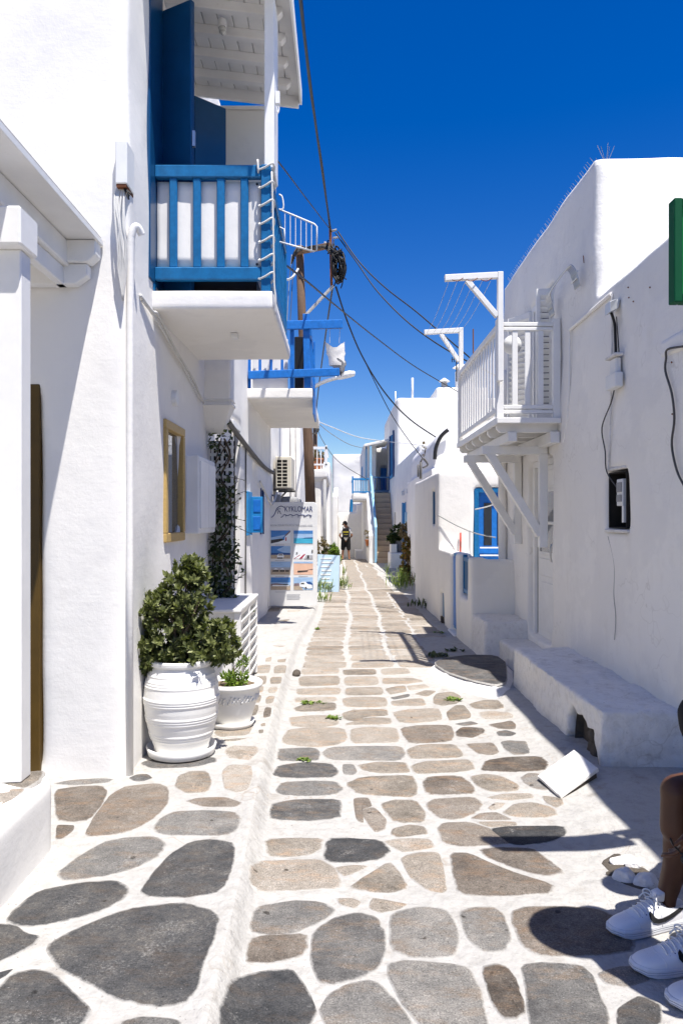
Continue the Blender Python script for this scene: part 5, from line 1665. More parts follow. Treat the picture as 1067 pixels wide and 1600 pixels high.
def rwall(px, py, dx=0.012):
    Y = YW(px, XR)
    return (XR - dx, Y, ZW(py, Y))
o = MB().tube([rwall(957, 459), rwall(892, 515)], 0.016, 6).tube([rwall(892, 515), rwall(891, 600), rwall(888, 660), rwall(882, 690)], 0.010, 6).build('conduit', 'lime_wall', None, loc=rwall(892, 515))
tag(o, 'white painted conduit slanting down the right wall past the balcony', 'conduit')
o = MB().tube([rwall(958, 459), rwall(958, 530), rwall(955, 690), rwall(952, 735)], 0.007, 6).build('conduit', 'lime_rough', None, loc=rwall(957, 600))
tag(o, 'thin cracked conduit running straight down to the dark recess', 'conduit')
lt = thing('wall_light', 'small metal wall light with grey box below it on the right wall', 'light', rwall(965, 490))
MB().extrude([rwall(961, 473, 0.0), rwall(961, 473, 0.03), rwall(966, 477, 0.10), rwall(966, 494, 0.10), rwall(962, 488, 0.02)], (0, -0.10, 0)).build('bracket', 'galvanised', lt, bevel=0.004)
MB().box(1.93, 1.99, 5.20, 5.40, 2.44, 2.55).build('junction', 'white_plastic', lt, bevel=0.012, segs=2)
MB().box(1.95, 1.99, 5.24, 5.36, 2.55, 2.66).build('cap', 'white_plastic', lt, bevel=0.008)
MB().box(1.93, 1.99, 5.20, 5.40, 2.665, 2.685).build('clamp', 'lime_rough', lt, bevel=0.004)
MB().tube(cat_rom([rwall(967, 488, .06), rwall(966, 505, .03), rwall(965, 525, .02), rwall(965, 570, .015)], 4), 0.010, 6).tube([rwall(969, 495, .03), rwall(971, 570, .015)], 0.004, 5).build('lead', 'black_cable', lt, smooth=True)
MB().tube(cat_rom([rwall(964, 606, .02), rwall(958, 630, .02), rwall(944, 668, .02), rwall(949, 705, .02), rwall(954, 738, .03), rwall(964, 768, -.02)], 5), 0.0055, 6).build('lead', 'dark_cable', lt, smooth=True)
o = MB().tube(cat_rom([rwall(1075, 541, .02), rwall(1050, 546, .03), rwall(1045, 560, .02), rwall(1044, 580, .02), rwall(1054, 615, .02), rwall(1058, 655, .02), rwall(1054, 695, .02), rwall(1062, 735, .02), rwall(1074, 760, .02)], 5), 0.007, 6).build('wall_cable', 'dark_cable', None, smooth=True, loc=rwall(1050, 600))
tag(o, 'loose dark cable hanging in a wave at the right edge of the wall', 'cable')
pk = MB()
for px, py in ((982, 449), (1016, 449), (983, 465), (990, 471), (1050, 566), (1051, 647)):
    a = rwall(px, py, 0.006)
    pk.ball(a, 0.006, n=6)
o = pk.build('wall_plugs', 'rust', hr)
MB().tube(cat_rom([rwall(950, 838, .004), rwall(956, 862, .003), rwall(960, 890, .003), rwall(959, 930, .003), rwall(962, 965, .003), rwall(960, 1000, .003)], 5), 0.0025, 4).build('crack', 'grey_cable', hr)
# green blade sign
gs = thing('blade_sign', 'green framed sign sticking out over the street at the right edge', 'sign', (1.6, 2.7, 2.45))
gy0 = 2.62
gx0 = (1053 - CX) * gy0 / F
z1, z0 = ZW(316, gy0 + 0.04), ZW(476, gy0 + 0.04)
MB().box(gx0, gx0 + 0.03, gy0, gy0 + 0.05, z0, z1).box(gx0 + 0.03, 1.78, gy0, gy0 + 0.05, z0, z0 + 0.03).box(gx0 + 0.03, 1.78, gy0, gy0 + 0.05, z1 - 0.03, z1).box(1.75, 1.78, gy0, gy0 + 0.05, z0 + 0.03, z1 - 0.03).build('frame', 'green_sign_dark', gs, bevel=0.003)
MB().box(gx0 + 0.03, 1.75, gy0 + 0.012, gy0 + 0.04, z0 + 0.03, z1 - 0.03).build('panel', 'green_sign', gs)
MB().box(1.78, 2.02, gy0 + 0.04, gy0 + 0.08, z1 - 0.12, z1 - 0.08).box(1.78, 2.02, gy0 + 0.04, gy0 + 0.08, z0 + 0.08, z0 + 0.12).build('arm', 'black_plastic', gs)

# bench, lid, steps
bn = thing('masonry_bench', 'rough white plastered bench with a broken hole at its near corner', 'bench', (1.7, 5.4, 0))
hole = MB().extrude([(1.3, 4.33, -0.2), (1.3, 4.93, -0.2), (1.3, 4.94, 0.06), (1.3, 4.90, 0.10), (1.3, 4.92, 0.20), (1.3, 4.85, 0.29), (1.3, 4.74, 0.245), (1.3, 4.66, 0.265), (1.3, 4.57, 0.20), (1.3, 4.47, 0.215), (1.3, 4.44, 0.13), (1.3, 4.37, 0.10)], (0.34, 0, 0))
lump('body', [MB().prism([(1.50, 4.30), (2.1, 4.26), (2.1, 6.52), (1.50, 6.50), (1.485, 5.4)], -0.2, 0.375, top=[(1.53, 4.33), (2.1, 4.30), (2.1, 6.52), (1.52, 6.48), (1.51, 5.4)])], [hole], 0.014, 2, 0.018, 'lime_rough', bn, freq=3.0, amp2=0.008)
ring_ = [(4.33, -0.12), (4.92, -0.12), (4.89, 0.12), (4.84, 0.27), (4.66, 0.25), (4.48, 0.20), (4.37, 0.09)]
ins_ = [(4.63 + (y - 4.63) * 0.93, 0.08 + (z - 0.08) * 0.93 + 0.008 * (i % 2)) for i, (y, z) in enumerate(ring_)]
lm = MB().add([(1.545, y, z) for y, z in ins_] + [(1.622, y, z) for y, z in ins_], [(i, (i + 1) % 7, 7 + (i + 1) % 7, 7 + i) for i in range(7)] + [tuple(range(7, 14))])
lm.build('hole_lining', 'rubble_dark', bn)
MB().box(1.60, 1.63, 4.38, 4.88, -0.1, 0.26).build('hole_back', 'rubble_dark', bn)
rb = []
for k in range(7):
    c = (1.575 + rnd(-.02, .03), 4.36 + rnd(0, .34), 0.02 + rnd(0, .16))
    rb.append(MB().ball(c, rnd(.045, .065), n=7, sq=(1, rnd(.7, 1.2), rnd(.5, .9))))
lump('hole_rubble', rb, None, 0.02, 1, 0.02, 'rubble_dark', bn, freq=9)
# leaning lid
def gl(px, py, h):
    Y = (EYE - h) * F / (py - HY)
    return Vector(((px - CX) * Y / F, Y, h))
A, Bp, Cc, Dd = gl(839, 1212, 0.03), gl(874, 1243, 0.02), gl(934, 1200, 0.10), gl(896, 1171, 0.13)
nrm = (Bp - A).cross(Dd - A).normalized()
o = MB().extrude([A, Bp, Cc, Dd], -nrm * 0.022).build('access_lid', 'lime_rough', None, bevel=0.003, loc=tuple(A))
ins2 = [q.lerp((A + Bp + Cc + Dd) / 4, 0.10) - nrm * 0.024 for q in (A, Bp, Cc, Dd)]
MB().extrude(ins2, (0.02, 0.02, -0.14)).build('dark_fill', 'rubble_dark', o)  # dark block filling the gap under the lid
tag(o, 'square white access lid leaning against the broken bench corner', 'lid')
# slate step
ms = thing('door_step', 'dark slate doorstep bedded in white mortar before the white door', 'step', (1.25, 7.0, 0))
sp_ = [(103,490),(140,470),(235,458),(330,460),(368,490),(372,560),(330,572),(240,552),(150,522)]
outl = []
for x, y in sp_:
    q = gl(640 + x / 2.499, 840 + y / 2.499, 0.095)
    outl.append((q.x, q.y))
cxm, cym = sum(q[0] for q in outl) / len(outl), sum(q[1] for q in outl) / len(outl)
base_ = [(cxm + (q[0] - cxm) * 1.62, cym + (q[1] - cym) * 1.5) for q in outl]
top_ = [(cxm + (q[0] - cxm) * 1.03, cym + (q[1] - cym) * 1.03) for q in outl]
lump('mortar_bed', [MB().prism(orient(base_), -0.1, 0.085, top=orient(top_))], None, 0.018, 7, 0.006, 'lime_rough', ms, freq=4)
lay_stone(outl, 'stone_grey', ms, lambda x, y: 0.093, 'slate')
o = lump('door_step', [MB().prism([(1.70, 7.3), (2.05, 7.25), (2.05, 8.0), (1.70, 8.0)], -0.1, 0.215)], None, 0.02, 4, 0.012, 'lime_rough', None, (1.85, 7.6, 0), freq=3)
tag(o, 'low white plaster step directly under the white panelled door', 'step')
o = lump('plaster_block', [MB().prism([(1.50, 7.92), (2.05, 7.90), (2.05, 8.55), (1.47, 8.55)], -0.2, 0.40, top=[(1.56, 7.97), (2.05, 7.95), (2.05, 8.55), (1.52, 8.55)])], None, 0.025, 6, 0.025, 'lime_rough', None, (1.75, 8.2, 0), freq=3)
tag(o, 'rounded white plaster block between the white door and the terrace wall', 'block')
def rock(name, c, r, mat, seed):
    rs = random.Random(seed)
    bm = bmesh.new()
    for _ in range(16):
        d = Vector((rs.gauss(0, 1), rs.gauss(0, 1), rs.gauss(0, 1))).normalized()
        bm.verts.new((d.x * r[0], d.y * r[1], d.z * r[2]))
    h = bmesh.ops.convex_hull(bm, input=bm.verts)
    bmesh.ops.delete(bm, geom=[e for e in h['geom_interior'] if isinstance(e, bmesh.types.BMVert)], context='VERTS')
    me = bpy.data.meshes.new(name)
    bm.to_mesh(me)
    me.materials.append(MATS[mat])
    o = bpy.data.objects.new(name, me)
    COL.objects.link(o)
    o.location = c
    ORG[o.name] = Vector(c)
    b = o.modifiers.new('bevel', 'BEVEL')
    b.width = min(r) * 0.25
    b.segments = 2
    return o
# loose stones by the seated man
for k, (px, py, r) in enumerate(((975, 1347, .035), (995, 1352, .03), (985, 1372, .045), (1012, 1380, .04), (960, 1366, .02))):
    q = pt_on(px, py)
    o = rock('loose_stone', q + Vector((0, 0, r * 0.15)), (r * 1.9, r * 1.25, r * 0.9), 'lime_rough' if k != 4 else 'rubble_dark', 90 + k)
    tag(o, ('whitewashed loose stone furthest back above the trainers', 'narrow whitewashed loose stone right of the furthest back one', 'whitewashed loose stone in the middle of the broken mortar', 'whitewashed loose stone right against the brown leg', 'little dark stone chip left of the loose whitewashed stones')[k], 'stone', 'loose stones by the white shoes')

# ------------------------------------------------------------------ right side, house with the blue doors and terrace
ht = thing('white_house', 'small white house with a raised terrace and royal blue doors past the balcony', 'house', (1.5, 11, 0))
XT = 1.49
lump('wall', [B(XT, 4.8, 11.4, 15.0, -0.6, 2.24), B(XT, 4.8, 8.52, 11.5, -0.5, 0.30), B(XT, XT + 0.17, 8.52, 11.45, -0.4, 1.06), B(XT, 2.4, 8.52, 8.70, -0.4, 1.03)],
     [B(1.3, XT + 0.09, 9.62, 10.12, -0.02, 1.4), B(1.3, XT + 0.3, 8.78, 9.36, 0.55, 1.4), B(2.05, 2.9, 11.2, 11.55, 0.29, 2.0), B(1.3, XT + 0.1, 11.75, 12.2, 1.42, 1.98), B(1.3, XT + 0.08, 10.75, 11.15, -0.1, 0.42)],
     0.035, 5, 0.015, 'lime_cream', ht)
d_ = MB().box(2.07, 2.85, 11.50, 11.54, 0.30, 1.99).build('door', 'blue_bright', ht, bevel=0.004)
MB().box(2.055, 2.13, 11.42, 11.50, 0.30, 1.995).box(2.13, 2.85, 11.42, 11.50, 1.92, 1.995).build('door_frame', 'blue_wood', d_, bevel=0.005)
MB().box(2.22, 2.34, 11.488, 11.499, 1.10, 1.76).box(2.43, 2.55, 11.488, 11.499, 1.10, 1.76).build('pane', 'glass_dark', d_)
MB().box(2.20, 2.6, 11.485, 11.499, 0.40, 0.86).build('panel', 'blue_bright', d_, bevel=0.01)
MB().box(2.15, 2.6, 11.44, 11.47, 1.055, 1.075).box(2.15, 2.6, 11.44, 11.47, 0.935, 0.955).build('ledge', 'lime_wall', d_)
MB().box(2.135, 2.17, 11.46, 11.485, 0.62, 0.82).tube([(2.15, 11.46, 0.74), (2.15, 11.42, 0.74), (2.24, 11.42, 0.74)], 0.01, 6).build('handle', 'steel', d_)
g_ = MB().box(XT + 0.05, XT + 0.09, 9.64, 10.10, 0.02, 1.05).build('gate', 'blue_sky_paint', ht, bevel=0.004)
MB().box(XT + 0.035, XT + 0.049, 9.67, 9.86, 0.06, 1.0).box(XT + 0.035, XT + 0.049, 9.88, 10.07, 0.06, 1.0).build('gate_board', 'blue_bright', g_, bevel=0.004)
MB().box(XT - 0.03, XT + 0.12, 9.58, 10.14, -0.06, 0.0).build('threshold', 'lime_wall', ht, bevel=0.01)
r_ = MB().box(XT + 0.05, XT + 0.10, 8.82, 9.33, 0.98, 1.03).box(XT + 0.05, XT + 0.10, 8.82, 9.33, 0.585, 0.635).box(XT + 0.05, XT + 0.10, 8.80, 8.85, 0.57, 1.06).box(XT + 0.05, XT + 0.10, 9.30, 9.35, 0.57, 1.06).build('railing', 'blue_wood', ht, bevel=0.004)
q_ = MB().box(XT + 0.06, XT + 0.09, 8.89, 8.93, 0.636, 0.98).build('bar', 'blue_slate', r_, bevel=0.003)
copies(q_, [(0, 0.085 * i, 0) for i in range(1, 5)])
w_ = MB().box(XT + 0.05, XT + 0.08, 11.76, 12.19, 1.43, 1.97).build('window', 'blue_slate', ht, bevel=0.003)
MB().box(XT + 0.02, XT + 0.049, 11.76, 11.80, 1.43, 1.97).box(XT + 0.02, XT + 0.049, 12.15, 12.19, 1.43, 1.97).build('frame', 'blue_slate', w_)
MB().box(XT + 0.03, XT + 0.06, 10.78, 11.10, 0.05, 0.40).build('hatch', 'blue_slate', ht, bevel=0.004)
MB().box(XT + 0.0, XT + 0.03, 10.95, 11.10, -0.15, 0.05).build('hatch_rubble', 'rubble_dark', ht)
MB().box(1.62, 2.0, 11.30, 11.42, 0.97, 1.0).build('ledge', 'lime_wall', ht, bevel=0.01)
o = MB().tube([(1.83, 11.35, 0.86), (1.835, 11.36, 1.30)], 0.014, 8).build('red_stick', 'red_paint', None, smooth=True, loc=(1.83, 11.35, 0.86))
tag(o, 'red handled stick leaning on the small terrace wall', 'stick')
o = MB().tube(cat_rom([P(684, 805, 11.36), P(715, 822, 11.3), P(745, 834, 11.2), P(774, 840, 11.0)], 4), 0.009, 5).build('wall_cable', 'grey_cable', None, smooth=True, loc=tuple(P(684, 805, 11.36)))
tag(o, 'thin cable sagging over the white wall left of the blue door', 'cable')
o = MB().tube(cat_rom([P(742, 796, 11.3), P(760, 792, 11.1), P(778, 786, 10.9)], 4), 0.010, 5).build('wall_cable', 'white_cable', None, smooth=True, loc=tuple(P(742, 796, 11.3)))
tag(o, 'short white cable crossing in front of the blue door', 'cable')
dp = MB().tube(cat_rom([(1.97, 8.9, 3.3), (1.95, 8.93, 2.2), (1.95, 8.93, 1.2), (1.95, 8.9, 0.95)], 4), 0.05, 10).build('drain_pipe', 'lime_wall', None, smooth=True, loc=(1.95, 8.93, 1))
tag(dp, 'thick white drain pipe at the far corner of the balcony house', 'pipe')
gp_ = lay_stone([G(*q) for q in ((944, 1349), (966, 1337), (985, 1350), (1006, 1360), (1020, 1378), (1000, 1386), (974, 1378), (958, 1364))], 'rubble_dark', street, name='broken_gap')
weed(672, 952, 0.22, 16, 'leafy weed at the foot of the small house with the terrace', 'leaf_dark', 0.1, 41, 0.035)
weed(650, 948, 0.16, 10, 'low dark weed in the shade by the right wall', 'leaf_dark', 0.12, 42, 0.03)
weed(682, 1026, 0.08, 14, 'dark moss tuft beside the slate doorstep', 'leaf_dark', 0.06, 43, 0.02, True)
weed(708, 1018, 0.06, 10, 'small dark moss patch behind the slate doorstep', 'leaf_dark', 0.07, 44, 0.02, True)
weed(685, 990, 0.05, 6, 'tiny green weed at the sunny edge near the terrace wall', 'leaf_fresh', 0.05, 45, 0.015, True)
# ------------------------------------------------------------------ far end of the street
XD = 2.17
hd = thing('white_house', 'long low white house with pale blue doors beyond the small terrace house', 'house', (XD, 24, -0.2))
lump('wall', [B(XD, 6, 20.9, 29.25, -0.8, 3.68)], [B(2.0, XD + 0.12, 24.9, 26.3, -0.3, 2.1), B(2.0, XD + 0.12, 23.0, 23.7, -0.3, 2.1)], 0.07, 5, 0.02, 'lime_wall', hd)
d_ = MB().box(XD + 0.04, XD + 0.10, 24.95, 26.25, -0.25, 2.08).build('door', 'blue_pale', hd, bevel=0.01)
MB().box(XD - 0.02, XD + 0.04, 24.9, 25.05, -0.25, 2.1).box(XD - 0.02, XD + 0.04, 25.55, 25.68, -0.25, 2.08).box(XD - 0.02, XD + 0.04, 26.15, 26.3, -0.25, 2.1).build('door_frame', 'blue_sky_paint', d_)
MB().box(XD - 0.05, XD + 0.0, 24.35, 24.75, 0.6, 1.75).build('shutter', 'blue_pale', hd, bevel=0.01)
MB().box(XD + 0.05, XD + 0.1, 23.02, 23.68, -0.25, 2.08).build('door', 'white_wood', hd, bevel=0.01)
MB().box(XD - 0.10, XD, 25.4, 25.6, 2.35, 2.5).box(XD - 0.10, XD, 23.6, 23.8, 2.35, 2.5).build('wall_lamp', 'galvanised', hd)
hv = thing('white_house', 'white house with rounded vaulted parapets rising behind the small terrace house', 'house', (2.4, 17, 0))
arch = []
for k in range(13):
    a = pi * k / 12
    arch.append((2.34 - 0.42 * cos(a), 3.0 + 0.42 * sin(a)))
vb = MB().extrude([(x, 15.3, z) for x, z in [(1.92, -0.5)] + arch + [(2.76, -0.5)]], (0, 5.0, 0))
arch2 = [(3.35 - 0.5 * cos(pi * k / 12), 3.1 + 0.5 * sin(pi * k / 12)) for k in range(13)]
vb2 = MB().extrude([(x, 15.6, z) for x, z in [(2.85, -0.5)] + arch2 + [(3.85, -0.5)]], (0, 5.0, 0))
lump('wall', [vb, vb2, B(1.85, 4.5, 15.2, 20.8, -0.6, 2.55)], None, 0.05, 5, 0.02, 'lime_wall', hv)
o = MB().tube(cat_rom([(1.93, 15.25, 2.75), (1.95, 15.24, 2.98), (2.05, 15.22, 3.22), (2.2, 15.2, 3.36)], 4), 0.04, 7).build('flexible_pipe', 'black_cable', None, smooth=True, loc=(1.95, 15.2, 2.8))
tag(o, 'dark curved pipe over the edge of the rounded parapet', 'pipe')
o = MB().tube([P(657, 748, 15.0), P(657, 722, 15.0)], 0.03, 6).tube([P(653, 745, 15.0), P(653, 726, 15.0)], 0.02, 6).tube(cat_rom([P(657, 722, 15), P(661, 716, 15), P(668, 726, 15), P(660, 731, 15)], 4), 0.02, 6).build('cable_bracket', 'dark_cable', None, smooth=True, loc=tuple(P(657, 748, 15.0)))
tag(o, 'metal cable bracket on the low roof left of the curved pipe', 'bracket')
shrub_at(tuple(P(663, 712, 17.0)), 1, [(tuple(P(663, 701, 17.0)), (0.04, 0.05, 0.16))], 20, 'leaf_red', 0.07, 0.015, 'dry_plant', 'dry reddish plant growing on the low roof beside the cable bracket', 2, seed=51, per=(5, 7))

hc2 = thing('white_house', 'tall white house with blue shutters and chimneys at the bend of the street', 'house', (XD, 32, 0))
lump('wall', [B(XD, 8, 29.2, 37.6, -1.0, 6.35), B(XD + 0.05, 4, 37.5, 40, -1, 5.6), B(4.0, 6.2, 31, 34, 6.0, 7.1), B(5.2, 5.7, 31.5, 32.2, 7, 7.9)], [B(2.0, XD + 0.12, 30.4, 32.9, 3.35, 5.15)], 0.08, 5, 0.02, 'lime_wall', hc2)
w_ = MB().box(XD + 0.05, XD + 0.11, 30.42, 32.88, 3.37, 5.13).build('window', 'blue_slate', hc2)
MB().box(XD - 0.05, XD + 0.05, 30.4, 30.75, 3.3, 5.2).build('shutter', 'blue_dark', w_, bevel=0.01)
MB().box(XD - 0.05, XD + 0.05, 32.5, 32.95, 3.3, 5.2).build('shutter', 'blue_dark', w_, bevel=0.01)
MB().box(XD - 0.05, XD + 0.06, 30.76, 32.49, 3.3, 3.42).box(XD - 0.05, XD + 0.06, 31.5, 31.7, 3.42, 5.13).build('frame', 'blue_sky_paint', w_, bevel=0.01)
MB().box(XD - 0.02, XD + 0.02, 29.6, 30.0, -0.2, 1.8).build('side_door', 'grey_wood', hc2, bevel=0.01)
MB().tube([(2.85, 29.6, 6.3), (2.85, 29.6, 7.2)], 0.045, 8).build('vent_pipe', 'white_metal', hc2, smooth=True)
MB().tube([(XD + 0.1, 31, 6.3), (XD + 0.1, 31, 6.9)], 0.03, 8).build('vent_pipe', 'white_metal', hc2, smooth=True)
ch = MB().lathe([(0.13, 0), (0.13, 0.22), (0.1, 0.22)], (4.35, 31.2, 7.08), 12).build('chimney', 'grey_cement', hc2)
MB().lathe([(0.22, 0.26), (0.24, 0.28), (0.04, 0.42)], (4.35, 31.2, 7.08), 12).build('chimney_cap', 'white_plastic', ch)
ch = MB().lathe([(0.24, 0), (0.24, 0.7), (0.2, 0.75)], (5.05, 31.2, 7.05), 12).build('chimney', 'lime_wall', hc2)
MB().lathe([(0.16, 0.75), (0.16, 0.86), (0.35, 0.88), (0.1, 1.05)], (5.05, 31.2, 7.05), 12).build('chimney_cap', 'lime_cream', ch)
an = MB().tube([P(747, 556, 24), P(738, 514, 24)], 0.02, 5)
an = MB().tube([P(739, 556, 22), P(739, 514, 22)], 0.02, 5).build('aerial_mast', 'rust', None, loc=tuple(P(739, 600, 22)))
tag(an, 'thin rusty aerial mast standing behind the balcony house', 'mast')
lump_ = None
ae = MB().tube([P(713, 596, 22), P(713, 560, 22)], 0.02, 5)
for k in range(4):
    ae.tube([P(706 + 3 * k, 558, 22), P(706 + 3 * k, 566, 22)], 0.012, 4)
ae.tube([P(705, 562, 22), P(718, 560, 22)], 0.012, 4)
ae = ae.build('aerial', 'black_cable', None, loc=tuple(P(713, 600, 22)))
tag(ae, 'small television aerial above the roofs left of the clothes line arm', 'aerial')
# stair, landing, porch
st = thing('staircase', 'beige concrete outdoor staircase climbing beside pale blue handrails', 'staircase', (1.8, 30, -0.28))
for k in range(13):
    z = -0.28 + 0.229 * k
    MB().box(1.46, 2.16, 30.0 + 0.23 * k, 33.2, z, z + 0.225).build('step', 'concrete_step', st, bevel=0.012)
MB().extrude([(1.12, 30.15, -0.5), (1.12, 33.3, -0.5), (1.12, 33.3, 2.75), (1.12, 32.9, 2.75), (1.12, 30.15, 0.85)], (0.32, 0, 0)).build('side_wall', 'lime_wall', st, bevel=0.03, segs=2)
hr1 = MB().beam((1.40, 30.05, -0.25), (1.40, 30.05, 1.2), 0.09, 0.09, (0, 1, 0)).beam((1.40, 30.05, 1.15), (1.33, 33.1, 3.42), 0.10, 0.12).beam((1.33, 33.1, 2.75), (1.33, 33.1, 3.5), 0.09, 0.09, (0, 1, 0)).build('handrail', 'blue_pale', st, bevel=0.01)
bq = MB().box(1.36, 1.41, 30.5, 30.55, 0.85, 1.45).build('baluster', 'blue_pale', st)
copies(bq, [(-0.012 * i, 0.5 * i, 0.365 * i) for i in range(1, 6)])
MB().box(1.1, 2.2, 33.2, 36, -0.5, 2.7).build('landing', 'lime_cream', st)
rl = MB().box(1.42, 2.15, 33.25, 33.32, 3.38, 3.45).box(1.42, 2.15, 33.25, 33.32, 2.76, 2.83).build('rail', 'blue_slate', st)
bq = MB().box(1.5, 1.54, 33.26, 33.31, 2.83, 3.38).build('baluster', 'blue_dark', st)
copies(bq, [(0.155 * i, 0, 0) for i in range(1, 5)])
hp = thing('white_house', 'white house with blue porch posts and balcony at the top of the stairs', 'house', (1.2, 34, 0))
lump('wall', [B(1.55, 4, 35.6, 40, -0.8, 5.0), B(1.0, 1.6, 34.0, 40, -0.8, 5.0)], [B(1.85, 2.3, 35.2, 35.8, 2.7, 4.1)], 0.08, 4, 0.02, 'lime_wall', hp)
MB().box(1.9, 2.25, 35.66, 35.72, 2.9, 4.0).build('door', 'blue_bright', hp)
MB().extrude([(1.02, 33.1, 4.78), (2.12, 33.1, 5.02), (2.12, 33.1, 5.14), (1.02, 33.1, 4.90)], (0, 2.4, 0)).build('porch_roof', 'lime_cream', hp, bevel=0.02)
pq = MB().box(1.08, 1.15, 33.15, 33.22, 2.7, 4.79).build('porch_post', 'blue_slate', hp)
MB().box(1.27, 1.36, 33.12, 33.2, 2.7, 4.83).build('porch_post', 'blue_pale', hp)
MB().box(0.96, 0.995, 34.6, 35.6, 2.9, 4.0).build('shutter', 'blue_sky_paint', hp)
sb = lump('balcony', [B(0.48, 1.2, 32.6, 35.5, 2.34, 2.66)], None, 0.06, 3, 0.01, 'lime_cream', hp)
MB().box(0.5, 1.22, 32.62, 32.68, 3.26, 3.34).box(0.5, 1.22, 32.62, 32.68, 2.7, 2.76).box(0.46, 0.53, 32.6, 32.67, 2.66, 3.42).box(0.47, 0.53, 32.68, 35.2, 3.26, 3.34).build('railing', 'blue_sky_paint', sb)
bq = MB().box(0.6, 0.65, 32.63, 32.67, 2.76, 3.26).build('baluster', 'blue_pale', sb)
copies(bq, [(0.1 * i, 0, 0) for i in range(1, 6)])
MB().beam((0.45, 32.7, 2.4), (0.42, 32.75, 1.85), 0.09, 0.12).build('bracket', 'blue_sky_paint', sb)

hf = thing('white_house', 'plain white house closing the far end of the street behind the walking man', 'house', (0.4, 42, -0.4))
lump('wall', [B(-0.52, 3, 42, 50, -1.2, 5.25)], None, 0.09, 4, 0.03, 'lime_wall', hf)
MB().box(0.75, 1.5, 41.98, 42.1, 4.75, 4.9).build('ledge', 'lime_cream', hf)
MB().tube([(-0.4, 41.95, -0.5), (-0.4, 41.95, 3.2)], 0.04, 6).build('drain_pipe', 'lime_cream', hf)
lw = lump('yard_wall', [B(-0.15, 1.2, 36.6, 37.0, -0.9, 1.85), B(0.75, 1.2, 36.6, 37.0, 1.5, 2.3), B(-0.18, 0.02, 36.55, 38, -0.8, 1.75)], None, 0.06, 4, 0.02, 'lime_wall', None, (0.5, 36.8, -0.4))
tag(lw, 'white yard wall directly behind the walking man', 'wall')
ls = thing('garden_steps', 'short flight of white steps behind the yard wall', 'steps', (0.5, 38, 1.6))
for k in range(4):
    MB().box(0.42, 0.98, 38 + 0.25 * k, 39.4, 0.6, 1.85 + 0.16 * k).build('step', 'lime_wall', ls, bevel=0.02)
lw = lump('side_wall', [MB().extrude([(-0.42, 33.6, -0.9), (-0.42, 41, -0.9), (-0.42, 41, 3.3), (-0.42, 33.6, 2.6)], (0.25, 0, 0)), B(-0.9, -0.2, 36.0, 36.4, -0.9, 2.2)], None, 0.06, 4, 0.02, 'lime_wall', None, (-0.3, 35, -0.4))
lw.name = 'boundary_wall'
tag(lw, 'white boundary wall left of the walking man', 'wall')
lb = MB().box(0.65, 1.15, 34.4, 36.4, -0.6, 0.05).build('low_ledge', 'lime_wall', None, bevel=0.04, segs=2, loc=(0.9, 35, -0.4))
tag(lb, 'low white ledge at the foot of the yard wall', 'ledge')
o = MB().box(-1.6, -0.42, 27, 33, -0.8, 3.6).build('white_annex', 'lime_wall', None, bevel=0.06, segs=2, loc=(-1, 30, -0.3))
tag(o, 'white annex between the railed terrace and the far boundary wall', 'building')
o = MB().box(1.02, 1.12, 30.4, 30.9, 0.35, 0.41).build('shelf', 'grey_wood', st)
o = MB().lathe([(0.05, 0.0), (0.085, 0.22), (0.1, 0.22), (0.1, 0.26), (0.07, 0.26)], (1.06, 30.3, 0.42), 12).build('flower_pot', 'terracotta', None, smooth=True, loc=(1.06, 30.3, 0.42))
tag(o, 'terracotta flower pot hung on the white stair side wall', 'flower pot')
shrub_at((1.06, 30.3, 0.66), 0.6, [((1.04, 30.3, 0.9), (0.12, 0.1, 0.18))], 16, 'leaf_dry', 0.09, 0.03, 'flowering_plant', 'sparse plant in the terracotta pot by the stairs', 3, seed=61, per=(5, 7))
# plinth with pot
pb = lump('plinth', [B(1.72, 2.2, 26.2, 27.4, -0.5, 0.32)], None, 0.05, 3, 0.02, 'lime_wall', None, (2.0, 26.8, -0.2))
tag(pb, 'white plastered plinth under the grey planter at the stairs', 'plinth')
o = MB().lathe([(0.10, 0), (0.17, 0.02), (0.22, 0.40), (0.24, 0.44), (0.2, 0.44)], (2.12, 26.7, 0.32), 16).build('planter', 'grey_cement', None, smooth=True, loc=(2.12, 26.7, 0.32))
tag(o, 'round grey planter standing on the white plinth', 'planter')
o = MB().box(1.76, 1.98, 26.3, 27.0, 0.32, 0.62).build('planter_box', 'lime_cream', None, bevel=0.01, loc=(1.87, 26.6, 0.32))
tag(o, 'white planter box beside the round grey planter', 'planter')
shrub_at((2.1, 26.7, 0.74), 1.3, [((2.1, 26.6, 1.05), (0.30, 0.3, 0.26)), ((1.9, 26.6, 0.85), (0.22, .2, .15))], 110, 'leaf_dark', 0.13, 0.06, 'potted_shrub', 'dark green shrub in the round grey planter by the stairs', 6, seed=71)
shrub_at((1.82, 20.0, -0.15), 1.5, [((1.80, 20, 0.25), (0.2, .25, .35)), ((1.85, 19.9, 0.75), (0.2, .25, .3)), ((1.74, 19.8, 0.05), (0.16, .2, .2))], 170, 'leaf_red', 0.11, 0.055, 'shrub', 'red and yellow leaved shrub beside the corner of the small terrace house', 7, seed=72)
shrub_at((1.85, 21.0, 0.3), 1.2, [((1.9, 21.0, 1.15), (0.25, .25, .25))], 60, 'leaf_dry', 0.11, 0.05, 'shrub', 'grey brown shrub above the red and yellow leaved one', 5, seed=73)
weed(625, 922, 0.55, 44, 'tall feathery weed clump at the edge of the street on the right', 'leaf_grass', 0.13, 74, 0.02)
weed(606, 898, 0.4, 8, 'thin lone weed stalk in the paving near the plinth', 'leaf_grass', 0.04, 75, 0.015)
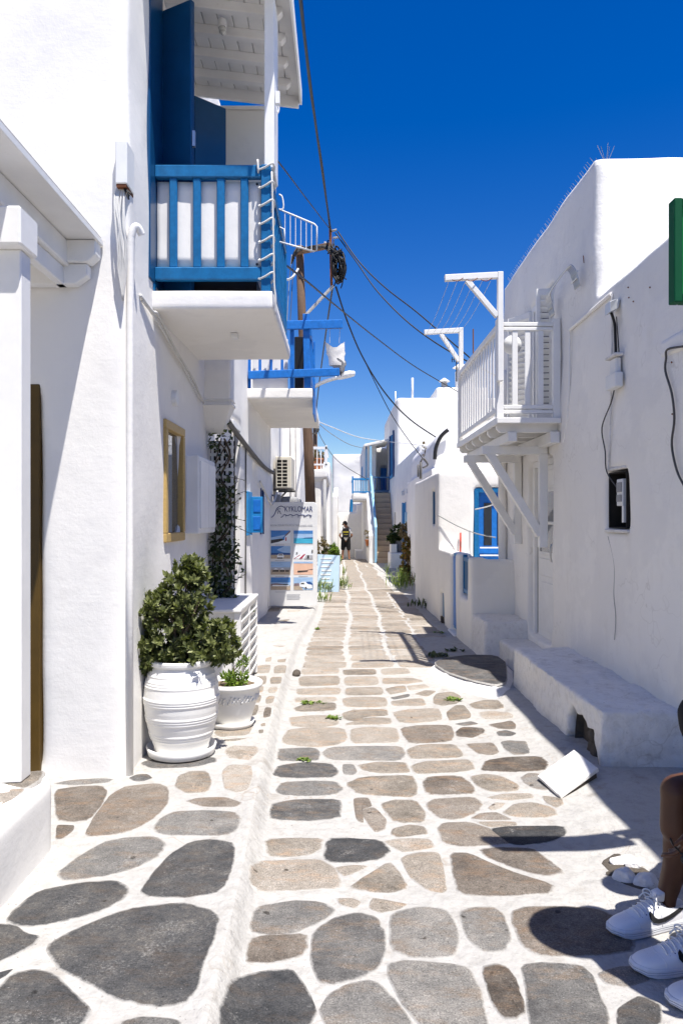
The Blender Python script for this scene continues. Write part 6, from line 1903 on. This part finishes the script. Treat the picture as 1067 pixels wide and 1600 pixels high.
weed(640, 915, 0.35, 22, 'dry scrubby weeds under the red leaved shrub', 'leaf_dry', 0.16, 76, 0.025)
weed(568, 862, 0.22, 30, 'small green creeping plant at the foot of the stair wall', 'leaf_dark', 0.22, 77, 0.06)
# ------------------------------------------------------------------ people
def shoe(parent, heel, toe, z, nm='shoe', swoosh=True, lean=0.0):
    """a low white trainer from heel to toe (xy), sole on z"""
    heel, toe = Vector((heel[0], heel[1], z)), Vector((toe[0], toe[1], z))
    fwd = (toe - heel)
    L = fwd.length
    fwd.normalize()
    side = Vector((0, 0, 1)).cross(fwd)
    def q(u, v, w):
        return heel + fwd * (u * L) + side * v + Vector((0, 0, w))
    # u, half width, offset, top height
    secs = [(0.0, .018, .075), (.03, .031, .088), (.09, .038, .094), (.18, .041, .090), (.28, .042, .090), (.36, .044, .102), (.44, .046, .098), (.52, .048, .088), (.62, .050, .074), (.72, .0505, .062), (.82, .048, .056), (.90, .042, .051), (.96, .030, .042), (1.0, .012, .030)]
    up = MB()
    n = 16
    vs, fs = [], []
    for u, hw, top in secs:
        for k in range(n + 1):
            a = pi * k / n
            c, s = cos(a), sin(a)
            v = hw * math.copysign(abs(c) ** 0.75, c)
            w = 0.024 + (top - 0.024) * s ** 0.62
            if 0.03 < u < 0.34 and s > 0.80:
                w -= 0.012
            vs.append(q(u, v * (1 - 0.12 * (s ** 2)), w))
    m = n + 1
    for i in range(len(secs) - 1):
        for k in range(n):
            fs.append((i * m + k, i * m + k + 1, (i + 1) * m + k + 1, (i + 1) * m + k))
    fs.append(tuple(range(m)))
    fs.append(tuple((len(secs) - 1) * m + k for k in range(m))[::-1])
    up.add(vs, fs)
    o = up.build(nm, 'shoe_leather', parent, smooth=True)
    o.modifiers.new('sub', 'SUBSURF').levels = 1
    o.modifiers['sub'].render_levels = 2
    outl = [(0.0, .022), (.04, .037), (.12, .043), (.25, .043), (.4, .045), (.55, .050), (.7, .054), (.82, .052), (.91, .045), (.97, .032), (1.012, .014)]
    ring = [(u, w) for u, w in outl] + [(u, -w) for u, w in reversed(outl)]
    sl = MB()
    lev = [(0.0, .97), (.004, 1.0), (.026, 1.0), (.031, .965)]
    vs, fs = [], []
    nn = len(ring)
    for wz, sc2 in lev:
        for u, w in ring:
            vs.append(q(0.5 + (u - 0.5) * sc2, w * sc2, wz + (0.012 if u > .95 else 0.005 if u > .9 else 0) * (1 if wz < .02 else .4)))
    for i in range(len(lev) - 1):
        for k in range(nn):
            fs.append((i * nn + k, i * nn + (k + 1) % nn, (i + 1) * nn + (k + 1) % nn, (i + 1) * nn + k))
    fs.append(tuple(range(nn))[::-1])
    fs.append(tuple((len(lev) - 1) * nn + k for k in range(nn)))
    s_ = sl.add(vs, fs).build('sole', 'shoe_sole', o, smooth=False)
    gr = MB()
    for wz in (0.013, 0.020):
        pts = [q(0.5 + (u - 0.5) * 1.004, w * 1.004, wz + (0.005 if u > .95 else 0)) for u, w in ring]
        gr.tube(pts + pts[:1], 0.0012, 4)
    gr.build('sole_groove', 'print_grey', o)
    lc = MB()
    def topz(u):
        for (u0, h0, t0), (u1, h1, t1) in zip(secs, secs[1:]):
            if u <= u1:
                return t0 + (t1 - t0) * (u - u0) / (u1 - u0)
        return secs[-1][2]
    for k in range(6):
        u = 0.40 + 0.052 * k
        pts = []
        for j in range(9):
            v = -0.030 + 0.06 * j / 8
            pts.append(q(u + (0.012 if k % 2 else -0.012) * (j / 8 - .5), v, topz(u) + 0.0045 - 9.5 * v * v))
        lc.tube(pts, [0.0035] * 9, 5)
    t0 = topz(.38) + 0.008
    for sgn in (-1, 1):
        lc.tube(cat_rom([q(.40, 0, t0), q(.42, sgn * .02, t0 + .018), q(.46, sgn * .035, t0 + .012), q(.44, sgn * .03, t0 - .01), q(.41, 0, t0)], 4), 0.003, 5)
        lc.tube(cat_rom([q(.40, 0, t0), q(.45, sgn * .03, t0 + .004), q(.50, sgn * .045, t0 - .02)], 4), 0.0028, 5)
    lc.build('laces', 'shirt_white', o, smooth=True)
    st_ = MB()
    for u_, sp_c in ((0.70, 0.05), (0.50, 0.0)):
        pts = []
        for k in range(11):
            a = pi * k / 10
            uu = u_ + (sp_c * (1 - abs(cos(a))) if sp_c else -0.10 * abs(cos(a)))
            hw, tp = 0.05, topz(uu)
            for (ua, ha, ta), (ub, hb2, tb) in zip(secs, secs[1:]):
                if ua <= uu <= ub:
                    hw = ha + (hb2 - ha) * (uu - ua) / (ub - ua)
            s, c = sin(a), cos(a)
            pts.append(q(uu, hw * math.copysign(abs(c) ** .75, c) * (1 - .12 * s * s), 0.0245 + (tp - 0.024) * s ** .62))
        st_.tube(pts, 0.0016, 4)
    st_.build('seam', 'shoe_sole', o, smooth=True)
    pf = MB()
    for i in range(3):
        for k in range(5):
            uu = 0.74 + 0.045 * i
            vv_ = (k - 2) * 0.009
            pf.ball(q(uu, vv_, topz(uu) - 0.0008 - 3 * vv_ * vv_), 0.0014, n=5)
    pf.build('vent_holes', 'print_grey', o)
    tg = MB()
    tg.extrude([q(.30, -.026, .092), q(.42, -.024, .100), q(.40, -.020, .128), q(.30, -.018, .136)], side * 0.046)
    tg.build('tongue', 'shoe_leather', o, bevel=0.008, segs=2)
    ho = MB()
    for sgn in (-1, 1):
        for k in range(5):
            ho.ball(q(0.42 + 0.055 * k, sgn * 0.033, topz(.42 + .055 * k) - 0.010), 0.0028, n=6)
    ho.build('lace_holes', 'print_navy', o)
    if swoosh:
        for sgn in (-1, 1):
            lower = [(.02, .070), (.12, .064), (.24, .050), (.36, .041), (.46, .040), (.53, .046), (.565, .058), (.56, .072), (.53, .080)]
            upper = [(.515, .072), (.50, .062), (.46, .055), (.40, .054), (.30, .059), (.16, .071), (.02, .079)]
            sw = MB()
            pts = []
            for u, w in lower + upper:
                hw = 0.0
                for (u0, h0, t_0), (u1, h1, t_1) in zip(secs, secs[1:]):
                    if u0 <= u <= u1:
                        f = (u - u0) / (u1 - u0)
                        hw = h0 + (h1 - h0) * f
                        tp = t_0 + (t_1 - t_0) * f
                s = min(1, max(0.02, ((w - .024) / (tp - .024)))) ** (1 / .62)
                c = max(0.02, 1 - s * s) ** 0.5
                pts.append(q(u, sgn * (hw * c ** 0.75 * (1 - .12 * s * s) + 0.0012), w))
            sw.extrude(pts, side * sgn * 0.002)
            sw.build('side_mark', 'cloth_black', o)
    return o

def hand_segs(wrist, palm_dir, nrm, s=1.0, curl=0.6):
    """palm and five unequal bent fingers as tapered pieces"""
    w = Vector(wrist)
    d = Vector(palm_dir).normalized()
    nn = Vector(nrm).normalized()
    sd = d.cross(nn).normalized()
    nn = sd.cross(d).normalized()
    segs = []
    kn = []
    for k, off in enumerate((-0.030, -0.010, 0.010, 0.029)):
        b = w + d * (0.085 - 0.006 * abs(k - 1.3)) * s + sd * off * s
        kn.append(b)
        segs.append((w + sd * off * 0.6 * s + d * .01 * s, b, 0.017 * s, 0.0115 * s))
    for k, (b, l) in enumerate(zip(kn, (0.040, 0.046, 0.043, 0.034))):
        p = b
        dd = d
        for j, f in enumerate((1.0, 0.62, 0.46)):
            ang = curl * (0.6 + 0.5 * j)
            dd = (d * cos(ang) + nn * sin(ang)).normalized()
            q2 = p + dd * l * f * s
            r = (0.0098 - 0.0012 * j) * s
            segs.append((p, q2, r, r * 0.9))
            p = q2
    t0 = w + d * 0.025 * s - sd * 0.026 * s
    t1 = t0 + (d * 0.7 - sd * 0.7 + nn * .3).normalized() * 0.042 * s
    t2 = t1 + (d * 0.95 - sd * 0.15 + nn * .5).normalized() * 0.034 * s
    segs += [(w, t0, .016 * s, .014 * s), (t0, t1, 0.013 * s, 0.0108 * s), (t1, t2, 0.0105 * s, 0.009 * s)]
    return segs

def head(parent, c, fdir, skin, hair, cap=None, s=1.0):
    """head with brow, nose, mouth, ears; hair as a shell"""
    c = Vector(c)
    f = Vector(fdir).normalized()
    r = f.cross(Vector((0, 0, 1))).normalized()
    u = r.cross(f)
    def q(a, b, d):
        return c + r * a * s + u * b * s + f * d * s
    segs = [(q(0, .02, -.015), q(0, .03, .01), .088 * s, .083 * s), (q(0, -.05, .03), q(0, -.075, .055), .062 * s, .040 * s), (q(0, .0, .085), q(0, -.03, .108), .011 * s, .016 * s),
            (q(-.03, .035, .078), q(.03, .035, .078), .017 * s, .017 * s), (q(-.02, -.062, .083), q(.02, -.062, .083), .010 * s, .010 * s),
            (q(-.085, .01, -.005), q(-.088, -.03, -.0), .014 * s, .010 * s), (q(.085, .01, -.005), q(.088, -.03, 0), .014 * s, .010 * s),
            (q(0, -.05, -.02), q(0, -.15, -.035), .055 * s, .058 * s)]
    h = capsules('head', segs, 0.009 * s, 3, skin, parent)
    ey = MB()
    for sg in (-1, 1):
        ey.ball(q(sg * .031, .012, .079), .0105 * s, n=8)
    ey.build('eyes', 'black_plastic', h, smooth=True)
    capsules('hair', [(q(0, .045, -.03), q(0, .05, -.005), .094 * s, .088 * s), (q(0, .0, -.06), q(0, -.03, -.06), .075 * s, .055 * s)], 0.012 * s, 3, hair, parent)
    if cap:
        k = capsules('cap', [(q(0, .062, -.02), q(0, .062, .0), .099 * s, .096 * s)], 0.012 * s, 2, cap, parent)
        MB().extrude([q(-.075, .055, .07), q(-.06, .045, .15), q(0, .04, .175), q(.06, .045, .15), q(.075, .055, .07)], u * .01 * s).build('peak', cap, k, bevel=0.003)
    return h

# walking man, far off, seen from behind
X0, Y0 = 0.195, 33.1
Z0 = gz(X0, Y0)
def m(a, b, c):
    return Vector((X0 + a, Y0 + b, Z0 + c))
man = thing('person', 'man seen from behind in cap and black shorts, walking up the street', 'person', (X0, Y0, Z0))
segs = [(m(-.10, 0, .90), m(-.13, .03, .50), .085, .062), (m(-.13, .03, .50), m(-.145, -.03, .10), .058, .04), (m(-.145, -.04, .06), m(-.17, .13, .04), .042, .03),
        (m(.10, 0, .90), m(.12, .05, .50), .085, .062), (m(.12, .05, .50), m(.15, .06, .10), .058, .04), (m(.15, .05, .06), m(.18, .22, .04), .042, .03),
        (m(0, 0, .95), m(0, .02, 1.2), .15, .145), (m(-.10, .02, 1.32), m(.10, .02, 1.32), .11, .11), (m(0, .03, 1.38), m(0, .06, 1.52), .06, .05),
        (m(-.19, .02, 1.37), m(-.27, .0, 1.10), .055, .045), (m(-.27, 0, 1.10), m(-.20, .18, .95), .042, .032), (m(.19, .02, 1.37), m(.27, .02, 1.10), .055, .045), (m(.27, .02, 1.10), m(.20, .2, 1.0), .042, .032)]
segs += hand_segs(m(-.20, .18, .95), (0.2, .5, -.6), (1, 0, 0)) + hand_segs(m(.20, .2, 1.0), (-.3, .6, -.2), (-1, 0, 0))
capsules('body', segs, 0.016, 3, 'skin', man)
capsules('shirt', [(m(0, 0, .98), m(0, .02, 1.2), .165, .16), (m(-.11, .02, 1.33), m(.11, .02, 1.33), .122, .122), (m(-.19, .02, 1.37), m(-.235, .01, 1.22), .07, .068), (m(.19, .02, 1.37), m(.235, .02, 1.22), .07, .068)], 0.02, 3, 'shirt_white', man)
capsules('shorts', [(m(-.07, 0, .95), m(.07, 0, .95), .145, .145), (m(-.10, 0, .88), m(-.13, .03, .52), .115, .10), (m(.10, 0, .88), m(.125, .05, .52), .115, .10)], 0.02, 3, 'cloth_black', man)
head(man, m(-.03, .07, 1.60), (-.55, .6, -.45), 'skin', 'hair_dark', 'cloth_black')
for sx_ in (-.148, .16):
    MB().box(X0 + sx_ - .05, X0 + sx_ + .05, Y0 - .09 + (.09 if sx_ > 0 else 0), Y0 + .18 + (.09 if sx_ > 0 else 0), Z0 - 0.0, Z0 + 0.028).build('sandal', 'cloth_black', man, bevel=0.008)
bp = lump('backpack', [MB().box(X0 - .155, X0 + .155, Y0 - .30, Y0 - .10, Z0 + 1.02, Z0 + 1.44)], None, 0.02, 5, 0.01, 'cloth_black', None, (X0, Y0 - .2, Z0 + 1.0))
tag(bp, 'black backpack with yellow bands on the walking man', 'backpack')
MB().box(X0 - .13, X0 + .13, Y0 - .312, Y0 - .295, Z0 + 1.25, Z0 + 1.275).box(X0 - .10, X0 + .10, Y0 - .312, Y0 - .295, Z0 + 1.15, Z0 + 1.158).build('yellow_band', 'yellow_strip', bp)
for s in (-1, 1):
    MB().tube(cat_rom([(X0 + s * .10, Y0 - .15, Z0 + 1.42), (X0 + s * .12, Y0 - .02, Z0 + 1.485), (X0 + s * .13, Y0 + .12, Z0 + 1.40)], 4), 0.02, 6).build('strap', 'cloth_black', bp, smooth=True)

# seated person at the right edge; legs reach into the picture
sp1 = thing('person', 'person seated at the right edge in white trainers with bare brown legs, holding dark glasses', 'person', (1.45, 2.6, 0))
zA, zB = gz(1.05, 2.68), gz(1.05, 2.48)
hipA, kneeA, ankA = Vector((1.66, 2.72, 0.55)), Vector((1.215, 2.66, 0.515)), Vector((1.200, 2.715, 0.12))
hipB, kneeB, ankB = Vector((1.68, 2.50, 0.55)), Vector((1.335, 2.44, 0.54)), Vector((1.212, 2.467, 0.12))
sh_ = Vector((1.52, 2.58, 1.02))
elb = Vector((1.208, 2.50, 0.84))
wri = Vector((1.175, 2.47, 0.48))
segs = [(hipA, kneeA, .088, .064), (kneeA, kneeA + Vector((-.008, 0, -.13)), .060, .056), (kneeA + Vector((.01, .01, -.12)), kneeA + Vector((0, .02, -.27)), .058, .045), (kneeA + Vector((0, .02, -.27)), ankA, .045, .036), (ankA, ankA + Vector((.0, 0, -.05)), .035, .028),
        (hipB, kneeB, .088, .064), (kneeB, kneeB.lerp(ankB, .35), .060, .056), (kneeB.lerp(ankB, .35), kneeB.lerp(ankB, .7), .056, .043), (kneeB.lerp(ankB, .7), ankB, .043, .036), (ankB, ankB + Vector((0, 0, -.05)), .035, .028),
        (Vector((1.67, 2.55, .56)), Vector((1.67, 2.67, .56)), .13, .13), (Vector((1.67, 2.6, .6)), Vector((1.58, 2.6, .92)), .14, .15), (Vector((1.56, 2.48, 1.0)), Vector((1.56, 2.72, 1.0)), .09, .09),
        (Vector((1.55, 2.6, 1.05)), Vector((1.50, 2.6, 1.18)), .055, .05), (sh_ + Vector((.02, -.10, -.01)), elb, .052, .042), (elb, wri, .040, .028),
        (Vector((1.54, 2.74, 1.0)), Vector((1.56, 2.90, .76)), .052, .042), (Vector((1.56, 2.90, .76)), Vector((1.52, 2.80, .68)), .04, .03)]
segs += hand_segs(wri, (-.35, .0, -1), (-.8, .5, .2), 0.95, 0.75) + hand_segs((1.52, 2.80, .68), (-.25, -1, -.2), (0, 0, -1), 1.0, .4)
capsules('body', segs, 0.0085, 5, 'skin_dark', sp1)
capsules('shirt', [(Vector((1.67, 2.6, .62)), Vector((1.58, 2.6, .92)), .155, .162), (Vector((1.56, 2.48, 1.0)), Vector((1.56, 2.72, 1.0)), .10, .10), (sh_ + Vector((.02, -.10, -.01)), elb + Vector((.0, .0, .0)), .066, .066), (elb, elb + Vector((0, 0, -.05)), .066, .06), (Vector((1.54, 2.74, 1.0)), Vector((1.555, 2.84, .86)), .066, .06)], 0.016, 4, 'cloth_black', sp1)
capsules('shorts', [(Vector((1.67, 2.53, .57)), Vector((1.67, 2.69, .57)), .145, .145), (hipA, kneeA.lerp(hipA, .28), .108, .092), (hipB, kneeB.lerp(hipB, .25), .108, .092)], 0.016, 4, 'cloth_black', sp1)
head(sp1, (1.44, 2.6, 1.28), (-.8, -.1, -.55), 'skin_dark', 'hair_dark')
a = shoe(sp1, (1.265, 2.735), (0.962, 2.645), zA + 0.002)
b = shoe(sp1, (1.275, 2.475), (0.960, 2.435), zB + 0.002)
gl_ = MB().tube(cat_rom([wri + Vector((-.05, -.02, -.085)), wri + Vector((-.075, -.03, -.06)), wri + Vector((-.095, -.05, -.03))], 4), 0.004, 6)
gl_.ball(wri + Vector((-.03, -.03, -.105)), .024, n=10, sq=(1, .3, .8)).ball(wri + Vector((.025, -.035, -.125)), .024, n=10, sq=(1, .3, .8)).tube([wri + Vector((-.05, -.02, -.09)), wri + Vector((.05, -.03, -.115))], 0.004, 6)
gl_ = gl_.build('sunglasses', 'black_plastic', None, smooth=True, loc=tuple(wri))
tag(gl_, 'dark sunglasses held in the hand of the seated person', 'sunglasses')
lg = lump('wall_seat', [B(1.48, 2.02, 2.1, 3.1, -0.2, 0.42)], None, 0.03, 4, 0.02, 'lime_rough', None, (1.75, 2.6, 0))
lg.name = 'plaster_block'
tag(lg, 'white masonry seat under the person at the right edge', 'seat')

# companion standing just outside the picture: one pale shoe shows, and the shadow
sp2 = thing('person', 'person standing at the right edge, only the toe of a pale trainer showing', 'person', (1.22, 2.2, 0))
def c2(a, b, c):
    return Vector((1.235 + a, 2.17 + b, c * 1.055))
segs = [(c2(.0, .09, .86), c2(-.01, .09, .48), .085, .06), (c2(-.01, .09, .48), c2(.02, .09, .10), .055, .038), (c2(0, -.09, .86), c2(-.01, -.10, .48), .085, .06), (c2(-.01, -.10, .48), c2(.02, -.10, .10), .055, .038),
        (c2(0, 0, .90), c2(0, 0, 1.15), .13, .14), (c2(0, -.10, 1.28), c2(0, .10, 1.28), .10, .10), (c2(0, 0, 1.32), c2(-.02, 0, 1.46), .055, .05),
        (c2(0, .19, 1.32), c2(.02, .22, 1.06), .05, .042), (c2(.02, .22, 1.06), c2(-.06, .20, .84), .04, .03), (c2(0, -.19, 1.32), c2(.02, -.22, 1.06), .05, .042), (c2(.02, -.22, 1.06), c2(-.03, -.2, .84), .04, .03)]
segs += hand_segs(c2(-.06, .2, .84), (-.1, 0, -1), (0, -1, 0)) + hand_segs(c2(-.03, -.2, .84), (-.1, 0, -1), (0, 1, 0))
capsules('body', segs, 0.013, 4, 'skin', sp2)
capsules('shirt', [(c2(0, 0, .92), c2(0, 0, 1.15), .148, .155), (c2(0, -.11, 1.28), c2(0, .11, 1.28), .112, .112), (c2(0, .19, 1.32), c2(.01, .21, 1.15), .066, .062), (c2(0, -.19, 1.32), c2(.01, -.21, 1.15), .066, .062)], 0.018, 4, 'cloth_black', sp2)
capsules('shorts', [(c2(0, -.05, .90), c2(0, .05, .90), .135, .135), (c2(0, .09, .84), c2(-.01, .09, .52), .105, .095), (c2(0, -.09, .84), c2(-.01, -.10, .52), .105, .095)], 0.018, 4, 'cloth_black', sp2)
head(sp2, c2(-.045, -.02, 1.56), (-.9, .2, -.1), 'skin', 'hair_dark')
MB().lathe([(0.165, 0.0), (0.168, 0.006), (0.10, 0.02), (0.09, 0.08), (0.05, 0.095), (0.001, 0.097)], c2(-.045, -.03, 1.625), 24).build('sun_hat', 'dry_plant', sp2, smooth=True)
zc = gz(1.1, 2.3)
shoe(sp2, (1.305, 2.30), (1.005, 2.268), zc + 0.002, swoosh=False)
shoe(sp2, (1.305, 2.09), (1.01, 2.085), zc + 0.002, swoosh=False)
